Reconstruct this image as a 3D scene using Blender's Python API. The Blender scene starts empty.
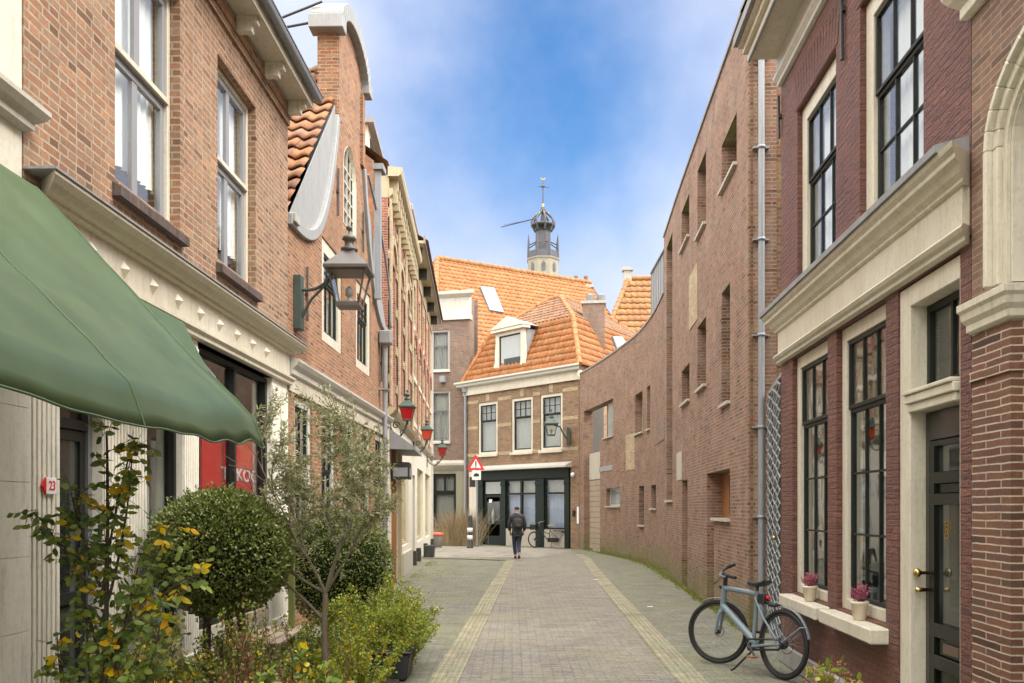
SKY_SAT = 1.34; SKY_VAL = 1.06; CLOUD_NEAR = (4.3, 4.7, 5.9); CLOUD_FAR = (34, 33.2, 31.6); SUN = 1.9; EXPO = .98
import bpy, bmesh, math, random
from mathutils import Vector, Matrix, noise
random.seed(11)
R = math.radians
H = 1.7; FP = 900.0; CX = 512.0; HY = 508.0
scene = bpy.context.scene
C = scene.collection

# ------------------------------------------------------------------ materials
def new_mat(name):
    m = bpy.data.materials.new(name); m.use_nodes = True
    nt = m.node_tree; nt.nodes.clear()
    out = nt.nodes.new('ShaderNodeOutputMaterial')
    b = nt.nodes.new('ShaderNodeBsdfPrincipled')
    nt.links.new(b.outputs[0], out.inputs[0])
    return m, nt, b, out

def nd(nt, t, **k):
    n = nt.nodes.new(t)
    for a, v in k.items(): setattr(n, a, v)
    return n

def mixc(nt, fac, a, b, mode='MIX'):
    n = nt.nodes.new('ShaderNodeMix'); n.data_type = 'RGBA'; n.blend_type = mode
    for sock, val in ((n.inputs[0], fac), (n.inputs[6], a), (n.inputs[7], b)):
        if hasattr(val, 'links') or hasattr(val, 'is_linked'): nt.links.new(val, sock)
        elif isinstance(val, (int, float)): sock.default_value = val
        else: sock.default_value = (val[0], val[1], val[2], 1)
    return n.outputs[2]

def ramp(nt, fac, stops):
    n = nt.nodes.new('ShaderNodeValToRGB'); el = n.color_ramp.elements
    while len(el) < len(stops): el.new(.5)
    for e, (p, c) in zip(el, stops):
        e.position = p; e.color = (c, c, c, 1) if isinstance(c, (int, float)) else (*c, 1)
    nt.links.new(fac, n.inputs[0]); return n.outputs[0]

def noise_tex(nt, co, scale, detail=4, rough=.55, dim='3D'):
    n = nd(nt, 'ShaderNodeTexNoise'); n.inputs['Scale'].default_value = scale
    n.inputs['Detail'].default_value = detail; n.inputs['Roughness'].default_value = rough
    if co is not None: nt.links.new(co, n.inputs['Vector'])
    return n.outputs[0]

def bump(nt, b, h, strength=.3, dist=.01, normal=None):
    n = nd(nt, 'ShaderNodeBump'); n.inputs['Strength'].default_value = strength
    n.inputs['Distance'].default_value = dist; nt.links.new(h, n.inputs['Height'])
    if normal is not None: nt.links.new(normal, n.inputs['Normal'])
    if b is not None: nt.links.new(n.outputs[0], b.inputs['Normal'])
    return n.outputs[0]

def paint(name, col, rough=.5, dirt=.18, dirtcol=None, scale=3, bmp=.15, metal=0, spec=.5, streak=True):
    m, nt, b, o = new_mat(name)
    tc = nd(nt, 'ShaderNodeTexCoord'); co = tc.outputs['Object']
    if streak:
        mp = nd(nt, 'ShaderNodeMapping'); mp.inputs['Scale'].default_value = (1, 1, .35)
        nt.links.new(co, mp.inputs[0]); co2 = mp.outputs[0]
    else: co2 = co
    f = noise_tex(nt, co2, scale, 6, .65)
    f = ramp(nt, f, [(.35, 0), (.75, 1)])
    dc = dirtcol or [c * (1 - .55) for c in col]
    mm = nd(nt, 'ShaderNodeMath', operation='MULTIPLY'); nt.links.new(f, mm.inputs[0]); mm.inputs[1].default_value = dirt
    pc_ = mixc(nt, mm.outputs[0], col, dc)
    if streak and dirt >= .25 and bmp:
        mp2 = nd(nt, 'ShaderNodeMapping'); mp2.inputs['Scale'].default_value = (1, 1, .12); nt.links.new(co, mp2.inputs[0])
        s2_ = ramp(nt, noise_tex(nt, mp2.outputs[0], scale * 7, 6, .75), [(.50, 1), (.74, .70)]); s3_ = ramp(nt, noise_tex(nt, co, scale * 9, 6, .8), [(.34, .84), (.5, 1)])
        pc_ = mixc(nt, 1.0, mixc(nt, 1.0, pc_, s2_, 'MULTIPLY'), s3_, 'MULTIPLY')
    nt.links.new(pc_, b.inputs['Base Color'])
    b.inputs['Roughness'].default_value = rough; b.inputs['Metallic'].default_value = metal
    b.inputs['Specular IOR Level'].default_value = spec
    if bmp: bump(nt, b, noise_tex(nt, co, scale * 14, 3), bmp, .004)
    return m

def brick(name, c1, c2, mortar, bw=.21, rh=.058, ms=.009, dark=.35, bstr=.6, moss=None, tone=None, msm=.15, offset=.5, patch=None, bloom=None, squash=None, third=None):
    m, nt, b, o = new_mat(name)
    uv = nd(nt, 'ShaderNodeUVMap'); co = uv.outputs[0]
    # slight waviness of the courses
    nz = nd(nt, 'ShaderNodeTexNoise'); nz.inputs['Scale'].default_value = 7; nt.links.new(co, nz.inputs['Vector'])
    sub = nd(nt, 'ShaderNodeVectorMath', operation='SUBTRACT'); nt.links.new(nz.outputs[1], sub.inputs[0]); sub.inputs[1].default_value = (.5, .5, .5)
    sc = nd(nt, 'ShaderNodeVectorMath', operation='SCALE'); nt.links.new(sub.outputs[0], sc.inputs[0]); sc.inputs['Scale'].default_value = .012
    ad = nd(nt, 'ShaderNodeVectorMath', operation='ADD'); nt.links.new(co, ad.inputs[0]); nt.links.new(sc.outputs[0], ad.inputs[1])
    bt = nd(nt, 'ShaderNodeTexBrick'); nt.links.new(ad.outputs[0], bt.inputs['Vector'])
    bt.inputs['Scale'].default_value = 1; bt.inputs['Brick Width'].default_value = bw; bt.inputs['Row Height'].default_value = rh
    bt.inputs['Mortar Size'].default_value = ms; bt.inputs['Mortar Smooth'].default_value = msm; bt.offset = offset
    if squash: bt.squash = squash; bt.squash_frequency = 2
    bt.inputs['Color1'].default_value = (0, 0, 0, 1); bt.inputs['Color2'].default_value = (1, 1, 1, 1); bt.inputs['Mortar'].default_value = (.5, .5, .5, 1)
    rv = bt.outputs['Color']
    stops = [(0, [x * (1 - dark) for x in c2]), (.14, c2), (.35, c1), (.55, [c2[0] * .9, c2[1] * 1.05, c2[2] * 1.15]), (.72, third or c1), (.86, c2), (1, [min(1, x * 1.22) for x in c1])]
    base = ramp(nt, rv, stops)
    big = ramp(nt, noise_tex(nt, co, .7, 5, .6), [(.3, 0), (.7, 1)])
    base = mixc(nt, big, base, tone or (.82, .80, .80), 'MULTIPLY')
    fine = ramp(nt, noise_tex(nt, co, 38, 5, .8), [(.28, .55), (.5, .95), (.72, 1.22)])
    base = mixc(nt, 1.0, base, fine, 'MULTIPLY')
    if bloom:
        mpb = nd(nt, 'ShaderNodeMapping'); mpb.inputs['Scale'].default_value = (1, .75, 1); nt.links.new(co, mpb.inputs[0])
        bf = ramp(nt, noise_tex(nt, mpb.outputs[0], 2.0, 7, .75), [(.46, 0), (.68, .42)])
        db_ = ramp(nt, noise_tex(nt, mpb.outputs[0], 1.1, 6, .7), [(.36, .80), (.55, 1.03)]); base = mixc(nt, 1.0, base, db_, 'MULTIPLY'); base = mixc(nt, bf, base, bloom)
    if patch:
        pf = ramp(nt, noise_tex(nt, co, 2.2, 5, .7), [(.56, 0), (.68, .75)])
        base = mixc(nt, pf, base, patch)
    mort = mixc(nt, 1.0, mortar, ramp(nt, noise_tex(nt, co, 9, 5, .75), [(.3, .62), (.7, 1.12)]), 'MULTIPLY')
    col = mixc(nt, bt.outputs['Fac'], base, mort)
    col = mixc(nt, 1.0, col, ramp(nt, noise_tex(nt, co, 1.9, 6, .7), [(.32, .80), (.6, 1.04)]), 'MULTIPLY')
    if moss:
        sp = nd(nt, 'ShaderNodeSeparateXYZ'); nt.links.new(co, sp.inputs[0])
        hz = ramp(nt, sp.outputs[1], [(0, 1), (1, 0)])
        hz2 = nd(nt, 'ShaderNodeMapRange'); nt.links.new(sp.outputs[1], hz2.inputs[0])
        hz2.inputs[1].default_value = 0; hz2.inputs[2].default_value = moss[1]; hz2.inputs[3].default_value = 1; hz2.inputs[4].default_value = 0
        mf = nd(nt, 'ShaderNodeMath', operation='MULTIPLY'); nt.links.new(hz2.outputs[0], mf.inputs[0])
        nt.links.new(ramp(nt, noise_tex(nt, co, 3.5, 5, .7), [(.35, 0), (.6, 1)]), mf.inputs[1])
        col = mixc(nt, mf.outputs[0], col, moss[0])
    nt.links.new(col, b.inputs['Base Color'])
    b.inputs['Roughness'].default_value = .88
    inv = nd(nt, 'ShaderNodeMath', operation='SUBTRACT'); inv.inputs[0].default_value = 1; nt.links.new(bt.outputs['Fac'], inv.inputs[1])
    add = nd(nt, 'ShaderNodeMath', operation='MULTIPLY_ADD'); nt.links.new(noise_tex(nt, co, 60, 3, .7), add.inputs[0]); add.inputs[1].default_value = .35
    nt.links.new(inv.outputs[0], add.inputs[2])
    bump(nt, b, add.outputs[0], bstr, .006)
    return m

def leafmat(name, cols, rough=.5, trans=.25, spec=.4):
    m, nt, b, o = new_mat(name)
    g = nd(nt, 'ShaderNodeNewGeometry')
    n = len(cols); st = [(i / n, c) for i, c in enumerate(cols)]
    r = nt.nodes.new('ShaderNodeValToRGB'); r.color_ramp.interpolation = 'CONSTANT'
    el = r.color_ramp.elements
    while len(el) < n: el.new(.5)
    for e, (p, c) in zip(el, st): e.position = p; e.color = (*c, 1)
    nt.links.new(g.outputs['Random Per Island'], r.inputs[0])
    nt.links.new(r.outputs[0], b.inputs['Base Color'])
    b.inputs['Roughness'].default_value = rough; b.inputs['Specular IOR Level'].default_value = spec
    t = nd(nt, 'ShaderNodeBsdfTranslucent'); nt.links.new(r.outputs[0], t.inputs[0])
    mx = nd(nt, 'ShaderNodeMixShader'); mx.inputs[0].default_value = trans
    nt.links.new(b.outputs[0], mx.inputs[1]); nt.links.new(t.outputs[0], mx.inputs[2]); nt.links.new(mx.outputs[0], o.inputs[0])
    return m

def glassmat(name, tint=(.96, .975, .97), rough=.03, refl=1.0):
    m, nt, b, o = new_mat(name); nt.nodes.remove(b)
    tr = nd(nt, 'ShaderNodeBsdfTransparent'); tr.inputs[0].default_value = (*tint, 1)
    gl = nd(nt, 'ShaderNodeBsdfGlossy'); gl.inputs['Roughness'].default_value = rough; gl.inputs[0].default_value = (.95, .97, 1, 1)
    ge = nd(nt, 'ShaderNodeNewGeometry'); dp_ = nd(nt, 'ShaderNodeVectorMath', operation='DOT_PRODUCT'); nt.links.new(ge.outputs['Incoming'], dp_.inputs[0]); nt.links.new(ge.outputs['Normal'], dp_.inputs[1])
    ab_ = nd(nt, 'ShaderNodeMath', operation='ABSOLUTE'); nt.links.new(dp_.outputs['Value'], ab_.inputs[0])
    om = nd(nt, 'ShaderNodeMath', operation='SUBTRACT'); om.inputs[0].default_value = 1; nt.links.new(ab_.outputs[0], om.inputs[1])
    fr = nd(nt, 'ShaderNodeMath', operation='POWER'); nt.links.new(om.outputs[0], fr.inputs[0]); fr.inputs[1].default_value = 4.5
    tc = nd(nt, 'ShaderNodeTexCoord')
    bp = nd(nt, 'ShaderNodeBump'); bp.inputs['Strength'].default_value = .12; bp.inputs['Distance'].default_value = .02
    nt.links.new(noise_tex(nt, tc.outputs['Object'], 2.2, 2), bp.inputs['Height']); nt.links.new(bp.outputs[0], gl.inputs['Normal'])
    mu = nd(nt, 'ShaderNodeMath', operation='MULTIPLY_ADD'); nt.links.new(fr.outputs[0], mu.inputs[0]); mu.inputs[1].default_value = refl * .8; mu.inputs[2].default_value = .035
    mu.use_clamp = True
    mx = nd(nt, 'ShaderNodeMixShader'); nt.links.new(mu.outputs[0], mx.inputs[0]); nt.links.new(tr.outputs[0], mx.inputs[1]); nt.links.new(gl.outputs[0], mx.inputs[2])
    nt.links.new(mx.outputs[0], o.inputs[0]); return m

def tilemat(name, cols, lichen=None, tw=.24, th=.3):
    m, nt, b, o = new_mat(name)
    uv = nd(nt, 'ShaderNodeUVMap'); co = uv.outputs[0]
    dv = nd(nt, 'ShaderNodeVectorMath', operation='DIVIDE'); nt.links.new(co, dv.inputs[0]); dv.inputs[1].default_value = (tw, th, 1)
    fl = nd(nt, 'ShaderNodeVectorMath', operation='FLOOR'); nt.links.new(dv.outputs[0], fl.inputs[0])
    wn = nd(nt, 'ShaderNodeTexWhiteNoise'); wn.noise_dimensions = '2D'; nt.links.new(fl.outputs[0], wn.inputs['Vector'])
    base = ramp(nt, wn.outputs[0], [(i / max(1, len(cols) - 1), c) for i, c in enumerate(cols)])
    f = ramp(nt, noise_tex(nt, co, 6, 6, .8), [(.3, .45), (.65, 1.15)])
    base = mixc(nt, 1.0, base, f, 'MULTIPLY')
    if lichen:
        lf = ramp(nt, noise_tex(nt, co, 1.1, 6, .75), [(.52, 0), (.66, .7)])
        base = mixc(nt, lf, base, lichen)
    nt.links.new(base, b.inputs['Base Color']); b.inputs['Roughness'].default_value = .75
    bump(nt, b, noise_tex(nt, co, 40, 3), .2, .005)
    return m

M = {}
M['brick_left'] = brick('brick_left', (.335, .170, .088), (.275, .128, .066), (.36, .295, .215), .215, .062, .0085, .45, squash=.55, third=(.34, .20, .12))
M['brick_orange'] = brick('brick_orange', (.345, .138, .055), (.275, .098, .038), (.32, .26, .185), .19, .055, .008, .5, patch=(.27, .14, .085), third=(.42, .21, .10))
M['brick_maroon'] = brick('brick_maroon', (.19, .070, .048), (.16, .057, .039), (.14, .05, .035), .21, .052, .009, .25, bstr=1.0, msm=.6)
_nt = M['brick_maroon'].node_tree; _b = [n for n in _nt.nodes if n.type == 'BSDF_PRINCIPLED'][0]; _uv = [n for n in _nt.nodes if n.type == 'UVMAP'][0].outputs[0]
_mp = nd(_nt, 'ShaderNodeMapping'); _mp.inputs['Scale'].default_value = (1, 2.6, 1); _nt.links.new(_uv, _mp.inputs[0])
bump(_nt, _b, noise_tex(_nt, _mp.outputs[0], 13, 5, .65), .9, .03, _b.inputs['Normal'].links[0].from_socket); _b.inputs['Roughness'].default_value = .6
M['brick_brown'] = brick('brick_brown', (.20, .088, .052), (.135, .060, .038), (.50, .42, .31), .36, .0465, .0048, .45)
M['brick_brown_up'] = brick('brick_brown_up', (.235, .135, .088), (.175, .097, .066), (.30, .225, .165), .24, .0465, .0048, .4, patch=(.26, .17, .10))
M['brick_modern'] = brick('brick_modern', (.285, .135, .082), (.205, .09, .056), (.31, .23, .165), .21, .054, .0085, .5, moss=((.11, .14, .03), .8), tone=(.84, .83, .82), bloom=(.36, .30, .255), third=(.29, .17, .11))
M['brick_modern_up'] = M['brick_modern']
M['brick_end'] = brick('brick_end', (.235, .085, .036), (.17, .085, .04), (.21, .16, .095), .21, .06, .009, .5, moss=((.10, .12, .03), 1.2), third=(.27, .18, .075))
M['brick_far'] = brick('brick_far', (.29, .155, .085), (.22, .11, .062), (.31, .25, .17), .2, .055, .009, .4, third=(.31, .20, .10))
M['brick_far_grey'] = brick('brick_far_grey', (.24, .14, .10), (.18, .105, .075), (.30, .24, .19), .2, .055, .009, .35)
M['brick_yellow'] = brick('brick_yellow', (.50, .37, .20), (.42, .30, .16), (.42, .36, .28), .2, .055, .008, .3)
M['brick_red'] = brick('brick_red', (.38, .11, .055), (.30, .085, .045), (.40, .33, .27), .2, .055, .008, .35)
M['brick_dark_sill'] = brick('brick_dark_sill', (.115, .075, .06), (.09, .06, .05), (.07, .055, .048), .07, .4, .006, .3)
M['cream'] = paint('cream', (.61, .565, .465), .42, .5, (.40, .34, .23))
M['cream_dark'] = paint('cream_dark', (.50, .455, .355), .5, .30, (.36, .30, .19))
M['white'] = paint('white', (.53, .515, .465), .42, .25, (.46, .42, .33))
M['stone'] = paint('stone', (.46, .425, .36), .75, .5, (.33, .28, .21), 2.2)
M['limestone'] = paint('limestone', (.82, .78, .68), .75, .4, (.46, .41, .31), 2.2)
M['ochre'] = paint('ochre', (.46, .385, .235), .5, .4, (.30, .24, .14))
M['lead_white'] = paint('lead_white', (.29, .295, .295), .6, .6, (.20, .20, .20), 5, .3)
M['stone_grey'] = paint('stone_grey', (.40, .38, .35), .8, .6, (.2, .19, .17), 2.5, .4)
M['plaster'] = paint('plaster', (.60, .56, .47), .8, .25, (.5, .43, .31), 1.6)
M['window_grey'] = paint('window_grey', (.17, .175, .19), .45, .2)
M['window_grey_light'] = paint('window_grey_light', (.24, .24, .255), .45, .2)
M['dark_green'] = paint('dark_green', (.005, .013, .009), .5, .2, (.015, .02, .016), spec=.25)
M['dark_sash'] = paint('dark_sash', (.012, .014, .012), .5, .2, (.04, .04, .035), spec=.25)
M['black'] = paint('black', (.012, .012, .012), .45, .3, (.05, .05, .05))
M['black_gloss'] = paint('black_gloss', (.006, .007, .006), .22, .2, (.05, .05, .05), bmp=0)
M['rubber'] = paint('rubber', (.009, .009, .0095), .7, .3, (.03, .027, .024), 9)
M['zinc'] = paint('zinc', (.29, .305, .32), .5, .5, (.24, .25, .26), 4, .1, .25)
M['lead'] = paint('lead', (.26, .26, .27), .6, .6, (.14, .13, .12), 5, .3)
M['wood_brown'] = paint('wood_brown', (.28, .11, .035), .55, .4)
M['wood_pale'] = paint('wood_pale', (.36, .28, .20), .75, .5, (.16, .12, .09), 5, .4)
M['iron'] = paint('iron', (.03, .03, .03), .6, .4, (.09, .05, .03))
M['brass'] = paint('brass', (.55, .38, .15), .25, .3, bmp=0, metal=1)
M['curtain'] = paint('curtain', (.80, .79, .75), .9, .1, bmp=0)
M['curtain_grey'] = paint('curtain_grey', (.33, .33, .31), .9, .1, bmp=0)
M['blind_blue'] = paint('blind_blue', (.26, .30, .42), .8, .2, bmp=0)
M['interior'] = paint('interior', (.09, .08, .07), .9, .3, bmp=0)
M['glass'] = glassmat('glass')
M['glass_strong'] = glassmat('glass_strong', (.88, .90, .89), .02, 1.0)
m, nt, b, o = new_mat('dark_glass')
tc = nd(nt, 'ShaderNodeTexCoord'); nt.links.new(ramp(nt, noise_tex(nt, tc.outputs['Object'], 2.5, 4), [(.35, (.012, .015, .015)), (.7, (.05, .055, .05))]), b.inputs['Base Color'])
b.inputs['Roughness'].default_value = .04; b.inputs['Specular IOR Level'].default_value = .9; M['dark_glass'] = m
M['tile_orange'] = tilemat('tile_orange', [(.30, .105, .03), (.37, .135, .038), (.42, .165, .05), (.33, .12, .033)], (.24, .17, .07), .25, .33)
M['tile_mixed'] = tilemat('tile_mixed', [(.20, .10, .06), (.29, .13, .055), (.25, .14, .085), (.33, .17, .08)], (.26, .21, .13), .25, .33)
M['tile_yellow'] = tilemat('tile_yellow', [(.29, .115, .035), (.32, .14, .045), (.26, .105, .04)], (.26, .20, .06), .4, .55)
M['tile_near'] = tilemat('tile_near', [(.34, .14, .05), (.28, .115, .05), (.22, .10, .055), (.37, .165, .06)], (.24, .18, .12), .25, .3)

# awning fabric
m, nt, b, o = new_mat('awning_fabric')
tc = nd(nt, 'ShaderNodeTexCoord')
f = ramp(nt, noise_tex(nt, tc.outputs['Object'], 1.6, 6, .65), [(.3, (.062, .098, .046)), (.7, (.098, .142, .070))])
nt.links.new(f, b.inputs['Base Color']); b.inputs['Roughness'].default_value = .42; b.inputs['Sheen Weight'].default_value = .0
b.inputs['Specular IOR Level'].default_value = .2
bump(nt, b, noise_tex(nt, tc.outputs['Object'], 260, 2), .12, .002)
t = nd(nt, 'ShaderNodeBsdfTranslucent'); t.inputs[0].default_value = (.12, .25, .11, 1)
mx = nd(nt, 'ShaderNodeMixShader'); mx.inputs[0].default_value = .12
nt.links.new(b.outputs[0], mx.inputs[1]); nt.links.new(t.outputs[0], mx.inputs[2]); nt.links.new(mx.outputs[0], o.inputs[0])
M['awning'] = m
M['hem_green'] = paint('hem_green', (.075, .125, .06), .6, .3, bmp=0)
M['red_sign'] = paint('red_sign', (.72, .012, .02), .35, .12, bmp=0)
M['sign_white'] = paint('sign_white', (.8, .8, .78), .4, .12, bmp=0)
M['sign_bright'] = paint('sign_bright', (.85, .85, .85), .4, .05, bmp=0)
M['sign_faint'] = paint('sign_faint', (.75, .32, .32), .4, .12, bmp=0)
M['sign_grey'] = paint('sign_grey', (.35, .36, .36), .5, .3, bmp=0)

def lampred(name, col, e):
    m, nt, b, o = new_mat(name)
    b.inputs['Base Color'].default_value = (*col, 1); b.inputs['Roughness'].default_value = .25
    b.inputs['Emission Color'].default_value = (*col, 1); b.inputs['Emission Strength'].default_value = e
    return m
M['lamp_red'] = lampred('lamp_red', (.42, .008, .01), .02)
M['lamp_orange'] = lampred('lamp_orange', (.60, .055, .015), .04)

M['bark'] = paint('bark', (.20, .165, .12), .9, .7, (.10, .09, .05), 22, .6)
M['bark_dark'] = paint('bark_dark', (.07, .05, .035), .9, .6, (.12, .10, .07), 20, .6)
M['twig'] = paint('twig', (.17, .085, .06), .8, .5, (.10, .06, .04), 20, .2)
M['leaf_box'] = leafmat('leaf_box', [(.105, .14, .025), (.155, .19, .035), (.21, .235, .055), (.08, .105, .022), (.28, .30, .11)], .38, .15)
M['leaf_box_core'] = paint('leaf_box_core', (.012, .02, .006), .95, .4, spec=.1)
M['leaf_olive'] = leafmat('leaf_olive', [(.28, .29, .14), (.37, .37, .21), (.20, .21, .09), (.46, .45, .30), (.32, .31, .13)], .5, .25)
M['leaf_bright'] = leafmat('leaf_bright', [(.25, .31, .035), (.35, .39, .05), (.18, .25, .03), (.42, .43, .08), (.29, .34, .045)], .5, .35)
M['leaf_mid'] = leafmat('leaf_mid', [(.15, .20, .035), (.22, .28, .045), (.30, .33, .08), (.11, .15, .03), (.28, .22, .06)], .5, .3)
M['leaf_rose'] = leafmat('leaf_rose', [(.12, .20, .04), (.20, .30, .06), (.30, .39, .08), (.10, .16, .04), (.24, .33, .07), (.38, .43, .12)], .38, .3)
M['leaf_yellow'] = leafmat('leaf_yellow', [(.85, .62, .01), (.82, .56, .02), (.85, .68, .06), (.75, .42, .02)], .45, .35)
M['leaf_dry'] = leafmat('leaf_dry', [(.30, .13, .05), (.40, .22, .09), (.22, .10, .05), (.45, .30, .14)], .7, .2)
M['petal_pink'] = leafmat('petal_pink', [(.42, .10, .17), (.52, .16, .24), (.35, .08, .13), (.55, .24, .28)], .6, .3)
M['petal_pale'] = leafmat('petal_pale', [(.7, .45, .6), (.75, .6, .7), (.6, .2, .4)], .6, .3)
M['grass_dry'] = leafmat('grass_dry', [(.34, .25, .14), (.42, .33, .2), (.25, .19, .11)], .8, .2)
M['moss'] = leafmat('moss', [(.16, .21, .02), (.22, .26, .03), (.12, .14, .02), (.24, .23, .06)], .8, .25)
M['pot_black'] = paint('pot_black', (.02, .021, .022), .5, .5, (.07, .065, .055), 6)
M['pot_cream'] = paint('pot_cream', (.68, .60, .46), .5, .25)
M['soil'] = paint('soil', (.045, .035, .025), .95, .7, (.09, .07, .045), 12, .8)
M['lantern_glass'] = glassmat('lantern_glass', (.93, .90, .85), .08, 1.2)
M['lantern_metal'] = paint('lantern_metal', (.075, .062, .052), .45, .5, (.04, .035, .03), 8, .2)
M['lamp_green'] = paint('lamp_green', (.03, .055, .045), .5, .4, (.10, .12, .10), 8)
# ------------------------------------------------------------------ mesh builder
SPLIT = {'console', 'bracket', 'stone_band', 'wall_anchor', 'band', 'pilaster', 'plinth_block', 'stud', 'scroll', 'pot', 'stay', 'flat_arch', 'clamp', 'roof_light', 'pipe', 'string_course', 'coping'}
class MB:
    def __init__(s, fn=None): s.v = []; s.f = []; s.uv = []; s.fn = fn; s.sm = []
    def add(s, pts, faces, uvs=None, smooth=False):
        n = len(s.v); s.v += [tuple(p) for p in pts]
        for i, f in enumerate(faces):
            s.f.append([n + k for k in f]); s.uv.append(uvs[i] if uvs else None); s.sm.append(smooth)
    def quad(s, a, b, c, d, uv=None): s.add([a, b, c, d], [(0, 1, 2, 3)], [uv] if uv else None)
    def box(s, x0, x1, y0, y1, z0, z1):
        s.add([(x0, y0, z0), (x1, y0, z0), (x1, y1, z0), (x0, y1, z0), (x0, y0, z1), (x1, y0, z1), (x1, y1, z1), (x0, y1, z1)],
              [(0, 3, 2, 1), (4, 5, 6, 7), (0, 1, 5, 4), (1, 2, 6, 5), (2, 3, 7, 6), (3, 0, 4, 7)])
        return s
    def ring(s, x0, x1, y0, y1, z0, z1, w, wb=None, wt=None):   # a rectangular frame in the x-z plane
        wb = w if wb is None else wb; wt = w if wt is None else wt
        s.box(x0, x0 + w, y0, y1, z0, z1); s.box(x1 - w, x1, y0, y1, z0, z1)
        s.box(x0 + w, x1 - w, y0, y1, z0, z0 + wb); s.box(x0 + w, x1 - w, y0, y1, z1 - wt, z1); return s
    def tube(s, pts, r, n=8, closed=False, smooth=True, cap=True):
        pts = [Vector(p) for p in pts]; N = len(pts)
        rr = r if isinstance(r, (list, tuple)) else [r] * N
        vs = []; up = None
        for i, p in enumerate(pts):
            if closed: t = pts[(i + 1) % N] - pts[i - 1]
            else: t = pts[min(i + 1, N - 1)] - pts[max(i - 1, 0)]
            if t.length < 1e-9: t = Vector((0, 0, 1))
            t.normalize()
            if up is None: up = Vector((0, 0, 1)) if abs(t.z) < .9 else Vector((1, 0, 0))
            a = t.cross(up)
            if a.length < 1e-4: a = t.orthogonal()
            a.normalize(); b2 = a.cross(t); b2.normalize(); up = b2
            for k in range(n):
                th = 2 * math.pi * k / n; vs.append(p + (a * math.cos(th) + b2 * math.sin(th)) * rr[i])
        fs = []
        for i in range(N if closed else N - 1):
            j = (i + 1) % N
            for k in range(n): fs.append((i * n + k, i * n + (k + 1) % n, j * n + (k + 1) % n, j * n + k))
        s.add(vs, fs, None, smooth)
        if cap and not closed: s.add(vs[:n], [tuple(range(n))]); s.add(vs[-n:], [tuple(range(n))])
        return s
    def lathe(s, prof, n=16, c=(0, 0, 0), smooth=True, rot=0, mat=None):
        vs = []
        for r_, z in prof:
            for k in range(n):
                th = 2 * math.pi * k / n + rot; v = Vector((r_ * math.cos(th), r_ * math.sin(th), z))
                if mat: v = mat @ v
                vs.append((c[0] + v[0], c[1] + v[1], c[2] + v[2]))
        fs = []
        for i in range(len(prof) - 1):
            for k in range(n): fs.append((i * n + k, i * n + (k + 1) % n, (i + 1) * n + (k + 1) % n, (i + 1) * n + k))
        fs.append(tuple(reversed(range(n)))); fs.append(tuple(range((len(prof) - 1) * n, len(prof) * n)))
        s.add(vs, fs, None, smooth); return s
    def prism(s, poly, y0, y1, plane='xz'):      # polygon extruded along y (plane xz), along x (plane yz) or along z (plane xy)
        n = len(poly)
        def P(p, h): return (p[0], h, p[1]) if plane == 'xz' else ((h, p[0], p[1]) if plane == 'yz' else (p[0], p[1], h))
        vs = [P(p, y0) for p in poly] + [P(p, y1) for p in poly]
        fs = [tuple(range(n)), tuple(reversed(range(n, 2 * n)))] + [(i, i + n, (i + 1) % n + n, (i + 1) % n) for i in range(n)]
        s.add(vs, fs); return s
    def panel(s, x0, x1, z0, z1, t, holes=(), y=0, step=None, skirt=True):
        xs = {x0, x1}; zs = {z0, z1}
        for h in holes:
            for k in (0, 1):
                if x0 < h[k] < x1: xs.add(h[k])
            for k in (2, 3):
                if z0 < h[k] < z1: zs.add(h[k])
        xs = sorted(xs); zs = sorted(zs)
        if step:
            o = []
            for a, b in zip(xs, xs[1:]):
                k = max(1, int((b - a) / step)); o += [a + (b - a) * i / k for i in range(k)]
            xs = o + [xs[-1]]
        def solid(i, j):
            if i < 0 or j < 0 or i >= len(xs) - 1 or j >= len(zs) - 1: return False
            cx = (xs[i] + xs[i + 1]) / 2; cz = (zs[j] + zs[j + 1]) / 2
            return not any(h[0] < cx < h[1] and h[2] < cz < h[3] for h in holes)
        Y0, Y1 = y, y + t
        for i in range(len(xs) - 1):
            for j in range(len(zs) - 1):
                if not solid(i, j): continue
                a, b, c, d = xs[i], xs[i + 1], zs[j], zs[j + 1]
                s.quad((a, Y0, c), (b, Y0, c), (b, Y0, d), (a, Y0, d))
                s.quad((b, Y1, c), (a, Y1, c), (a, Y1, d), (b, Y1, d))
                if not solid(i - 1, j): s.quad((a, Y1, c), (a, Y0, c), (a, Y0, d), (a, Y1, d))
                if not solid(i + 1, j): s.quad((b, Y0, c), (b, Y1, c), (b, Y1, d), (b, Y0, d))
                if not solid(i, j - 1): s.quad((a, Y1, c), (b, Y1, c), (b, Y0, c), (a, Y0, c))
                if not solid(i, j + 1): s.quad((a, Y0, d), (b, Y0, d), (b, Y1, d), (a, Y1, d))
        return s
    def curtain(s, x0, x1, z0, z1, y, amp=.02, wl=.09, ph=0):
        n = max(4, int((x1 - x0) / .018)); vs = []; fs = []
        for i in range(n + 1):
            x = x0 + (x1 - x0) * i / n; yy = y + amp * math.sin(2 * math.pi * x / wl + ph) + amp * .5 * math.sin(5.1 * x)
            vs += [(x, yy, z0), (x, yy * .3 + y * .7, z1), (x, yy * .3 + y * .7 + .003, z1), (x, yy + .003, z0)]
        for i in range(n): fs += [(4 * i, 4 * i + 4, 4 * i + 5, 4 * i + 1), (4 * i + 3, 4 * i + 2, 4 * i + 6, 4 * i + 7)]
        s.add(vs, fs, None, True); return s
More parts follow.
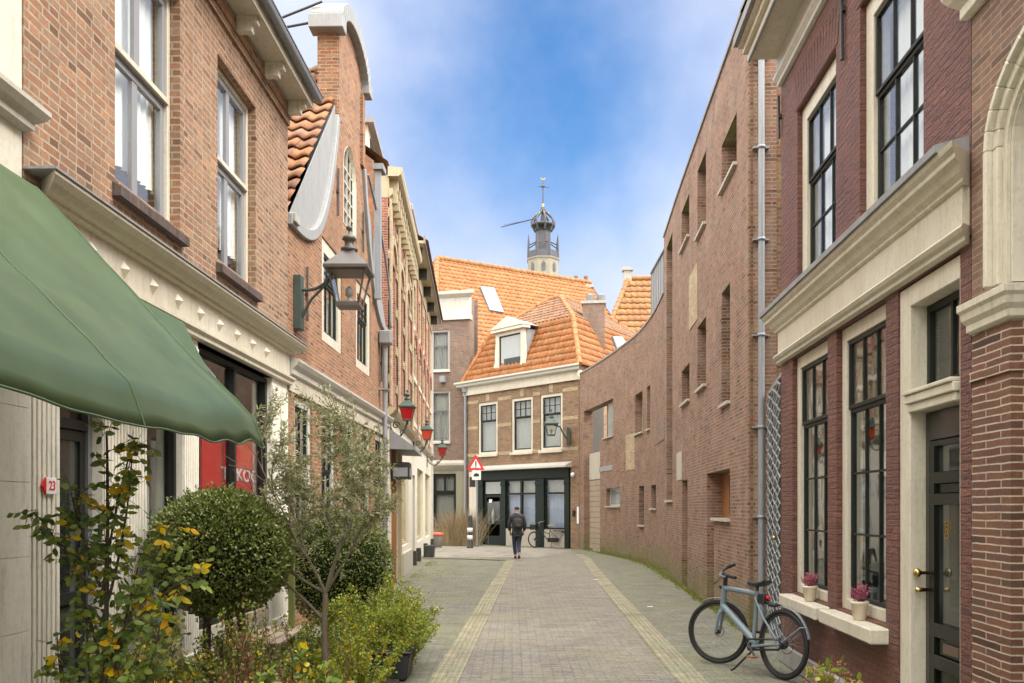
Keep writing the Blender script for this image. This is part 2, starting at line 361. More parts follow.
    def build(s, name, mat, parent=None, bevel=0, kind=None):
        if name in SPLIT and len(s.f) > 6:
            par = list(range(len(s.v)))
            def find(a):
                while par[a] != a: par[a] = par[par[a]]; a = par[a]
                return a
            for f in s.f:
                for k in f[1:]: par[find(k)] = find(f[0])
            isl = {}
            for i, f in enumerate(s.f): isl.setdefault(find(f[0]), []).append(i)
            groups = []
            for fl in isl.values():
                vs = [s.v[k] for i in fl for k in s.f[i]]; bb = [min(v[a] for v in vs) - .012 for a in range(3)] + [max(v[a] for v in vs) + .012 for a in range(3)]
                groups.append([bb, fl])
            ch = True
            while ch:
                ch = False
                for i in range(len(groups)):
                    for j in range(i + 1, len(groups)):
                        A, B = groups[i][0], groups[j][0]
                        if all(A[a] < B[a + 3] and B[a] < A[a + 3] for a in range(3)):
                            groups[i] = [[min(A[a], B[a]) for a in range(3)] + [max(A[a + 3], B[a + 3]) for a in range(3)], groups[i][1] + groups[j][1]]; groups.pop(j); ch = True; break
                    if ch: break
            if 1 < len(groups) <= 60:
                res = None
                for bb, fl in groups:
                    q = MB(s.fn)
                    for i in sorted(fl): q.add([s.v[k] for k in s.f[i]], [tuple(range(len(s.f[i])))], [s.uv[i]] if s.uv[i] else None, s.sm[i])
                    o_ = q._build(name, mat, parent, bevel, kind)
                    if any(s.sm[i] for i in fl):
                        bm = bmesh.new(); bm.from_mesh(o_.data); bmesh.ops.remove_doubles(bm, verts=bm.verts, dist=1e-5); bm.to_mesh(o_.data); bm.free()
                    res = res or o_
                return res
        return s._build(name, mat, parent, bevel, kind)
    def _build(s, name, mat, parent=None, bevel=0, kind=None):
        me = bpy.data.meshes.new(name)
        V = [s.fn(*v) for v in s.v] if s.fn else s.v
        me.from_pydata([tuple(v) for v in V], [], s.f)
        uvl = me.uv_layers.new(name='UVMap'); data = []
        for f, u in zip(s.f, s.uv):
            if u: data += [c for p in u for c in p]; continue
            p = [Vector(s.v[k]) for k in f]
            nrm = Vector((0, 0, 0))
            for i in range(len(p)): nrm += p[i].cross(p[(i + 1) % len(p)])
            l = nrm.length or 1
            flat = abs(nrm.z) / l > .7
            for q in p: data += ([q.x, q.y] if flat else [q.x + q.y, q.z])
        uvl.data.foreach_set('uv', data)
        me.polygons.foreach_set('use_smooth', s.sm)
        me.materials.append(M[mat] if isinstance(mat, str) else mat)
        me.update()
        o = bpy.data.objects.new(name, me); C.objects.link(o)
        if parent: o.parent = parent
        if bevel:
            bv = o.modifiers.new('bevel', 'BEVEL'); bv.width = bevel; bv.segments = 1; bv.limit_method = 'ANGLE'; bv.angle_limit = R(50)
        if kind: o['kind'] = kind
        return o

def tag(o, label=None, cat=None, group=None, kind=None):
    if label: o['label'] = label
    if cat: o['category'] = cat
    if group: o['group'] = group
    if kind: o['kind'] = kind
    return o
def thing(name, label, cat, loc=(0, 0, 0), rz=0, group=None):
    o = bpy.data.objects.new(name, None); C.objects.link(o)
    o.location = loc; o.rotation_euler = (0, 0, rz); o.empty_display_size = .2
    return tag(o, label, cat, group)
def copy_tree(o, parent=None):
    c = o.copy(); C.objects.link(c)
    if parent: c.parent = parent
    for ch in list(o.children): copy_tree(ch, c)
    return c

class Fac:                                   # a facade line on the ground: x along it, y into the building
    def __init__(s, x0, y0, x1, y1):
        s.o = Vector((x0, y0)); e = Vector((x1, y1)); s.L = (e - s.o).length; s.d = (e - s.o) / s.L
        s.n = Vector((-s.d.y, s.d.x)); s.a = math.atan2(s.d.y, s.d.x)
    def sd(s, px, off=0):
        k = (px - CX) / FP; t = (off + s.o.dot(s.n)) / (k * s.n.x + s.n.y)
        return (Vector((t * k, t)) - s.o).dot(s.d), t
    def s(s, px, off=0): return s.sd(px, off)[0]
    def z(s, px, py, off=0): return H + (HY - py) * s.sd(px, off)[1] / FP
    def sY(s, Y): return (Y - s.o.y) / s.d.y
    def loc(s): return (s.o.x, s.o.y, 0)

def text_mesh(txt, size, mat, parent, loc, rot, name='lettering', extrude=.004, align='CENTER'):
    cu = bpy.data.curves.new('t', 'FONT'); cu.body = txt; cu.size = size; cu.extrude = extrude; cu.align_x = align; cu.align_y = 'CENTER'
    cu.offset = size * .012
    ob = bpy.data.objects.new('t', cu); C.objects.link(ob)
    dg = bpy.context.evaluated_depsgraph_get(); me = bpy.data.meshes.new_from_object(ob.evaluated_get(dg))
    bpy.data.objects.remove(ob)
    o = bpy.data.objects.new(name, me); me.materials.clear(); me.materials.append(M[mat]); C.objects.link(o)
    o.parent = parent; o.location = loc; o.rotation_euler = rot; return o

# window in a wall: s0..s1, z0..z1 are the masonry opening; y = setback of its casing
def window(P, s0, s1, z0, z1, y=.08, cw=.07, casing='cream', sash='dark_sash', lights=((1, 1),), split=None, curtain=None,
           glass='glass', ct=.10, sw=.045, bar=.022, name='window', casetop=None, curt=(0, 1, 0, 1), sill=None, cr=None, cy=.17):
    g = .003
    cr = cr or cw; fm = MB(); fm.box(s0 + g, s0 + cw, y, y + ct, z0 + g, z1 - g); fm.box(s1 - cr, s1 - g, y, y + ct, z0 + g, z1 - g); fm.box(s0 + cw, s1 - cr, y, y + ct, z0 + g, z0 + cw * .8); fm.box(s0 + cw, s1 - cr, y, y + ct, z1 - (casetop or cw), z1 - g)
    fr = fm.build(name, casing, P, .004)
    a, b, c, d = s0 + cw + .004, s1 - cr - .004, z0 + cw * .8 + .004, z1 - (casetop or cw) - .004
    zs = [c] + [c + (d - c) * k for k in (split or [])] + [d]
    sm = MB(); bm_ = MB(); pm = MB(); yy = y + .035
    nb = False
    for i, (nc, nr) in enumerate(lights):
        q0, q1 = zs[i], zs[i + 1]; yo = yy + (.0 if i == 0 else -.018)
        if len(zs) == 2: yo = yy
        sm.ring(a, b, yo, yo + .045, q0, q1, sw)
        pm.box(a + sw - .006, b - sw + .006, yo + .02, yo + .026, q0 + sw - .006, q1 - sw + .006)
        for k in range(1, nc):
            x = a + sw + (b - a - 2 * sw) * k / nc; bm_.box(x - bar / 2, x + bar / 2, yo + .006, yo + .042, q0 + sw, q1 - sw); nb = True
        for k in range(1, nr):
            zz = q0 + sw + (q1 - q0 - 2 * sw) * k / nr; bm_.box(a + sw, b - sw, yo + .009, yo + .039, zz - bar / 2, zz + bar / 2); nb = True
    sm.build('sash', sash, fr, .003); pm.build('pane', glass, fr)
    if nb: bm_.build('glazing_bar', sash, fr)
    if curtain:
        w = b - a; h = d - c
        MB().curtain(a + w * curt[0], a + w * curt[1], c + h * curt[2], c + h * curt[3], y + cy, .018, .11, s0 * 3).build('curtain', curtain, fr)
    if sill:
        MB().box(s0 - .04, s1 + .04, -sill[0], y + .02, z0 - sill[1], z0 + .002).build('sill', sill[2], fr, .006)
    return fr

# stepped classical cornice run along x: prof = list of (projection, z) from bottom to top
def cornice(x0, x1, prof, wall_y=0, ends=True):
    m = MB(); pts = [(-p, z) for p, z in prof]
    poly = [(wall_y, prof[0][1])] + pts + [(wall_y, prof[-1][1])]
    # mitred ends: each end returns to the wall
    n = len(poly); vs = []
    for e, x in ((0, x0), (1, x1)):
        for (yy, z) in poly:
            off = (wall_y - yy) if ends else 0
            vs.append((x - off if e == 0 else x + off, yy, z))
    fs = [(i, i + n, (i + 1) % n + n, (i + 1) % n) for i in range(n)]
    m.add(vs, fs)
    for e, x in ((0, x0), (n, x1)):
        for i in range(n - 1):
            m.add([vs[e + i], vs[e + i + 1], (x, wall_y, poly[i + 1][1]), (x, wall_y, poly[i][1])], [(0, 1, 2, 3)])
    return m

# roof of pantiles: o origin, u along eave, v up the slope, poly in (u,v) metres
def tile_roof(o, u, v, poly, tw=.25, th=.33, amp=.035, lap=.03, seg=6):
    o, u, v = Vector(o), Vector(u).normalized(), Vector(v).normalized(); n = u.cross(v).normalized()
    if n.z < 0: n = -n
    us = [p[0] for p in poly]; vs_ = [p[1] for p in poly]
    def inside(x, y):
        c = False; k = len(poly)
        for i in range(k):
            x1, y1 = poly[i]; x2, y2 = poly[(i + 1) % k]
            if (y1 > y) != (y2 > y) and x < (x2 - x1) * (y - y1) / (y2 - y1) + x1: c = not c
        return c
    m = MB()
    i0, i1 = int(min(us) / tw) - 1, int(max(us) / tw) + 1; j0, j1 = int(min(vs_) / th) - 1, int(max(vs_) / th) + 1
    for j in range(j0, j1 + 1):
        for i in range(i0, i1 + 1):
            if not inside((i + .5) * tw, (j + .5) * th): continue
            jit = random.uniform(-.006, .006); js = random.uniform(-.004, .004)
            pv = []; uv = []
            for k in range(seg + 1):
                x = (i + k / seg) * tw; w = math.sin(2 * math.pi * k / seg) * .5 + .35 * math.sin(4 * math.pi * k / seg) * .3
                for (vv, hh) in ((j * th - .01, lap), (j * th + th, 0)):
                    pv.append(o + u * (x + js) + v * vv + n * (hh + amp * w + jit)); uv.append((x * .999 + .0001, j * th + (.02 if hh else th - .02)))
                pv.append(o + u * (x + js) + v * (j * th - .01) + n * (lap - .022 + amp * w)); uv.append((x * .999 + .0001, j * th + .02))
            fs = []; fu = []
            for k in range(seg):
                a = 3 * k
                for f in ((a, a + 3, a + 4, a + 1), (a + 2, a + 5, a + 3, a)):
                    fs.append(f); cxx = (i + .5) * tw; fu.append([(cxx + (uv[q][0] - cxx) * .9, uv[q][1]) for q in f])
            m.add(pv, fs, fu, True)
    return m
def ridge_tiles(p0, p1, r=.13, L=.38):
    p0, p1 = Vector(p0), Vector(p1); d = p1 - p0; n = max(1, int(d.length / L)); m = MB()
    for i in range(n):
        a = p0 + d * (i / n); b = p0 + d * ((i + 1.08) / n); j = random.uniform(-.008, .008)
        m.tube([a + Vector((0, 0, j)), b + Vector((0, 0, j))], [r * 1.08, r * .95], 10)
    return m

# foliage
def leaf(m, p, d, w, up=None, fold=.25):     # d = vector along the leaf (its length), w = half width
    d = Vector(d); a = d.cross(Vector((random.uniform(-1, 1), random.uniform(-1, 1), random.uniform(-.3, 1)))) if up is None else d.cross(up)
    if a.length < 1e-6: a = d.orthogonal()
    a.normalize(); n = a.cross(d).normalized(); p = Vector(p); s_ = w * fold
    m.add([p, p + d * .45 + a * w - n * s_, p + d, p + d * .45 - a * w - n * s_, p + d * .5], [(0, 1, 4), (1, 2, 4), (0, 4, 3), (4, 2, 3)])
def roundleaf(m, p, d, w, droop=.15):
    d = Vector(d); a = d.cross(Vector((random.uniform(-1, 1), random.uniform(-1, 1), random.uniform(-.2, 1))))
    if a.length < 1e-6: a = d.orthogonal()
    a.normalize(); n = a.cross(d).normalized(); p = Vector(p); L = d.length; vs = []
    prof = ((0, .0), (.16, .62), (.38, .98), (.62, .88), (.84, .5), (1, 0))
    for t, k in prof:
        c = p + d * t - n * (L * droop * t * t)
        vs += [c + a * w * k - n * w * .22 * k, c, c - a * w * k - n * w * .22 * k]
    fs = []
    for i in range(5): q = 3 * i; fs += [(q, q + 1, q + 4, q + 3), (q + 1, q + 2, q + 5, q + 4)]
    m.add(vs, fs, None, True)
def rdir(zb=0):
    while True:
        v = Vector((random.uniform(-1, 1), random.uniform(-1, 1), random.uniform(-1, 1)))
        if .05 < v.length < 1: v.normalize(); v.z += zb; return v.normalized()
def grow(m, p, d, L, r, depth, tips, spread=.6, ratio=.72, nseg=4, up=.12, kids=(2, 3), wob=.12):
    pts = [Vector(p)]; dd = Vector(d).normalized()
    for i in range(nseg):
        dd = (dd + rdir() * wob + Vector((0, 0, up * .3))).normalized(); pts.append(pts[-1] + dd * L / nseg)
    rr = [r * (1 - .35 * i / nseg) for i in range(nseg + 1)]
    m.tube(pts, rr, 7 if r > .01 else 5)
    if depth == 0: tips.append(pts); return
    if depth <= 2: tips.append(pts)
    for k in range(random.randint(*kids)):
        t = 1 if k == 0 else random.uniform(.55, 1)
        q = pts[-1] if t == 1 else pts[int(t * nseg)]
        nd_ = (dd + rdir() * spread + Vector((0, 0, up))).normalized()
        grow(m, q, nd_, L * ratio * random.uniform(.8, 1.15), r * .62, depth - 1, tips, spread, ratio, nseg, up, kids, wob)
# ------------------------------------------------------------------ ground
def sheet(name, pts, z, mat, kind='structure'):
    m = MB(); m.add([(x, y, z) for x, y in pts], [tuple(range(len(pts)))], [[(x, y) for x, y in pts]])
    return m.build(name, mat, kind=kind)

def paving(name, c1, c2, joint, bw, rh, moss, mossamt, rot=0, ms=.007):
    m = brick(name, c1, c2, joint, bw, rh, ms, .3, .9, offset=.5, msm=.4)
    nt = m.node_tree; b = [n for n in nt.nodes if n.type == 'BSDF_PRINCIPLED'][0]
    src = b.inputs['Base Color'].links[0].from_socket
    uv = [n for n in nt.nodes if n.type == 'UVMAP'][0].outputs[0]
    f = ramp(nt, noise_tex(nt, uv, .55, 7, .72), [(.42, 0), (.62, mossamt)])
    f2 = ramp(nt, noise_tex(nt, uv, 2.4, 6, .7), [(.35, .84), (.65, 1.08)])
    f3 = ramp(nt, noise_tex(nt, uv, 17, 4, .8), [(.30, .50), (.5, 1.0), (.75, 1.2)])
    c = mixc(nt, f, src, moss); c = mixc(nt, 1.0, c, f2, 'MULTIPLY'); c = mixc(nt, 1.0, c, f3, 'MULTIPLY'); nt.links.new(c, b.inputs['Base Color'])
    b.inputs['Roughness'].default_value = .72
    return m
M['pave_road'] = paving('pave_road', (.325, .285, .235), (.265, .232, .195), (.15, .135, .09), .21, .065, (.25, .23, .14), .45)
M['pave_side'] = paving('pave_side', (.265, .245, .195), (.215, .20, .16), (.12, .13, .06), .21, .065, (.185, .195, .085), .5)
M['pave_far'] = paving('pave_far', (.37, .33, .275), (.32, .285, .24), (.27, .24, .19), .3, .3, (.26, .25, .17), .3)
m = paving('pave_tactile', (.42, .375, .27), (.37, .33, .24), (.22, .21, .12), .30, .30, (.26, .26, .12), .35, ms=.011)
nt = m.node_tree; b = [n for n in nt.nodes if n.type == 'BSDF_PRINCIPLED'][0]
uvn = [n for n in nt.nodes if n.type == 'UVMAP'][0].outputs[0]
sp = nd(nt, 'ShaderNodeSeparateXYZ'); nt.links.new(uvn, sp.inputs[0])
mu = nd(nt, 'ShaderNodeMath', operation='MULTIPLY'); nt.links.new(sp.outputs[0], mu.inputs[0]); mu.inputs[1].default_value = 2 * math.pi / .06
sn = nd(nt, 'ShaderNodeMath', operation='SINE'); nt.links.new(mu.outputs[0], sn.inputs[0])
rb = ramp(nt, sn.outputs[0], [(.05, 0), (.45, 1)])
src = b.inputs['Base Color'].links[0].from_socket
nt.links.new(mixc(nt, rb, mixc(nt, 1.0, src, (.80, .79, .70), 'MULTIPLY'), src), b.inputs['Base Color'])
bump(nt, b, rb, .8, .006)
M['pave_tactile'] = m

sheet('ground', [(-900, -60), (900, -60), (900, 1500), (-900, 1500)], -.012, 'pave_side')
sheet('pavement_left', [(-3.6, -5), (-.75, -5), (-.1, 29.2), (-3.3, 29.6)], -.006, 'pave_side')
sheet('pavement_right', [(1.4, -5), (4.6, -5), (4.9, 30), (4.2, 36), (2.6, 36.5), (2.35, 31)], -.006, 'pave_side')
road = [(-1.05, -5), (1.5, -5), (2.5, 31.5), (2.3, 37.0), (-2.8, 42.6), (-9, 44), (-9, 31.5), (-3.2, 30.2), (-.2, 30.0)]
sheet('road', road, -.0, 'pave_road')
sheet('square_paving', [(-3.1, 31.0), (.9, 31.0), (2.4, 36.0), (-1.9, 41.5), (-3.3, 42)], .004, 'pave_far')
def strip(name, pts, w, z=.008):
    vs = []; uv = []; L = 0
    for i, p in enumerate(pts):
        p = Vector(p); a = Vector(pts[max(i - 1, 0)]); b = Vector(pts[min(i + 1, len(pts) - 1)]); t = (b - a).normalized(); n = Vector((-t.y, t.x))
        if i: L += (p - Vector(pts[i - 1])).length
        for k, e in ((0, -1), (1, 1)): q = p + n * e * w / 2; vs.append((q.x, q.y, z)); uv.append((k * w, L))
    m = MB()
    for i in range(len(pts) - 1):
        f = (2 * i, 2 * i + 1, 2 * i + 3, 2 * i + 2); m.add([vs[k] for k in f], [(0, 1, 2, 3)], [[uv[k] for k in f]])
    return m.build(name, 'pave_tactile', kind='structure')
strip('tactile_paving', [(-1.02, -3), (-.67, 8.74), (-.27, 22.3), (-.10, 27.5), (-.04, 29.3)], .30)
strip('tactile_paving', [(1.35, -3), (1.76, 8.74), (2.1, 20.5), (2.35, 27), (2.5, 30.2), (2.45, 33)], .30)
strip('tactile_paving', [(-3.1, 30.6), (-1.5, 30.2), (-.5, 29.6), (-.12, 29.35)], .34, .012)

# ------------------------------------------------------------------ LEFT, near shop (cream)
XL = lambda Y: -3.2 + .0267 * Y
F0 = Fac(XL(-4), -4, XL(5.60), 5.60)
hs = thing('shop_house', 'cream plastered house at the near left edge with stone blocks below', 'house', F0.loc(), F0.a)
w = MB(); w.panel(0, F0.L, 2.9, 8.5, .35, [(6.9, 8.3, 4.9, 7.0)]); w.build('wall', 'plaster', hs)
window(hs, 6.9, 8.3, 4.9, 7.0, .1, lights=((2, 1), (2, 1)), split=[.55], curtain='curtain')
st = MB()
blocks_x = [0, 1.2, 2.4, 3.2]; 
for i in range(14):
    for j in range(7):
        x0 = F0.L - .0 - i * .72; x1 = x0 - .717; z0 = .02 + j * .46; z1 = z0 + .457
        if x1 < 0: continue
        if 2 <= i <= 5 and j < 6: continue
        st.box(x1, x0, -.05, .3, z0, z1)
st.build('stone_base', 'limestone', hs, .002)
st = MB(); st.box(F0.L - 6 * .72, F0.L - 2 * .72, .06, .3, .5, 2.5); st.build('shop_window', 'dark_glass', hs)
cornice(0, F0.L - .02, [(.02, 4.04), (.06, 4.06), (.06, 4.10), (.10, 4.13), (.13, 4.17), (.13, 4.20), (.02, 4.225)]).build('ledge', 'stone', hs)
cornice(0, F0.L - .04, [(.01, 3.40), (.05, 3.42), (.05, 3.50), (.01, 3.52)]).build('ledge', 'cream', hs)
sb = MB(); sb.box(0, F0.L, .36, .42, 0, 8.5); sb.box(0, F0.L, 5, 5.2, 0, 8.5); sb.box(-.2, 0, 0, 5.2, 0, 8.5); sb.box(-.2, F0.L, 0, 5.2, 8.52, 8.7); sb.build('side_wall', 'interior', hs)

# awning: its outer side edge runs from the wall down to the front corner, the front edge hems towards the camera
aw = thing('awning', 'large faded green fabric awning sloping out over the near left shop front', 'awning', F0.loc(), F0.a)
L0 = F0.L; m = MB(); NX, NY = 90, 46
def awn(a, b):    # a along the wall 0..1 (1 = far end), b from wall to front edge
    s_ = 2.6 + (L0 - 2.6) * a - .06
    out = 1.42 * (1 - (1 - b) ** 1.12); z = 3.68 - 1.50 * b ** 1.04 - .09 * math.sin(math.pi * b) 
    dz = .012 * math.sin(9 * a + 2.2 * b + 1) * b * b + .010 * math.sin(21 * a * a - 5 * b) * b + .045 * math.sin(math.pi * min(1, (1 - a) * 2.4)) * -b * (1 - b) * 2
    # folds gathering at the far corner
    e = max(0, 1 - (1 - a) / .20); dz += .02 * e * math.sin(26 * (1 - a) * 4 + 3 * b) * b
    dz += noise.noise(Vector((a * 6, b * 3, 1.3))) * .03 * b
    dz += -.05 * max(0, .16 - abs(noise.noise(Vector((a * 5 + b * 2.5, b * 3.2 - a, 4.1))))) * 2.2 * math.sin(math.pi * b) + .012 * noise.noise(Vector((a * 22, b * 9, 2)))
    if b > .93: out += .012; z -= (b - .93) * 1.6
    return (s_ - (.05 * b if a > .99 else 0), -.12 - out, z + dz)
g = [[awn(i / NX, j / NY) for j in range(NY + 1)] for i in range(NX + 1)]
vs = [p for r_ in g for p in r_]
fs = [(i * (NY + 1) + j, i * (NY + 1) + j + 1, (i + 1) * (NY + 1) + j + 1, (i + 1) * (NY + 1) + j) for i in range(NX) for j in range(NY)]
m.add(vs, fs, None, True); cv = m.build('fabric', 'awning', aw); sd_ = cv.modifiers.new('t', 'SOLIDIFY'); sd_.thickness = .006
m = MB(); m.tube([Vector(g[i][NY]) + Vector((0, -.004, -.004)) for i in range(NX + 1)], .005, 6); m.tube([Vector(p) for p in g[NX]], .004, 6); m.build('hem', 'hem_green', aw)
for ia in (14, 32, 50, 68):
    m = MB(); m.tube([Vector(g[ia][j]) + Vector((0, -.002, .001)) for j in range(0, NY + 1)], .0035, 4); m.build('seam', 'hem_green', aw)
m = MB(); m.tube([Vector(g[0][0]) + Vector((0, .06, -.03)), Vector(g[NX][0]) + Vector((-.03, .06, -.03))], .035, 10); m.build('roller', 'zinc', aw)
m = MB(); p = g[NX - 3]
m.tube([(p[0][0] - .02, -.06, 2.5), (p[20][0] - .02, p[20][1], 2.35), (p[NY - 3][0] - .02, p[NY - 3][1] + .03, p[NY - 3][2] - .02)], .018, 6); m.build('arm', 'black', aw)

# ------------------------------------------------------------------ LEFT brick house with the diamond studded frieze
F1 = Fac(XL(5.62), 5.62, XL(11.6), 11.6); L1 = F1.L
h1 = thing('brick_house', 'orange brown brick house with tall grey casements above a cream studded shop frieze', 'house', F1.loc(), F1.a)
a1, a2, b1, b2 = F1.s(115), F1.s(180), F1.s(217.5), F1.s(256)
w = MB(); w.panel(0, L1, 3.70, 6.86, .3, [(a1, a2, 4.2, 6.27), (b1, b2, 4.2, 6.27)]); w.build('wall', 'brick_left', h1)
for x0, x1 in ((a1, a2), (b1, b2)):
    wn = window(h1, x0, x1, 4.2, 6.27, .09, .055, 'cream', 'window_grey_light', ((2, 1), (2, 1)), [.53], 'curtain', ct=.12, sw=.06, bar=.10, curt=(0, 1, .13, 1), cy=.13)
    MB().box(x0 + .04, x1 - .04, .082, .13, 5.30, 5.345).build('transom', 'cream', wn)
    m = MB(); m.add([(x0 - .05, -.07, 4.06), (x1 + .05, -.07, 4.06), (x1 + .05, -.07, 4.135), (x0 - .05, -.07, 4.135), (x0 - .05, .09, 4.205), (x1 + .05, .09, 4.205), (x0 - .05, .09, 4.06), (x1 + .05, .09, 4.06)],
        [(0, 1, 2, 3), (3, 2, 5, 4), (0, 3, 4, 6), (1, 7, 5, 2), (0, 6, 7, 1)]); m.build('sill', 'brick_dark_sill', wn)
# brick lintel courses under the eave
MB().box(0, L1, -.03, -.002, 6.62, 6.70).build('string_course', 'brick_left', h1)
MB().box(0, L1, -.055, -.002, 6.703, 6.84).build('string_course', 'brick_left', h1)
# frieze and cornice
MB().box(.02, L1 - .02, -.03, .2, 3.37, 3.69).build('frieze', 'cream', h1)
m = MB(); n_st = 11
for i in range(n_st):
    s_ = F1.s(80, -.03) + i * .52 - .9
    if s_ > L1 - .15 or s_ < .1: continue
    m.add([(s_, -.031, 3.60), (s_ + .055, -.031, 3.53), (s_, -.031, 3.46), (s_ - .055, -.031, 3.53), (s_, -.085, 3.53)], [(0, 1, 4), (1, 2, 4), (2, 3, 4), (3, 0, 4)])
m.build('stud', 'cream', h1)
cornice(.2, L1, [(.04, 3.665), (.08, 3.675), (.08, 3.70), (.12, 3.715), (.17, 3.75), (.20, 3.79), (.20, 3.815)]).build('cornice', 'cream_dark', h1, .003)
MB().box(-.01, L1 + .21, -.212, .02, 3.816, 3.832).build('lead_flashing', 'lead', h1)
cornice(0.03, L1 - .03, [(.03, 3.28), (.06, 3.29), (.06, 3.32), (.09, 3.35), (.09, 3.375), (.03, 3.385)]).build('moulding', 'cream', h1)
# ground floor: fluted pilasters and dark glazed openings
yy = lambda Y: F1.sY(Y)
pil = [(0.02, F1.s(59)), (F1.s(103), F1.s(146)), (F1.s(183), F1.s(198)), (F1.s(272), L1 - .02)]
for i, (x0, x1) in enumerate(pil):
    m = MB(); m.box(x0, x1, -.0, .25, .0, 3.28); m.box(x0 - .02, x1 + .02, -.03, -.001, 0, .35)
    n = max(2, int((x1 - x0) / .05))
    for k in range(n):
        c0 = x0 + (x1 - x0) * (k + .15) / n; m.box(c0, c0 + (x1 - x0) * .6 / n, -.014, -.001, .38, 3.2)
    m.build('pilaster', 'limestone', h1, .003)
# door
d0, d1 = pil[0][1], pil[1][0]
fr = MB().ring(d0 + .003, d1 - .003, .08, .16, .02, 3.26, .06).build('door', 'window_grey', h1)
m = MB(); m.ring(d0 + .07, d1 - .07, .10, .15, .08, 2.25, .07, .25); m.box(d0 + .14, d1 - .14, .1, .14, 1.02, 1.1); m.box(d0 + .06, d1 - .06, .08, .15, 2.26, 2.33); m.build('leaf', 'black', fr)
MB().box(d0 + .08, d1 - .08, .12, .126, .3, 3.1).build('pane', 'dark_glass', fr)
def shopwin(x0, x1, mull, g='glass_strong'):
    f_ = MB().ring(x0 + .003, x1 - .003, .06, .15, .52, 3.26, .05); f_.box(x0 + .05, x1 - .05, .06, .15, 2.62, 2.68)
    for k in mull: f_.box(k - .03, k + .03, .055, .15, .56, 3.2)
    o_ = f_.build('window', 'dark_sash', h1, .003)
    MB().box(x0 + .04, x1 - .04, .11, .116, .55, 3.22).build('pane', g, o_)
    MB().box(x0 + .003, x1 - .003, .04, .25, 0, .515).build('apron', 'cream', o_)
    return o_
shopwin(pil[1][1], pil[2][0], [])
mid = F1.s(235, .06); shopwin(pil[2][1], pil[3][0], [mid, mid + 1.1])
MB().box(pil[2][1] + .1, mid - .25, .5, .55, .5, 2.35).build('screen', 'curtain_grey', h1)
MB().box(pil[1][1] + .02, pil[2][0] - .02, .3, .33, .5, 2.0).build('screen', 'curtain', h1)
# eave with soffit, consoles and gutter
sy = -.31
m = MB(); m.box(-.05, L1 + .02, sy, .1, 6.862, 6.90); m.build('soffit', 'cream', h1)
m = MB()
for k in range(7): 
    s_ = L1 - .12 - k * .98; m.box(s_ - .09, s_, -.28, -.06, 6.78, 6.861); m.box(s_ - .09, s_, -.22, -.06, 6.70, 6.78)
m.build('console', 'cream', h1, .006)
m = MB(); m.box(-.05, L1 + .02, sy - .02, sy - .001, 6.84, 6.99); m.build('fascia', 'cream_dark', h1)
m = MB(); m.prism([(-.07 * math.cos(t * math.pi / 8) * .8 + sy - .08, 7.0 - .08 * math.sin(t * math.pi / 8)) for t in range(9)], -.1, L1 + .05, 'yz'); m.build('gutter', 'window_grey', h1)
m = MB(); m.tube([(-.1, sy - .136, 7.0), (L1 + .05, sy - .136, 7.0)], .012, 6); m.build('gutter_rim', 'zinc', h1)
m = MB(); m.add([(-.05, sy, 7.0), (L1, sy, 7.0), (L1, 2.6, 9.6), (-.05, 2.6, 9.6), (L1, 5.2, 7), (-.05, 5.2, 7)], [(0, 1, 2, 3), (3, 2, 4, 5), (0, 3, 5), (1, 4, 2)]); m.build('roof', 'tile_near', h1)
m = MB(); m.box(0, L1, 5, 5.2, 0, 7); m.box(-.0, L1, .3, 5, 3.3, 3.35); m.box(0, .05, .3, 5, 0, 7); m.box(L1 - .05, L1, .3, 5, 0, 6.98); m.box(0, L1, 1.6, 1.65, 0, 3.3); m.box(0, L1, 1.2, 1.25, 3.36, 6.85)
m.build('inner_wall', 'interior', h1)

# estate sign behind the glass
s0, s1_ = F1.s(202, .2), F1.s(266.5, .2)
es = thing('for_sale_sign', 'red for sale board reading TE KOOP in the shop window behind the round bush', 'sign', F1.loc(), F1.a)
MB().box(s0, s1_, .20, .22, 1.86, 2.50).build('board', 'red_sign', es)
for t, zz, sz, mt in (('TE KOOP', 2.07, .20, 'sign_bright'),):
    tm_ = text_mesh(t, sz, mt, es, (F1.s(243, .2), .196, zz), (R(90), 0, 0)); tm_.scale = (1.75, 1, 1)
# number plaque
np_ = thing('number_plaque', 'small white number plaque reading 23 with a red arrow on the fluted pilaster', 'sign', F1.loc(), F1.a)
c = F1.s(50.5, -.03); zc = F1.z(50.5, 486, -.03)
MB().box(c - .055, c + .07, -.034, -.018, zc - .055, zc + .055).build('plate', 'sign_white', np_, .004)
text_mesh('23', .085, 'red_sign', np_, (c + .012, -.036, zc), (R(90), 0, 0), extrude=.001)
m = MB(); m.prism([(c - .10, zc), (c - .056, zc + .055), (c - .056, zc - .055)], -.034, -.02); m.build('arrow', 'red_sign', np_)
# small folded awning further along
aw2 = thing('folded_awning', 'small green awning folded up in a narrow roll under the studded frieze', 'awning', F1.loc(), F1.a)
s0 = F1.s(150); s1_ = F1.s(172, -.1); m = MB()
m.prism([(-.02, 3.36), (-.16, 3.30), (-.30, 3.02), (-.40, 2.86), (-.36, 2.82), (-.25, 2.95), (-.08, 3.12), (-.03, 3.2)], .3, s1_ + .12, 'yz'); m.build('fabric', 'awning', aw2, .02)
m = MB(); m.tube([(s1_ + .14, -.05, 3.25), (s1_ + .15, -.22, 3.05), (s1_ + .14, -.42, 2.82)], .02, 6); m.tube([(s1_ + .15, -.22, 3.05), (s1_ + .14, -.10, 2.9)], .015, 6); m.build('arm', 'black', aw2)

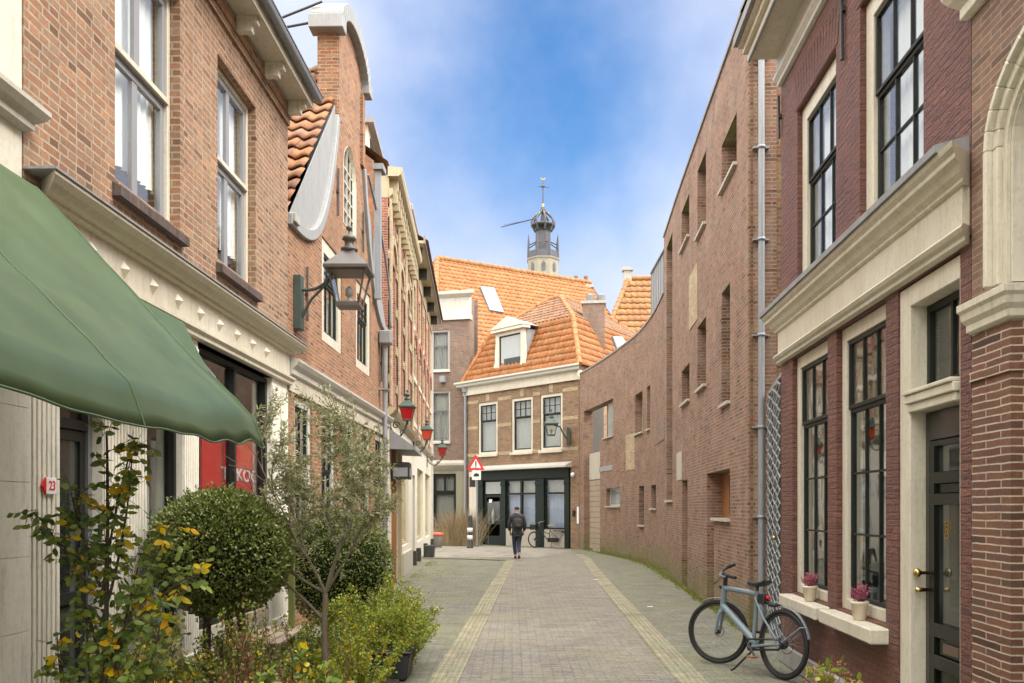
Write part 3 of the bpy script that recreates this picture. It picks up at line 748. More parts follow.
# ------------------------------------------------------------------ LEFT gabled house
F2 = Fac(XL(11.62), 11.62, XL(19.4), 19.4); L2 = F2.L
h2 = thing('gabled_house', 'orange brick house with a white capped scrolled neck gable behind the big lantern', 'house', F2.loc(), F2.a)
cs = F2.sY(15.5)
wins = [(F2.sY(13.45), F2.sY(14.85), 4.22, 5.78), (F2.sY(16.0), F2.sY(17.4), 4.22, 5.78)]
w = MB(); w.panel(0, L2, 3.3, 5.5, .3, [(a, b, c, 5.5) for a, b, c, d in wins])
# upper gable outline in two halves with the openings left out
def sweep(sgn):
    pts = []
    for k in range(13):
        t = k / 12; x = 3.85 - 2.75 * (1 - (1 - t) ** 1.0) ; 
        z = 5.5 + 2.45 * (t ** 3.4); pts.append((x, z))
    return pts
hw = 1.1; sw_ = sweep(1)
aw_, ac, ab = .55, 7.35, 6.42      # arched window: half width, spring height, sill
for sg in (-1, 1):
    # from centre line outwards
    side = [(cs + sg * min(x, (cs if sg < 0 else L2 - cs)), z) for x, z in sw_]
    arch = [(cs + sg * aw_ * math.sin(t * math.pi / 16), ac + aw_ * math.cos(t * math.pi / 16)) for t in range(9)]
    wn_ = wins[0] if sg < 0 else wins[1]
    inner = [(cs, 5.5)]
    e0, e1 = (wn_[1], wn_[0]) if sg < 0 else (wn_[0], wn_[1])
    low = [(cs, 5.5), (e0, 5.5), (e0, 5.78), (e1, 5.78), (e1, 5.5)]
    up = [(cs + sg * hw, 7.95), (cs + sg * hw, 9.35)] + [(cs + sg * hw * math.cos(t * math.pi / 12), 9.35 + .55 * math.sin(t * math.pi / 12)) for t in range(1, 7)]
    poly = low + side + up + arch + [(cs + sg * aw_, ab), (cs, ab)]
    w.prism(poly, 0, .3)
w.build('wall', 'brick_orange', h2)
for a, b, c_, d in wins:
    window(h2, a, b, c_, d, .02, .20, 'cream', 'dark_green', ((3, 1), (3, 3)), [.66], 'curtain', glass='glass', ct=.12, bar=.022, curt=(0, 1, 0, .95))
m = MB()
arc = [(cs + aw_ * .97 * math.cos(t * math.pi / 12), ac + aw_ * .97 * math.sin(t * math.pi / 12)) for t in range(13)]
pts = [(cs + aw_ * .97, ab + .03)] + arc + [(cs - aw_ * .97, ab + .03)]
m.tube([(x, .06, z) for x, z in pts], .06, 4, True, False)
af = m.build('window', 'cream', h2)
m = MB()
for k in (-1, 0, 1): m.box(cs + k * .27 - .012, cs + k * .27 + .012, .05, .08, ab, ac + math.sqrt(max(.01, aw_ ** 2 - (k * .27) ** 2)))
for k in range(5): m.box(cs - aw_, cs + aw_, .052, .078, ab + .24 * k + .1, ab + .24 * k + .124)
m.build('glazing_bar', 'cream', af)
m = MB(); m.prism([(x, z) for x, z in pts], .09, .1); m.build('pane', 'dark_glass', af)
# scroll stones
for sg in (-1, 1):
    m = MB(); outer = []
    for k in range(19):
        t = k / 18; x = 3.95 - 2.83 * t; z = 5.46 + 2.50 * (t ** 3.4); outer.append((x, z))
    vs = []; fs = []
    for k, (x, z) in enumerate(outer):
        x = min(x, (cs if sg < 0 else L2 - cs) + .02); p_ = outer[min(k + 1, 18)]; q_ = outer[max(k - 1, 0)]
        tx, tz = p_[0] - q_[0], p_[1] - q_[1]; l = math.hypot(tx, tz); nx, nz = tz / l, -tx / l
        th = .05
        for dy in (-.06, .36): vs += [(cs + sg * (x - nx * .10), dy, z - abs(nz) * .10), (cs + sg * (x + nx * th), dy, z + abs(nz) * th)]
    for k in range(18):
        a = 4 * k; fs += [(a, a + 4, a + 5, a + 1), (a + 2, a + 3, a + 7, a + 6), (a + 1, a + 5, a + 7, a + 3), (a, a + 2, a + 6, a + 4)]
    m.add(vs, fs + [(0, 1, 3, 2), (72, 74, 75, 73)]); m.build('scroll', 'lead_white', h2, .01)
# curved cap
m = MB(); o1 = []; o2 = []
for t in range(17):
    th = math.pi * t / 16; o1.append((cs + (hw + .16) * math.cos(th), 9.44 + .64 * math.sin(th))); o2.append((cs + (hw - .06) * math.cos(th), 9.33 + .50 * math.sin(th)))
for a in range(16): m.prism([o1[a], o1[a + 1], o2[a + 1], o2[a]], -.14, .38)
m.box(cs - hw - .2, cs - hw + .1, -.15, .4, 9.30, 9.52); m.box(cs + hw - .1, cs + hw + .2, -.15, .4, 9.30, 9.52)
m.build('gable_cap', 'lead_white', h2, .01)
m = MB(); m.box(cs - hw - .0, cs - hw + .22, -.05, -.002, 7.95, 9.25); m.box(cs + hw - .22, cs + hw, -.05, -.002, 7.95, 9.25); m.build('pilaster', 'brick_orange', h2)
m = MB()
for z0 in (4.3, 6.4, 8.2):
    for x in ((cs - 3.0, cs, cs + 3.0) if z0 < 5 else (cs - 1.05, cs + 1.05)): 
        if z0 > 5 or x != cs: m.tube([(x, -.03, z0), (x, -.03, z0 + .75)], .018, 6); m.box(x - .04, x + .04, -.04, 0, z0 + .36, z0 + .40)
m.build('wall_anchor', 'iron', h2)
# moulding and ground floor
cornice(.0, L2, [(.02, 3.42), (.06, 3.44), (.06, 3.50), (.11, 3.55), (.14, 3.60), (.14, 3.63), (.02, 3.66)], ends=False).build('moulding', 'white', h2)
MB().box(.003, L2, -.02, .2, 3.22, 3.418).build('frieze', 'cream', h2)
gw = []
for k in range(5): gw.append((.30 + k * 1.5, 1.25 + k * 1.5, .55, 3.2))
gw[4] = (.30 + 6.0, 7.3, .05, 3.2)
w = MB(); w.panel(0, L2, 0, 3.215, .3, gw); w.build('ground_wall', 'brick_orange', h2)
for a, b, c_, d in gw:
    window(h2, a, b, c_, d, .03, .13, 'white', 'dark_green', ((2, 1), (2, 2)), [.66], 'curtain', ct=.12, curt=(0, 1, 0, .9))
# tile roof behind the gable
rz = 9.3; half = cs + .0; sl = math.hypot(half, rz - 5.45)
o_w = lambda x, y, z: tuple(Vector((F2.o.x, F2.o.y, 0)) + Vector((F2.d.x, F2.d.y, 0)) * x + Vector((F2.n.x, F2.n.y, 0)) * y + Vector((0, 0, z)))
t1 = tile_roof((0, .03, 5.5), (0, 1, 0), (half, 0, rz - 5.5), [(0, 0), (6, 0), (6, sl), (0, sl)], .25, .34, .05, .045); t1.build('roof', 'tile_near', h2)
t1 = tile_roof((L2, .03, 5.5), (0, 1, 0), (-(L2 - half), 0, rz - 5.5), [(0, 0), (6, 0), (6, sl), (0, sl)], .25, .34, .05, .045); t1.build('roof', 'tile_near', h2)
zr = lambda x: 5.42 + x * (rz - 5.5) / half
for fl in (lambda x: x, lambda x: L2 - x):
    m = MB(); m.prism([(fl(x), z) for x, z in ((0, 5.40), (1.2, 5.5), (1.75, 5.83), (2.85, 6.0), (2.85, zr(2.85)), (0, zr(0)))], .012, .028); m.build('gable_flashing', 'lead_white', h2)
m = MB(); m.add([(0, .3, 5.44), (half, .3, rz - .09), (L2, .3, 5.44), (0, 6.3, 5.48), (half, 6.3, rz - .05), (L2, 6.3, 5.48)], [(0, 1, 4, 3), (1, 2, 5, 4), (3, 4, 5), (0, 3, 5, 2)]); m.box(0, .05, .3, 6.3, 0, 5.45); m.box(L2 - .05, L2, .3, 6.3, 0, 5.45); m.box(0, L2, 6.25, 6.3, 0, 5.5); m.box(0, L2, 1.5, 1.55, 0, 5.4); m.box(0, L2, .3, 6, 3.3, 3.35); m.box(cs - .7, cs + .7, .8, .85, 6, 8); m.build('inner_wall', 'interior', h2)
# rear chimney with iron stays
ch = MB(); ch.box(cs - 1.3, cs - .75, 1.6, 2.3, 7.2, 9.25); chm = ch.build('chimney', 'brick_orange', h2)
MB().box(cs - 1.36, cs - .69, 1.54, 2.36, 9.253, 9.42).build('cap', 'stone', chm, .01)
m = MB(); m.tube([(cs - 1.05, 1.6, 9.3), (cs - 1.2, .2, 9.45)], .02, 6); m.tube([(cs - 1.3, 2.0, 9.0), (cs - 1.2, .2, 9.75)], .02, 6); m.build('stay', 'iron', h2)
# gutter box shoulder at the near corner
MB().box(-.0, .22, -.10, .32, 5.40, 5.52).build('shoulder_stone', 'stone_grey', h2, .01)
# cable and downpipe
m = MB(); ps = []
for k in range(22):
    t = k / 21; ps.append((L2 - .02 - 2.6 * (t ** 2.2), -.07, 5.62 + 2.3 * t))
m.tube([(L2 + .1, -.07, 5.62)] + ps, .025, 6); m.build('flashing', 'lead', h2)

dp = thing('drainpipe', 'dark grey drainpipe with hopper head at the far corner of the gabled house', 'drainpipe', F2.loc(), F2.a)
x = F2.s(385, -.12)
m = MB(); m.tube([(x, -.12, .0), (x, -.12, 5.0)], .05, 10); m.build('pipe', 'lead', dp)
m = MB(); m.box(x - .16, x + .12, -.26, -.02, 5.03, 5.30); m.build('hopper', 'lead', dp, .02)
m = MB(); [m.box(x - .08, x + .08, -.19, -.0, z, z + .04) for z in (1.2, 2.6, 4.1)]; m.build('bracket', 'lead', dp)
dp = thing('drainpipe', 'pale grey square drainpipe high up beside the yellow cornice on the left', 'drainpipe', F2.loc(), F2.a)
x = F2.s(378, -.1)
m = MB(); m.box(x - .06, x + .06, -.16, -.04, 5.8, 8.3); m.build('pipe', 'zinc', dp)
m = MB(); m.box(x - .12, x + .25, -.22, -.02, 8.31, 8.42); m.build('hopper', 'lead', dp)

# ------------------------------------------------------------------ LEFT yellow trimmed house + next
F3 = Fac(-2.68, 19.45, -2.957, 26.5); L3 = F3.L
h3 = thing('striped_brick_house', 'narrow red and yellow striped brick house with a row of small cornice brackets', 'house', F3.loc(), F3.a)
wn3 = [(.7 + k * 2.1, 1.75 + k * 2.1) for k in range(3)]
holes = [(a, b, 4.6, 7.3) for a, b in wn3]
w = MB(); w.panel(0, L3, 3.9, 8.4, .3, holes); w.build('wall', 'brick_red', h3)
for a, b in wn3:
    wn = window(h3, a, b, 4.6, 7.3, .12, .08, 'cream', 'cream', ((2, 1), (2, 1)), [.6], 'curtain')
    m = MB()
    cxx = (a + b) / 2
    for k in range(9):
        t0 = math.pi * k / 9; t1_ = math.pi * (k + .92) / 9
        m.prism([(cxx + r_ * math.cos(t), 7.3 + r_ * .75 * math.sin(t)) for r_, t in ((.56, t0), (.80, t0), (.80, t1_), (.56, t1_))], -.05, .02)
    m.build('arch', 'brick_yellow', wn)
m = MB()
for z in (4.4, 5.3, 6.2, 7.1, 8.0):
    for x0, x1 in [(0, wn3[0][0])] + [(wn3[i][1], wn3[i + 1][0]) for i in range(2)] + [(wn3[2][1], L3)]: m.box(x0, x1, -.03, -.002, z, z + .2)
for x0, x1 in [(0, .35)] + [(wn3[i][1] + .3, wn3[i][1] + .75) for i in range(2)] + [(L3 - .4, L3)]: m.box(x0 + .01, x1, -.07, -.031, 3.95, 8.4)
m.build('band', 'brick_yellow', h3)
cornice(0, L3, [(.02, 8.42), (.10, 8.5), (.10, 8.62)], ends=False).build('architrave', 'ochre', h3)
m = MB()
for k in range(14): s_ = .2 + k * .5; m.box(s_, s_ + .16, -.20, .0, 8.62, 8.86); m.box(s_, s_ + .16, -.18, .0, 8.36, 8.62)
m.build('bracket', 'ochre', h3, .01)
MB().box(0, L3, -.02, .2, 8.41, 8.9).build('frieze', 'ochre', h3)
cornice(-.05, L3 + .02, [(.22, 8.86), (.28, 8.90), (.31, 8.98), (.31, 9.05), (.0, 9.07)], ends=False).build('cornice', 'ochre', h3)
w = MB(); w.panel(0, L3, 0, 3.85, .3, [(.95, 2.3, .0, 2.75), (3.3, 5.9, .7, 2.9)]); w.build('ground_wall', 'plaster', h3)
dr = MB().ring(.96, 2.29, .15, .25, .0, 2.74, .08).build('door', 'wood_brown', h3); MB().box(1.05, 2.2, .2, .24, .0, 2.66).build('leaf', 'black', dr)
MB().box(.80, .94, -.10, -.0, 0, 3.0).build('pilaster', 'wood_brown', h3); MB().box(2.32, 2.5, -.10, -.0, 0, 3.0).build('pilaster', 'ochre', h3)
m = MB(); m.add([(.3, -.0, 3.45), (2.9, -.0, 3.45), (2.9, -.55, 3.05), (.3, -.55, 3.05), (.3, 0, 3.0), (2.9, 0, 3.0), (2.9, -.55, 2.98), (.3, -.55, 2.98)], [(0, 1, 2, 3), (3, 2, 6, 7), (4, 5, 6, 7), (0, 3, 7, 4), (1, 5, 6, 2)]); m.build('canopy', 'lead', h3)
cornice(0, L3, [(.02, 3.70), (.12, 3.78), (.16, 3.86), (.0, 3.9)], ends=False).build('moulding', 'ochre', h3)
window(h3, 3.3, 5.9, .7, 2.9, .08, .1, 'ochre', 'ochre', ((3, 1),), None, 'curtain')
m = MB(); m.box(3.0, 6.2, -.1, -.002, .0, .55); m.build('plinth', 'stone', h3)
# dormer on its roof
dm = MB(); s0 = F3.sY(20.8); dm.box(s0, s0 + 5.0, .6, 2.5, 9.2, 10.55); dmo = dm.build('dormer', 'plaster', h3)
MB().box(s0 - .15, s0 + 5.15, .45, 2.6, 10.552, 10.68).build('lead_roof', 'lead', dmo)
MB().box(s0 + .4, s0 + 3.2, .57, .599, 9.5, 10.4).build('window', 'dark_glass', dmo)
m = MB(); m.add([(0, 0, 9.2), (L3, 0, 9.2), (L3, 4, 12), (0, 4, 12), (0, 4, 0), (L3, 4, 0), (0, .3, 0), (L3, .3, 0), (0, .3, 9.2), (L3, .3, 9.2)], [(0, 1, 2, 3), (3, 2, 5, 4), (6, 8, 3, 4), (7, 9, 2, 5)]); m.box(0, L3, 1.5, 1.6, 0, 9); m.build('roof', 'tile_near', h3)

F4 = Fac(-2.97, 26.55, -3.40, 38.0); L4 = F4.L
h4 = thing('corner_house', 'tall pale trimmed house at the far left corner with black eave brackets', 'house', F4.loc(), F4.a)
wn4 = [(.8 + k * 2.2, 1.9 + k * 2.2) for k in range(5)]
w = MB(); w.panel(0, L4, 3.9, 9.0, .3, [(a, b, 4.5, 6.7) for a, b in wn4] + [(a, b, 7.4, 8.6) for a, b in wn4]); w.build('wall', 'brick_yellow', h4)
for a, b in wn4:
    wn = window(h4, a, b, 4.5, 6.7, .12, .08, 'cream', 'dark_sash', ((2, 1), (2, 1)), [.6], 'curtain')
    m = MB(); cxx = (a + b) / 2
    for k in range(7):
        t0 = math.pi * k / 7; t1_ = math.pi * (k + .9) / 7
        m.prism([(cxx + r_ * math.cos(t), 6.6 + r_ * .8 * math.sin(t)) for r_, t in ((.58, t0), (.78, t0), (.78, t1_), (.58, t1_))], -.05, .02)
    m.build('arch', 'brick_red', wn)
    window(h4, a, b, 7.4, 8.6, .12, .08, 'cream', 'dark_sash', ((2, 1),), None, 'curtain')
m = MB(); [m.box(x0, x0 + .32, -.05, -.002, 3.95, 8.98) for x0 in [0.02] + [wn4[i][1] + .38 for i in range(4)]]; m.build('pilaster', 'brick_red', h4)
m = MB(); m.box(L4 - .45, L4, -.08, .0, 0, 8.98); m.build('corner_pilaster', 'white', h4)
m = MB(); [m.box(wn4[i][0] - .3, wn4[i][1] + .3, -.03, -.002, z, z + .14) for i in range(5) for z in (4.2, 5.6, 7.1)]; m.build('band', 'cream', h4)
MB().box(0, L4, -.04, .3, 9.003, 9.5).build('frieze', 'ochre', h4)
m = MB(); m.box(-.05, L4 + .2, -.36, .2, 9.503, 9.58); m.build('soffit', 'ochre', h4)
m = MB(); m.box(-.05, L4 + .22, -.42, -.361, 9.50, 9.74); m.build('gutter', 'lead', h4)
m = MB(); [m.box(.4 + k * 2.4, .62 + k * 2.4, -.30, -.041, 9.18, 9.50) for k in range(5)]; m.build('bracket', 'black', h4, .03)
w = MB(); w.panel(0, L4, 0, 3.85, .3, [(.5, 1.5, 0, 2.7), (2.6, 5.6, .6, 3.0), (7, 10, .6, 3.0)]); w.build('ground_wall', 'plaster', h4)
window(h4, 2.6, 5.6, .6, 3.0, .08, .1, 'ochre', 'ochre', ((2, 1),), None, 'curtain'); window(h4, 7, 10, .6, 3.0, .08, .1, 'ochre', 'ochre', ((2, 1),), None, 'curtain')
MB().box(.5, 1.5, .15, .2, 0, 2.7).build('door', 'dark_green', h4)
cornice(0, L4, [(.02, 3.7), (.12, 3.78), (.16, 3.86), (0, 3.9)], ends=False).build('moulding', 'cream', h4)
m = MB(); [m.box(s_, s_ + .3, -.14, -.002, 0, .42) for s_ in (.1, 2.1, 5.9, 10.6)]; m.build('plinth_block', 'pot_black', h4)
s0 = F4.sY(31); dm = MB(); dm.box(s0 - 1.5, s0 + 1.6, .35, 2.5, 9.6, 11.4); dmo = dm.build('dormer', 'plaster', h4)
MB().box(s0 - 1.7, s0 + 1.8, .15, 2.6, 11.403, 11.62).build('lead_roof', 'lead', dmo, .03)
m = MB(); m.add([(0, -.5, 9.6), (L4, -.5, 9.6), (L4, 4, 12.2), (0, 4, 12.2), (0, 4, 0), (L4, 4, 0), (0, .3, 0), (L4, .3, 0), (0, .3, 9.6), (L4, .3, 9.6)], [(0, 1, 2, 3), (3, 2, 5, 4), (6, 8, 3, 4), (7, 9, 2, 5)]); m.box(0, L4, 1.5, 1.6, 0, 9); m.build('roof', 'tile_near', h4)
# ------------------------------------------------------------------ RIGHT maroon house
XR = lambda Y: 2.5 + .0522 * Y
FR = Fac(XR(10.1), 10.1, XR(5.46), 5.46); LR = FR.L
M['door_green'] = paint('door_green', (.005, .007, .005), .2, .2, (.015, .017, .013), spec=.2)
M['slot_brown'] = paint('slot_brown', (.10, .06, .04), .4, .2)
r1 = thing('maroon_house', 'maroon painted brick house on the right with tall cream framed windows and cream cornices', 'house', FR.loc(), FR.a)
S = FR.s
ow1 = (S(792.5), S(827.6)); ow2 = (S(836.5), S(885.8)); od = (S(898.2), S(960.3))
w = MB(); w.panel(0, LR, 0, 3.34, .3, [(ow1[0], ow1[1], .80, 3.30), (ow2[0], ow2[1], .80, 3.30), (od[0], od[1], .16, 3.30)])
u1 = (S(797.5), S(836)); u2 = (S(860), S(923.5))
w.panel(0, LR, 3.36, 6.56, .3, [(u1[0], u1[1], 3.98, 5.86), (u2[0], u2[1], 3.98, 5.86)]); w.build('wall', 'brick_maroon', r1)
for a, b in (ow1, ow2):
    wn = window(r1, a, b, .80, 3.30, .05, .125, 'cream', 'dark_sash', ((3, 3), (3, 1)), [.735], None, 'glass_strong', .14, .035, .018, cr=.03)
    MB().curtain(a + .12, b - .3, .9, 3.15, .36, .02, .16).build('curtain', 'curtain', wn)
    MB().box(a - .07 if a > ow1[0] + .1 else a - .03, b + .06, -.14, .05, .66, .782).build('sill', 'cream', wn, .012)
for a, b in (u1, u2):
    window(r1, a, b, 3.98, 5.86, .05, .165, 'cream', 'dark_sash', ((3, 2), (3, 1)), [.585], 'curtain', 'glass', .14, .032, .017, curt=(.12, 1, 0, 1), cr=.03, cy=.14)
# flat arches over the upper windows
m = MB()
for a, b in (u1, u2):
    for k in range(16):
        x = a - .06 + (b - a + .12) * k / 16; lean = (k - 7.5) * .012; ww = (b - a + .12) / 16 - .008
        m.prism([(x, 5.87), (x + ww, 5.87), (x + ww + lean * 1.0, 6.25), (x + lean, 6.25)], -.006, -.001)
m.build('flat_arch', 'brick_maroon', r1)
# doorcase
a, b = od
dc = MB(); dc.box(a + .003, a + .19, .012, .16, .16, 3.29); dc.box(b - .04, b - .003, .012, .16, .16, 3.29); dc.box(a + .19, b - .04, .012, .16, 3.14, 3.29)
dcm = dc.build('doorcase', 'cream', r1, .006)
m = MB(); m.box(a + .16, b - .06, -.02, .2, 2.44, 2.50); m.box(a + .18, b - .08, .0, .2, 2.38, 2.439); m.box(a + .17, b - .07, -.035, .2, 2.501, 2.53); m.build('transom', 'cream', dcm, .006)
tw0, tw1 = a + .195, b - .045
tf = MB().ring(tw0, tw1, .13, .18, 2.535, 3.135, .05); tf.box((tw0 + tw1) / 2 - .015, (tw0 + tw1) / 2 + .015, .135, .175, 2.58, 3.09); fan = tf.build('fanlight', 'dark_sash', r1)
MB().box(tw0 + .04, tw1 - .04, .15, .156, 2.57, 3.1).build('pane', 'glass_strong', fan)
MB().box(tw0 + .03, tw1 - .03, .30, .32, 2.5, 3.13).build('blind', 'curtain_grey', fan)
m = MB(); m.ring(tw0, tw1, .12, .17, .17, 2.375, .07, .12, .2); door = m.build('door', 'black_gloss', r1, .004)
m = MB(); lx0, lx1 = tw0 + .075, tw1 - .075
for z0, z1 in ((.30, .36), (.58, .68), (.80, .90), (1.72, 1.80), (1.87, 1.95), (2.13, 2.17)): m.box(lx0, lx1, .115, .165, z0, z1)
m.box(lx0, lx0 + .08, .118, .165, .3, 2.17); m.box(lx1 - .08, lx1, .118, .165, .3, 2.17); m.box(lx0, lx1, .14, .165, .68, .80); m.box(lx0, lx1, .14, .165, 1.80, 1.87); m.box(lx0, lx1, .145, .165, .36, .58)
m.build('rail', 'door_green', door, .006)
MB().box(lx0 + .07, lx1 - .07, .15, .156, .88, 2.15).build('pane', 'dark_glass', door)
m = MB(); cxd = (lx0 + lx1) / 2; m.box(cxd - .12, cxd + .12, .125, .139, .705, .775); m.build('letter_slot', 'slot_brown', door, .004)
m = MB(); m.lathe([(.0, 0), (.028, .005), (.034, .03), (.02, .045), (.012, .06), (.012, .1)], 12, (lx0 - .03, .02, 1.24), mat=Matrix.Rotation(R(-90), 3, 'X')); m.build('knob', 'brass', door)
m = MB(); m.lathe([(.0, 0), (.018, .005), (.018, .03), (.01, .1)], 10, (lx0 - .03, .03, 1.12), mat=Matrix.Rotation(R(-90), 3, 'X')); m.build('lock', 'brass', door)
nx = FR.s(946, .14); m = MB(); m.ring(nx - .035, nx + .035, .143, .149, 1.49, 1.61, .006); m.build('number_frame', 'brass', door)
text_mesh('8', .10, 'brass', door, (nx, .146, 1.55), (R(90), 0, 0), name='house_number', extrude=.002)
# step and plinth
m = MB(); m.box(-.0, od[0] - .02, -.05, -.002, 0, .20); m.box(od[1] + .02, LR, -.05, -.002, 0, .2); m.build('plinth', 'stone_grey', r1, .008)
MB().box(od[0], od[1], -.18, .2, 0, .155).build('step', 'stone_grey', r1, .012)
# frieze, mouldings and cornice
MB().box(.0, LR - .02, -.045, .05, 3.42, 3.70).build('frieze', 'cream', r1)
cornice(.02, LR - .02, [(.02, 3.31), (.05, 3.32), (.05, 3.35), (.075, 3.365), (.09, 3.39), (.075, 3.41), (.06, 3.418)]).build('moulding', 'cream', r1, .002)
cornice(.0, LR - .02, [(.05, 3.66), (.07, 3.67), (.07, 3.69), (.10, 3.72), (.12, 3.76), (.155, 3.78), (.155, 3.81), (.18, 3.835), (.19, 3.865)]).build('cornice', 'cream', r1, .003)
m = MB(); m.add([(-.2, -.21, 3.868), (LR - .02, -.21, 3.868), (LR - .02, .02, 3.868), (-.2, .02, 3.868), (-.2, -.21, 3.915), (LR - .02, -.21, 3.915), (LR - .02, .02, 3.975), (-.2, .02, 3.975)], [(0, 1, 2, 3), (4, 5, 6, 7), (0, 1, 5, 4), (0, 4, 7, 3), (1, 2, 6, 5)]); m.build('lead_flashing', 'lead', r1)
# eave
MB().box(-.0, LR, -.06, .2, 6.60, 6.76).build('eave_frieze', 'white', r1)
cornice(.0, LR, [(.02, 6.43), (.045, 6.44), (.045, 6.48), (.08, 6.52), (.08, 6.56), (.03, 6.59)]).build('moulding', 'white', r1)
MB().box(-.05, LR, -.34, .1, 6.762, 6.80).build('soffit', 'cream', r1)
m = MB(); m.box(-.06, LR, -.37, -.341, 6.74, 6.90); m.box(-.07, LR, -.42, -.371, 6.83, 6.93); m.box(-.08, LR, -.47, -.421, 6.90, 6.96); m.build('fascia', 'cream', r1)
m = MB(); m.box(-.10, LR, -.52, -.471, 6.93, 7.03); m.build('gutter', 'lead', r1)
m = MB(); m.tube([(-.06, -.355, 6.745), (LR, -.355, 6.745)], .018, 6); m.build('gutter_rim', 'zinc', r1)
m = MB()
for px, y0, y1 in ((842.5, -40, 60), (779.5, 96, 138), (842.5, 60, 61)):
    s_ = S(px, -.02); za, zb = FR.z(px, y1, -.02), FR.z(px, y0, -.02)
    if zb - za > .1: m.tube([(s_, -.025, za), (s_, -.03, zb)], .018, 6); m.box(s_ - .035, s_ + .035, -.035, 0, (za + zb) / 2 - .02, (za + zb) / 2 + .02)
m.build('wall_anchor', 'iron', r1)
m = MB(); m.add([(-.05, -.45, 7.0), (LR, -.45, 7.0), (LR, 2.6, 9.8), (-.05, 2.6, 9.8), (LR, 5.2, 7), (-.05, 5.2, 7)], [(0, 1, 2, 3), (3, 2, 4, 5), (0, 3, 5), (1, 4, 2)]); m.build('roof', 'tile_near', r1)
m = MB(); m.box(0, LR, 5, 5.2, 0, 7); m.box(0, .06, .301, 5, 0, 7); m.box(LR - .05, LR, .301, 5, 0, 7); m.box(.06, LR - .05, .301, 5, 3.36, 3.4); m.box(.06, LR - .05, 1.7, 1.75, 0, 3.3); m.box(.06, LR - .05, 1.4, 1.45, 3.41, 6.8); m.build('inner_wall', 'interior', r1)
MB().box(-.02, .0, .0, 5, 0, 7).build('side_wall', 'brick_maroon', r1)

# flower pots on the two ground floor sills
def heather(px, lab, f):
    s_ = FR.s(px, -.02)
    wp = Vector((*FR.o, 0)) + Vector((*FR.d, 0)) * s_ + Vector((*FR.n, 0)) * (-.035)
    t = thing('flower_pot', lab, 'potted plant', (wp.x, wp.y, .784), 0, 'flower pots on the cream window sills')
    t.scale = (1.3, 1.3, 1.3)
    m = MB(); m.lathe([(.036, 0), (.040, .004), (.052, .10), (.056, .102), (.056, .118), (.050, .118), (.049, .10), (.0, .098)], 20); m.build('pot', 'pot_cream', t)
    m = MB(); g = MB()
    for k in range(46):
        d = (rdir() * .45 + Vector((0, 0, 1))).normalized(); L = random.uniform(.07, .13) * f; b_ = Vector((random.uniform(-.02, .02), random.uniform(-.02, .02), .095))
        g.tube([b_, b_ + d * L], [.0015, .001], 4)
        for q in range(26): leaf(m, b_ + d * L * random.uniform(.35, 1), rdir(.3) * .014, .004)
    g.build('stem', 'twig', t); m.build('blossom', 'petal_pink', t)
heather(811.5, 'cream pot of pink heather on the sill of the window nearer the grey gate', 1.0)
heather(861.5, 'cream pot of pink heather on the sill beside the dark green front door', 1.1)

# ------------------------------------------------------------------ RIGHT near house with arched portal
FN = Fac(XR(5.45), 5.45, XR(-3), -3); LN = FN.L
n1 = thing('portal_house', 'brown brick house at the near right edge with a cream arched portal on brick piers', 'house', FN.loc(), FN.a)
pw = FN.sY(4.98); pe = pw + 1.5
w = MB(); w.panel(0, pw, 0, 2.8, .75, []); w.panel(pe, LN, 0, 2.8, .75, []); w.build('pier', 'brick_brown', n1)
w = MB(); w.panel(0, pw, 2.8, 3.05, .4); w.panel(pe, LN, 2.8, 3.05, .4)
w.panel(0, LN, 4.65, 9, .4, [(pw + .0, pe, 5.3, 7.4)])
# wall around the arch
ax = (pw + pe) / 2; ar = (pe - pw) / 2; asz = 3.72
arcpts = [(ax - ar * math.cos(t * math.pi / 16), asz + .42 * math.sin(t * math.pi / 16)) for t in range(17)]
w.prism([(0, 3.05), (pw, 3.05), (pw, asz)] + arcpts[1:9] + [(ax, 4.65), (0, 4.65)], 0, .4)
w.prism([(LN, 3.05), (pe, 3.05), (pe, asz)] + list(reversed(arcpts))[1:9] + [(ax, 4.65), (LN, 4.65)], 0, .4)
w.build('wall', 'brick_brown_up', n1)
window(n1, pw, pe, 5.3, 7.4, .05, .12, 'cream', 'dark_sash', ((2, 2), (2, 1)), [.6], 'curtain')
def archband(r0, r1, y0, y1, z0=2.95):
    m = MB()
    def P(r_, t): return (ax - (ar + r_) * math.cos(t), asz + (.42 + r_) * math.sin(t))
    for k in range(16):
        t0, t1_ = math.pi * k / 16, math.pi * (k + 1) / 16; m.prism([P(r0, t0), P(r1, t0), P(r1, t1_), P(r0, t1_)], y0, y1)
    m.box(ax - ar - r1, ax - ar - r0, y0, y1, z0, asz); m.box(ax + ar + r0, ax + ar + r1, y0, y1, z0, asz); return m
archband(.0, .05, -.02, -.001).build('arch_moulding', 'cream', n1)
archband(.05, .11, -.05, -.001).build('arch_moulding', 'cream', n1, .006)
archband(.11, .15, -.085, -.001).build('arch_moulding', 'cream', n1, .006)
archband(-.02, -.001, .0, .6).build('arch_reveal', 'plaster', n1)
cp = [(.01, 2.745), (.03, 2.76), (.03, 2.80), (.05, 2.83), (.055, 2.87), (.07, 2.89), (.07, 2.93), (.01, 2.945)]
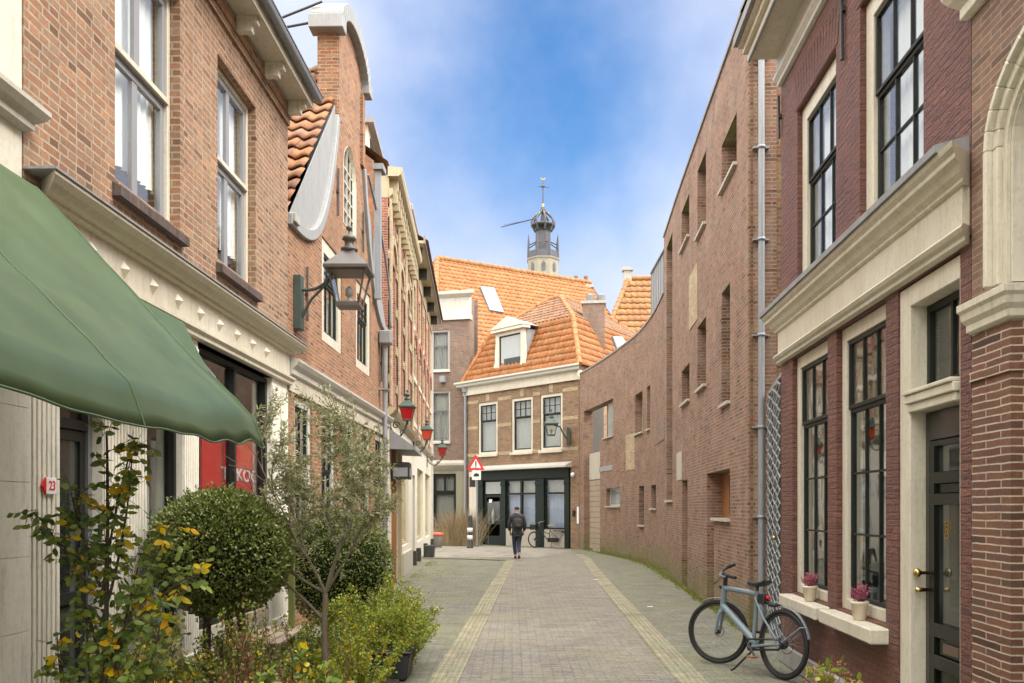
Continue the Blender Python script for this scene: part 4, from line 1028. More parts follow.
for x0, x1 in ((.02, pw), (pe, pe + .5)):
    m = cornice(x0, x1, cp, 0)
    poly = [(p, z) for p, z in cp]
    # the capital turns the corner into the reveal
    if x0 < 1:
        n = len(cp); vs = []
        for yv in (0, .75):
            for p, z in cp: vs.append((x1 + p, yv if yv else -p, z))
        m.add(vs, [(i, i + 1, i + 1 + n, i + n) for i in range(n - 1)])
        m.box(x0, x1 + .005, .001, .75, 2.75, 2.94)
    m.build('capital', 'cream', n1, .003)
m = MB(); m.box(-.003, pw + .015, -.015, .7, 2.46, 2.52); m.build('string_course', 'brick_brown', n1)
m = MB(); m.box(pw, pe, .62, .7, 0, 2.6); m.build('door', 'dark_green', n1, .004)
m = MB(); m.box(pw - .05, pe + .05, .62, .7, 2.6, 4.3); m.build('tympanum', 'plaster', n1)
cornice(-.0, LN, [(.02, 4.66), (.05, 4.68), (.05, 4.74), (.10, 4.79), (.13, 4.84), (.13, 4.9), (.02, 4.93)]).build('cornice', 'cream', n1, .004)
m = MB(); m.box(0, LN, 5, 5.2, 0, 9); m.box(0, .05, .76, 5, 0, 9); m.box(LN - .05, LN, .76, 5, 0, 9); m.box(0, LN, .41, 5.2, 8.9, 9); m.box(.06, LN - .06, 1.7, 1.75, 0, 8.8); m.build('inner_wall', 'interior', n1)

# ------------------------------------------------------------------ lattice gate closing the alley
M['gate_grey'] = paint('gate_grey', (.30, .31, .31), .5, .4, (.22, .22, .22), 5)
gt = thing('steel_gate', 'tall grey metal gate with a woven lattice sheet between modern wall and maroon house', 'gate')
G0 = Vector((3.46, 12.2)); G1 = Vector((3.04, 10.13)); FG = Fac(*G0, *G1)
gt.location = (*G0, 0); gt.rotation_euler = (0, 0, FG.a); LG = FG.L
m = MB(); m.ring(0, LG, 0, .05, .06, 3.25, .05); m.box(LG / 2 - .025, LG / 2 + .025, -.002, .052, .06, 3.25); m.box(0.05, LG - .05, .002, .048, 2.05, 2.1); m.build('gate_frame', 'zinc', gt)
m = MB(); k0 = 0
ncol = 6; per = .15
for i in range(ncol):
    xc = .05 + (i + .5) * (LG - .1) / ncol; sg_ = 1 if i % 2 else -1; hw_ = (LG - .1) / ncol
    for j in range(int(3.1 / per * 6)):
        z0_, z1_ = .1 + j * per / 6, .1 + (j + 1) * per / 6
        def xx(z): return hw_ * .42 * sg_ * math.cos(2 * math.pi * (z - .1) / per)
        w0_ = hw_ * .15
        yy0, yy1 = -.02 - .004 * sg_, -.02 - .004 * sg_
        m.add([(xc + xx(z0_) - w0_, yy0, z0_), (xc + xx(z0_) + w0_, yy0, z0_), (xc + xx(z1_) + w0_, yy1, z1_), (xc + xx(z1_) - w0_, yy1, z1_), (xc + xx(z0_) - w0_, yy0 + .01, z0_), (xc + xx(z0_) + w0_, yy0 + .01, z0_), (xc + xx(z1_) + w0_, yy1 + .01, z1_), (xc + xx(z1_) - w0_, yy1 + .01, z1_)], [(0, 1, 2, 3), (5, 4, 7, 6), (0, 3, 7, 4), (1, 5, 6, 2)])
m.build('lattice', 'gate_grey', gt)
m = MB(); m.box(.03, LG - .03, .045, .06, .1, 3.2); m.build('backing', 'black', gt)
m = MB(); m.lathe([(.0, 0), (.03, .01), (.03, .035), (.012, .04), (.012, .08)], 12, (LG - .35, -.08, 1.35), mat=Matrix.Rotation(R(-90), 3, 'X')); m.build('knob', 'brass', gt)

# ------------------------------------------------------------------ RIGHT modern curved brick building
ctrl = [(3.23, 12.3), (3.47, 16.3), (3.70, 20.0), (3.93, 23.3), (4.06, 26.0), (4.02, 28.7), (3.72, 31.6), (3.30, 34.6), (2.82, 37.4)]
cp_ = []
for i in range(len(ctrl) - 1):
    p0 = Vector(ctrl[max(i - 1, 0)]); p1 = Vector(ctrl[i]); p2 = Vector(ctrl[i + 1]); p3 = Vector(ctrl[min(i + 2, len(ctrl) - 1)])
    for k in range(24):
        t = k / 24; cp_.append(.5 * ((2 * p1) + (p2 - p0) * t + (2 * p0 - 5 * p1 + 4 * p2 - p3) * t * t + (-p0 + 3 * p1 - 3 * p2 + p3) * t ** 3))
cp_.append(Vector(ctrl[-1])); cl = [0]
for a, b in zip(cp_, cp_[1:]): cl.append(cl[-1] + (b - a).length)
LC = cl[-1]; O_ = Vector(ctrl[0])
import bisect
def curve(s_, y, z):
    s_c = min(max(s_, 0), LC); i = min(max(bisect.bisect_right(cl, s_c) - 1, 0), len(cp_) - 2); t = (s_ - cl[i]) / (cl[i + 1] - cl[i]) if (s_ < 0 or s_ > LC) else (s_c - cl[i]) / (cl[i + 1] - cl[i])
    p = cp_[i].lerp(cp_[i + 1], t); a = cp_[max(i - 1, 0)]; b = cp_[min(i + 2, len(cp_) - 1)]; d = (b - a).normalized(); n = Vector((d.y, -d.x))
    q = p + n * y - O_; return (q.x, q.y, z)
def cS(px):            # arc length where the picture column px meets the wall
    k = (px - CX) / FP; lo, hi = 0, LC
    for _ in range(40):
        mid_ = (lo + hi) / 2; p = curve(mid_, 0, 0); x, y = p[0] + O_.x, p[1] + O_.y
        if x / y > k: lo = mid_
        else: hi = mid_
    return lo
def cZ(px, py):
    p = curve(cS(px), 0, 0); return H + (HY - py) * (p[1] + O_.y) / FP
md = thing('modern_building', 'long modern building on the right, its brick wall curving inward with narrow deep slots', 'building', (*O_, 0))
sT = cS(664)            # the tall part ends here
TOP, LOW = 8.68, 7.25
def ho(pl, pr, pt, pb, zt=None, zb=None):   # pl = far (left) column, pr = near (right) column
    pm_ = (pl + pr) / 2
    return (cS(pr), cS(pl), cZ(pm_, pb) if zb is None else zb, cZ(pm_, pt) if zt is None else zt)
Hs = {}
Hs['W1'] = ho(721.6, 736.7, 129, 177); Hs['W2'] = ho(697.5, 706, 161, 230); Hs['W3'] = ho(681.5, 689.3, 203, 243)
Hs['slotT'] = ho(666.6, 672.4, 240.5, 500); Hs['slot5'] = ho(721.6, 730, 288, 403); Hs['W6'] = ho(697.5, 706, 322, 387)
Hs['W7'] = ho(681.7, 689.6, 367, 402); Hs['door8'] = ho(707, 714, 473, 520, zb=0.0); Hs['win8'] = ho(714, 730, 473, 518)
Hs['slot9'] = ho(682, 687.5, 480, 588, zb=0.0)
Hs['Wa'] = ho(635, 642.6, 393, 433); Hs['Wb'] = ho(647, 650, 386, 429); Hs['Wc'] = ho(639, 644, 486, 525); Hs['Wd'] = ho(651, 656, 485, 508)
Hs['We'] = ho(606, 620, 488, 506); Hs['gateT'] = ho(584, 613, 405, 440); Hs['gateB'] = ho(584, 600, 440, 560, zb=0.0, zt=None)
Hs['gateB'] = (Hs['gateB'][0], Hs['gateB'][1], 0.0, Hs['gateT'][2] + .001)
Hs['win8'] = (Hs['win8'][0], Hs['door8'][0], Hs['win8'][2], Hs['door8'][3])
hl = list(Hs.values()); T = .38
w = MB(curve); w.panel(0, sT, 0, TOP, T, [h for h in hl if h[0] < sT], step=.6); w.panel(sT, LC, 0, LOW, T, [h for h in hl if h[0] > sT], step=.5); w.build('wall', 'brick_modern', md)
m = MB(curve); 
for i in range(40): 
    a, b = sT * i / 40, sT * (i + 1) / 40; m.box(a, b, -.03, T + .03, TOP + .002, TOP + .06)
for i in range(50):
    a, b = sT + .01 + (LC - sT) * i / 50, sT + (LC - sT) * (i + 1) / 50; m.box(a, b, -.03, T + .03, LOW + .002, LOW + .06)
m.build('coping', 'lead', md)
# end wall facing the camera
m = MB(); m.box(.03, 4.0, -.004, .35, 0, TOP); ew = m.build('end_wall', 'brick_end', md); 
m = MB(); m.box(-.02, 4.0, -.03, .38, TOP + .002, TOP + .06); m.build('coping', 'lead', ew)
def mwin(key, mat='dark_glass', fr='wood_brown', inset=.24, sill=True, fw=.05, sillmat='stone'):
    a, b, c_, d = Hs[key]; m = MB(curve)
    m.ring(a + .002, b - .002, inset, inset + .06, c_, d - .002, fw); o_ = m.build('window', fr, md)
    m = MB(curve); m.box(a + fw, b - fw, inset + .02, inset + .03, c_ + fw, d - fw); m.build('pane', mat, o_)
    if sill: m = MB(curve); m.box(a - .03, b + .03, -.06, inset, c_ - .05, c_ - .002); m.build('sill', sillmat, o_)
M['pane_milky'] = paint('pane_milky', (.30, .32, .32), .08, .3, bmp=0, spec=.8)
mwin('W1', 'pane_milky', 'white'); mwin('W2'); mwin('W3'); mwin('slotT', 'dark_glass', 'dark_sash'); mwin('slot5', 'dark_glass', 'dark_sash'); mwin('W6'); mwin('W7')
mwin('win8', 'pane_milky', sill=True); mwin('Wa', 'pane_milky', 'white'); mwin('Wb', fr='dark_sash'); mwin('Wc', 'dark_glass', 'dark_sash'); mwin('Wd', 'dark_glass', 'dark_sash')
mwin('We', 'pane_milky', 'white', .15)
for key, mt in (('door8', 'wood_brown'), ('slot9', 'wood_brown')):
    a, b, c_, d = Hs[key]; m = MB(curve); m.box(a + .002, b - .002, .26, .31, .0, d - .002); m.build('door', mt, md)
# closed panels set flush in the wall
for pl, pr, pt, pb, mt in ((689.5, 697.7, 270, 325, 'brick_yellow'), (626, 635, 434, 470, 'brick_yellow'), (656, 664.7, 419, 442, 'brick_far_grey'), (677, 682, 452, 480, 'stone')):
    a, b, c_, d = ho(pl, pr, pt, pb); m = MB(curve); m.panel(a, b, c_, d, .02, [], -.012, .4); m.build('wall_panel', mt, md)
# courtyard opening: timber window, gate boards and a yellow brick wall behind
a, b, c_, d = Hs['gateT']; a2 = cS(603)
m = MB(curve); m.ring(a + .003, a2, .15, .22, c_ + .002, d - .02, .05); gwn = m.build('window', 'wood_brown', md)
m = MB(curve); m.box(a + .05, a2 - .05, .17, .18, c_ + .05, d - .06); m.build('pane', 'pane_milky', gwn)
m = MB(curve); m.box(a - .05, a2 + .02, -.05, .15, c_ - .04, c_ - .001); m.build('sill', 'stone', gwn)
p = curve((a + b) / 2, 3.2, 0)
cw_ = thing('courtyard_wall', 'yellowish brick courtyard wall seen through the tall opening in the curved wall', 'wall', (p[0] + O_.x, p[1] + O_.y, 0), R(-12))
m = MB(); m.box(-2.5, 2.5, 0, .3, 0, 6.6); m.build('wall', 'brick_yellow', cw_); MB().box(-2.5, 2.5, -.05, .35, 6.602, 6.7).build('coping', 'stone', cw_)
m = MB(curve); gb = Hs['gateB']
for k in range(13): m.box(gb[0] + .01, gb[1] - .02, .22, .26, .08 + k * .21, .08 + k * .21 + .19)
cg = m.build('board_gate', 'wood_pale', None); cg.location = (*O_, 0); tag(cg, 'pale horizontal board gate filling the narrow opening in the curved wall', 'gate')
m = MB(curve); m.box(gb[0] + .01, gb[1] - .02, .21, .27, 2.85, 3.9); wp_ = m.build('white_panel', 'stone', md)
# zinc clad storey standing behind the low curved parapet
zs = Vector(curve(sT - .2, .25, 0)[:2]) + O_; ze = Vector((2.475 + .061 * 27.4 + .06, 27.4)); FZ = Fac(*ze, *zs)
zn = MB(); LZ = FZ.L; zn.box(0, LZ, .05, 4, LOW - .6, TOP + .15)
zo = zn.build('zinc_storey', 'zinc', md); zo.location = (ze.x - O_.x, ze.y - O_.y, 0); zo.rotation_euler = (0, 0, FZ.a)
m = MB(); [m.box(k * .45, k * .45 + .02, .025, .049, LOW - .6, TOP + .14) for k in range(int(LZ / .45) + 1)]; m.box(-.05, LZ + .1, .0, 4.1, TOP + .152, TOP + .2); m.build('seam', 'zinc', zo)
m = MB(); m.box(LZ - 1.15, LZ - .75, .03, .048, LOW + .12, LOW + .75); m.box(.15, .6, .03, .048, LOW - .1, LOW + .35); m.build('window', 'wood_brown', zo)
# roof slab and hidden body
m = MB(); pl = [(curve(sT * k / 12, T, 0)[0] , curve(sT * k / 12, T, 0)[1]) for k in range(13)]
pl += [(6.5, pl[-1][1]), (6.5, 0.3)]; m.prism(pl, TOP - .3, TOP - .1, 'xy')
pl = [(curve(sT + (LC - sT) * k / 16, T, 0)[0], curve(sT + (LC - sT) * k / 16, T, 0)[1]) for k in range(13)]; pl = pl + [(7.5, pl[-1][1]), (7.5, pl[0][1])]
m.prism(pl, LOW - .5, LOW - .3, 'xy'); m.box(6.4, 6.5, .3, 20, 0, 8.5); m.build('roof', 'lead', md)
# recessed upper box above the eave line
m = MB(); p = curve(cS(672), 1.0, 0); m.box(p[0], p[0] + 3, p[1] - 4, p[1] + .5, TOP, TOP + 1.1); m.build('roof_box', 'zinc', md)
MB().box(p[0] - .08, p[0] + 3, p[1] - 4.1, p[1] + .6, TOP + 1.102, TOP + 1.2).build('roof_box_cap', 'lead', md)

# street sign and notice on the curved wall
a, b, c_, d = ho(599, 613, 466, 471); m = MB(curve); m.box(a, b, -.012, -.002, c_, d); o_ = m.build('street_sign', 'lead_white'); o_.location = (*O_, 0); tag(o_, 'narrow white street name plate on the curved brick wall beside the opening', 'sign')

dp = thing('drainpipe', 'straight grey drainpipe with ring clamps on the brick end wall behind the bicycle', 'drainpipe', (3.23 + (758 - 748) / 900 * 12.25 + .02, 12.22, 0))
m = MB(); m.tube([(0, 0, .0), (0, 0, 8.3)], .045, 14); m.build('pipe', 'zinc', dp)
m = MB()
for z in (1.58, 2.8, 4.05, 5.35, 6.6, 7.85): m.lathe([(.045, -.02), (.056, -.02), (.056, .02), (.045, .02)], 14, (0, 0, z)); m.box(-.11, .11, -.005, .075, z - .012, z + .012)
m.build('clamp', 'zinc', dp)
# ------------------------------------------------------------------ FAR green shop house with mansard roof
A_, C_, B_ = Vector((-2.2, 43.0)), Vector((2.78, 37.5)), Vector((8.5, 46.5)); D_ = A_ + (B_ - C_)
FE = Fac(*A_, *C_); LE = FE.L; S = FE.s
e2 = thing('mansard_house', 'brick house closing the street with a dark green shop front and orange mansard roof', 'house', FE.loc(), FE.a)
wx = [(S(477.6), S(497.5)), (S(511.6), S(532.7)), (S(540.3), S(562.5))]
wx[0] = (wx[0][0] + .05, wx[0][1])
w = MB(); w.panel(0, LE, 3.4, 7.1, .3, [(a, b, 4.2, 6.62) for a, b in wx]); pr = S(570.5); w.panel(pr, LE, 0, 3.39, .3); w.panel(0, S(479), 0, 3.39, .3); w.build('wall', 'brick_far', e2)
for a, b in wx:
    window(e2, a, b, 4.2, 6.62, .03, .13, 'cream', 'dark_green', ((1, 1), (3, 2)), [.66], 'curtain_grey', ct=.12, sw=.05, bar=.03, sill=(.1, .12, 'cream'))
m = MB()
for a, b in wx: m.box((a + b) / 2 - .12, (a + b) / 2 + .12, -.012, -.002, 6.68, 7.04)
g_ = [(0.05, wx[0][0] - .02), (wx[0][1] + .02, wx[1][0] - .02), (wx[1][1] + .02, wx[2][0] - .02), (wx[2][1] + .02, LE - .05)]
for a, b in g_:
    for z in (4.12, 5.42, 6.62): m.box(a if b - a < .8 else a, b if b - a < .8 else b, -.012, -.002, z, z + .15)
m.build('stone_band', 'brick_yellow', e2)
MB().box(-.1, LE + .02, -.10, .2, 7.05, 7.45).build('frieze', 'cream', e2)
cornice(-.1, LE + .0, [(.10, 7.40), (.28, 7.46), (.30, 7.56), (.38, 7.60), (.38, 7.68), (.05, 7.70)]).build('cornice', 'white', e2)
# shop front
m = MB(); m.add([(S(480), .0, 3.66), (pr + .1, .0, 3.66), (pr + .1, -.42, 3.5), (S(480), -.42, 3.5), (S(480), 0, 3.42), (pr + .1, 0, 3.42), (pr + .1, -.42, 3.42), (S(480), -.42, 3.42)], [(0, 1, 2, 3), (3, 2, 6, 7), (4, 5, 6, 7), (0, 3, 7, 4), (1, 5, 6, 2)]); m.build('marquee', 'white', e2)
sx = lambda p: S(p, .05)
m = MB(); m.box(sx(478.5), sx(570.3), -.05, .25, 2.98, 3.40)
for a, b in ((478.5, 484), (502, 506.5), (536.5, 545), (565.5, 570.3)): m.box(sx(a), sx(b), -.03, .25, 0, 2.979); m.box(sx(a) - .02, sx(b) + .02, -.06, -.031, 2.7, 2.85)
m.build('shop_front', 'dark_green', e2, .01)
dfr = MB().ring(sx(484) + .003, sx(502) - .003, .05, .12, .02, 2.975, .06, .1).build('door', 'dark_green', e2)
m = MB(); a, b = sx(484) + .07, sx(502) - .07; m.ring(a, b, .06, .11, .12, 2.3, .1, .3); m.box(a + .1, b - .1, .065, .105, .95, 1.1); m.build('leaf', 'dark_green', dfr)
MB().box(a, b, .08, .09, 2.35, 2.9).build('fanlight', 'pane_milky', dfr); MB().box(a + .1, b - .1, .09, .1, 1.1, 2.0).build('pane', 'dark_glass', dfr)
MB().box(a + .3, a + .5, .045, .062, 1.95, 2.1).build('notice', 'sign_white', dfr); m = MB(); m.lathe([(0, 0), (.08, .1), (.09, .5), (.02, .7), (0, .72)], 8, ((a + b) / 2, .085, .95)); m.build('panel_ornament', 'pane_milky', dfr)
for (a, b, mul) in ((506.5, 536.5, [521.5]), (545, 565.5, [])):
    a, b = sx(a) + .003, sx(b) - .003; f_ = MB().ring(a, b, .04, .12, .78, 2.975, .07); f_.box(a + .07, b - .07, .035, .12, 2.30, 2.38)
    for q in mul: f_.box(sx(q) - .06, sx(q) + .06, .03, .12, .85, 2.9)
    o_ = f_.build('window', 'dark_green', e2); MB().box(a + .05, b - .05, .08, .086, .8, 2.95).build('pane', 'glass', o_)
    MB().curtain(a + .1, b - .1, .85, 2.3, .2, .02, .2).build('curtain', 'blind_blue', o_); MB().curtain(a + .1, b - .1, 2.36, 2.9, .2, .02, .2).build('curtain', 'curtain_grey', o_)
    MB().box(a, b, .0, .25, 0, .775).build('apron', 'stone', o_)
m = MB(); m.box(S(470), S(477.8), -.05, -.002, 0, 3.4); m.build('pilaster', 'plaster', e2)
m = MB(); m.box(0, LE, 1.5, 1.55, 0, 7); m.box(0, LE, .3, 1.5, 3.4, 3.45); m.box(0, .05, .3, 1.5, 0, 7); m.box(LE - .05, LE, .3, 1.5, 0, 7); m.box(0, LE, .3, 1.6, 7.1, 7.15); m.build('inner_wall', 'interior', e2)
# roofs are built in world coordinates relative to the house empty
EI = (Matrix.Translation((A_.x, A_.y, 0)) @ Matrix.Rotation(FE.a, 4, 'Z')).inverted()
def wl(p): return EI @ Vector(p)
def slope(P0, P1, Q1, Q0, mat, parent, inv=None, tw=.25, th=.33, amp=.03, name='roof', backing=True, lap=.03):
    P0, P1, Q1, Q0 = [Vector(p) for p in (P0, P1, Q1, Q0)]
    if inv: P0, P1, Q1, Q0 = [inv @ p for p in (P0, P1, Q1, Q0)]
    u = (P1 - P0).normalized(); n = u.cross(Q0 - P0).normalized(); v = n.cross(u).normalized()
    if v.z < 0: v = -v
    poly = [((p - P0).dot(u), (p - P0).dot(v)) for p in (P0, P1, Q1, Q0)]
    m = tile_roof(P0, u, v, poly, tw, th, amp, lap)
    nn = n if n.z > 0 else -n
    if backing: m.add([p - nn * .04 for p in (P0, P1, Q1, Q0)], [(0, 1, 2, 3)])
    return m.build(name, mat, parent)
def inset(poly, d):
    cen = sum(poly, Vector((0, 0))) / len(poly); out = []
    n = len(poly)
    for i in range(n):
        a, b, c = poly[i - 1], poly[i], poly[(i + 1) % n]
        d1 = (b - a).normalized(); d2 = (c - b).normalized(); n1 = Vector((-d1.y, d1.x)); n2 = Vector((-d2.y, d2.x))
        if n1.dot(cen - b) < 0: n1 = -n1
        if n2.dot(cen - b) < 0: n2 = -n2
        p1 = b + n1 * d; p2 = b + n2 * d; den = d1.x * d2.y - d1.y * d2.x
        t = ((p2 - p1).x * d2.y - (p2 - p1).y * d2.x) / den; out.append(p1 + d1 * t)
    return out
base = inset([A_, C_, B_, D_], -.15); mid4 = inset([A_, C_, B_, D_], .95); top4 = inset([A_, C_, B_, D_], 3.2)
Z0, Z1, Z2 = 7.68, 10.05, 11.75
v3 = lambda p, z: Vector((p.x, p.y, z))
for i in range(4):
    j = (i + 1) % 4
    slope(v3(base[i], Z0), v3(base[j], Z0), v3(mid4[j], Z1), v3(mid4[i], Z1), 'tile_orange', e2, EI)
    slope(v3(mid4[i], Z1 + .02), v3(mid4[j], Z1 + .02), v3(top4[j], Z2), v3(top4[i], Z2), 'tile_mixed', e2, EI)
rt = MB()
for i in range(4):
    for a, b in ((v3(base[i], Z0), v3(mid4[i], Z1)), (v3(mid4[i], Z1), v3(top4[i], Z2)), (v3(top4[i], Z2), v3(top4[(i + 1) % 4], Z2))):
        q = ridge_tiles(wl(a), wl(b), .11); rt.add(q.v, q.f, None, True)
rt.build('ridge_tiles', 'tile_orange', e2)
# body below
m = MB(); m.add([wl(v3(p, z)) for z in (0, Z0) for p in (C_, B_, D_, A_)], [(0, 1, 5, 4), (1, 2, 6, 5), (2, 3, 7, 6)]); m.build('side_wall', 'brick_far', e2)
# dormer
d0, d1 = S(499.5, .3), S(528, .3)
dm = MB(); dm.ring(d0, d1, .05, .2, 7.75, 9.72, .24, .28, .16); dmo = dm.build('dormer', 'cream', e2, .01)
m = MB(); m.prism([(d0 - .12, 7.75), (d0, 7.75), (d0, 9.3), (d0 - .04, 8.9), (d0 - .05, 8.4), (d0 - .22, 8.1), (d0 - .25, 7.75)], .06, .18); m.prism([(d1 + .12, 7.75), (d1, 7.75), (d1, 9.3), (d1 + .04, 8.9), (d1 + .05, 8.4), (d1 + .1, 8.1)], .06, .18); m.build('scroll', 'cream', dmo)
m = MB(); m.box(d0 - .16, d1 + .16, -.12, .3, 9.722, 9.86); m.prism([(d0 - .2, 9.862), (d1 + .2, 9.862), ((d0 + d1) / 2, 10.35)], -.16, .35); m.build('pediment', 'cream', dmo, .01)
m = MB(); m.box(d1 - .06, d1, .21, 2.0, 7.9, 9.72); m.box(d0, d0 + .06, .21, 2.0, 7.9, 9.72); m.build('cheek', 'lead', dmo)
m = MB(); m.add([(d0 - .16, .3, 9.87), ((d0 + d1) / 2, .3, 10.3), (d1 + .16, .3, 9.87), (d0 - .16, 2.4, 9.87), ((d0 + d1) / 2, 2.4, 10.3), (d1 + .16, 2.4, 9.87)], [(0, 1, 4, 3), (1, 2, 5, 4), (0, 2, 5, 3)]); m.build('dormer_roof', 'lead', dmo)
wv = MB().ring(d0 + .25, d1 - .25, .10, .16, 8.04, 9.55, .05).build('window', 'dark_green', dmo); MB().box(d0 + .28, d1 - .28, .12, .13, 8.06, 9.52).build('pane', 'pane_milky', dmo)
MB().box(d0 + .55, d1 - .32, .09, .11, 8.08, 8.5).build('screen', 'pot_black', wv)
# chimney on the right wing and small roof light
cc = Vector((3.66, 40.3)); m = MB(); p = [wl((cc.x + sx_, cc.y + sy_, z)) for z in (7.8, 10.85) for sx_, sy_ in ((-.5, 0), (.48, -.1), (.55, .6), (-.42, .7))]
m.add(p, [(0, 1, 5, 4), (1, 2, 6, 5), (2, 3, 7, 6), (3, 0, 4, 7), (4, 5, 6, 7)]); chm = m.build('chimney', 'brick_far_grey', e2)
p = [wl((cc.x + sx_, cc.y + sy_, z)) for z in (10.852, 10.98) for sx_, sy_ in ((-.56, -.05), (.54, -.16), (.6, .66), (-.48, .76))]
m = MB(); m.add(p, [(0, 1, 2, 3), (0, 1, 5, 4), (1, 2, 6, 5), (2, 3, 7, 6), (3, 0, 4, 7), (4, 5, 6, 7)]); m.build('cap', 'stone_grey', chm)
p0 = Vector((cc.x + .62, cc.y + .3, 9.3)); m = MB(); p = [wl((cc.x - .58, cc.y - .1, 7.9)), wl((cc.x - .50, cc.y - .1, 7.9)), wl((cc.x - .5, cc.y + .2, 10.2)), wl((cc.x - .8, cc.y + .2, 10.1))]; m.add(p, [(0, 1, 2, 3)]); m.build('flashing', 'zinc', e2)
def ray_plane(px, py, P, n):
    d = Vector(((px - CX) / FP, 1, (HY - py) / FP)); o = Vector((0, 0, H)); t = (P - o).dot(n) / d.dot(n); return o + d * t
def rooflight(quad_px, P, n, parent, inv, lift=.09):
    n = n.normalized(); n = n if n.z > 0 else -n
    q = [ray_plane(x, y, P, n) for x, y in quad_px]; cen = sum(q, Vector()) / 4
    o_ = [inv @ (p + n * lift) for p in q]; i_ = [inv @ (p * .84 + cen * .16 + n * (lift + .01)) for p in q]; g_ = [inv @ (p + n * -.05) for p in q]
    m = MB(); m.add(o_ + g_, [(0, 1, 5, 4), (1, 2, 6, 5), (2, 3, 7, 6), (3, 0, 4, 7), (0, 1, 2, 3)]); f = m.build('roof_window', 'window_grey', parent)
    m = MB(); m.add(i_, [(0, 1, 2, 3)]); m.build('pane', 'roof_glass', f)
M['roof_glass'] = paint('roof_glass', (.36, .39, .41), .12, .15, bmp=0, spec=.9)
nl = (v3(base[2], Z0) - v3(base[1], Z0)).cross(v3(mid4[1], Z1) - v3(base[1], Z0))
rooflight([(611, 337), (621, 337.5), (625.5, 345), (615.5, 349)], v3(base[1], Z0), nl, e2, EI)

# wall lantern on the far house
def lantern(t, c, s_=1.0, glass='lantern_glass', frame='lantern_metal', red=False, hang=False):
    m = MB()
    r0, r1, hh = .13 * s_, .21 * s_, .38 * s_
    r4 = R(45)
    # corner bars and rims
    for k in range(4):
        th = r4 + k * math.pi / 2
        m.tube([(c[0] + r0 * 1.414 * math.cos(th), c[1] + r0 * 1.414 * math.sin(th), c[2]), (c[0] + r1 * 1.414 * math.cos(th), c[1] + r1 * 1.414 * math.sin(th), c[2] + hh)], .012 * s_, 5)
    m.lathe([(r0 * 1.5, -.03 * s_), (r0 * 1.5, .0), (r0 * 1.38, .02 * s_), (r0 * .9, .021 * s_)], 4, c, False, r4)
    fr = m.build('frame', frame, t)
    m = MB(); m.lathe([(r1 * 1.38, hh - .02 * s_), (r1 * 1.72, hh + .0), (r1 * 1.72, hh + .035 * s_), (r1 * .55, hh + .22 * s_), (r1 * .5, hh + .24 * s_)], 4, c, False, r4)
    m.lathe([(.06 * s_, hh + .22 * s_), (.10 * s_, hh + .25 * s_), (.10 * s_, hh + .28 * s_), (.055 * s_, hh + .29 * s_), (.055 * s_, hh + .36 * s_), (.085 * s_, hh + .38 * s_), (.07 * s_, hh + .42 * s_), (.015 * s_, hh + .45 * s_), (.012 * s_, hh + .48 * s_), (.035 * s_, hh + .50 * s_), (.035 * s_, hh + .53 * s_), (.0, hh + .56 * s_)], 14, c)
    m.build('lamp_roof', frame, t)
    vs = []
    for z, r_ in ((.015 * s_, r0 * .97), (hh - .01, r1 * .97)):
        for k in range(4): th = r4 + k * math.pi / 2; vs.append((c[0] + r_ * 1.414 * math.cos(th), c[1] + r_ * 1.414 * math.sin(th), c[2] + z))
    m = MB(); m.add(vs, [(0, 1, 5, 4), (1, 2, 6, 5), (2, 3, 7, 6), (3, 0, 4, 7)]); m.build('lamp_glass', glass, t)
    if not red: m = MB(); m.lathe([(.05 * s_, .0), (.05 * s_, .03 * s_), (.02 * s_, .04 * s_), (.02 * s_, .07 * s_), (.045 * s_, .09 * s_), (.045 * s_, .16 * s_), (.02 * s_, .19 * s_), (0, .2 * s_)], 10, (c[0], c[1], c[2] + .02 * s_)); m.build('bulb', 'zinc', t)
# near big lantern
lt = thing('wall_lantern', 'large clear glass street lantern on a green bracket on the gabled brick house', 'lantern')
Yl = 11.95; Xw = XL(Yl); zc = H + (HY - 305) * Yl / 900
lt.location = (Xw, Yl, 0)
m = MB(); m.box(.0, .10, -.09, .09, H + (HY - 330) * Yl / 900, H + (HY - 276) * Yl / 900); m.build('back_plate', 'lamp_green', lt, .008)
zb = H + (HY - 290) * Yl / 900
m = MB(); pts = [(.1, 0, zb)]
for k in range(9):
    t = k / 8; pts.append((.15 + .34 * t, 0, zb + .20 * t ** 2.4))
pts += [(.53, 0, zb + .30)]
m.tube(pts, .022, 8); m.tube([(.1, 0, zb - .36), (.14, 0, zb - .26), (.22, 0, zb - .12), (.33, 0, zb - .01), (.46, 0, zb + .13)], .018, 8)
m.tube([(.50, 0, zb + .3), (.56, 0, zb + .33)], .035, 8); m.tube([(.49, -.14, zb + .16), (.49, .14, zb + .16)], .012, 6)
m.build('bracket', 'lamp_green', lt)
m = MB(); m.tube([(.53, 0, zb + .28), (.66, 0, zc + .50)], .02, 6); m.build('arm', 'lamp_green', lt)
lantern(lt, (.72, 0, zc), 1.14)
lt2 = thing('wall_lantern', 'small clear glass street lantern on a dark bracket right of the green shop house', 'lantern')
P = Vector((2.35, 37.9)); lt2.location = (P.x, P.y, 0); z0 = H + (HY - 436) * 37.9 / 900
m = MB(); m.box(-.06, .06, -.2, .0, z0 - .4, z0 + .35); m.build('back_plate', 'lamp_green', lt2)
m = MB(); m.tube([(0, -.15, z0 - .2), (-.2, -.3, z0 + .05), (-.35, -.4, z0 + .35), (-.6, -.5, z0 + .42)], .03, 6); m.build('bracket', 'lamp_green', lt2)
lantern(lt2, (-.72, -.5, z0), 1.15, frame='lamp_green')
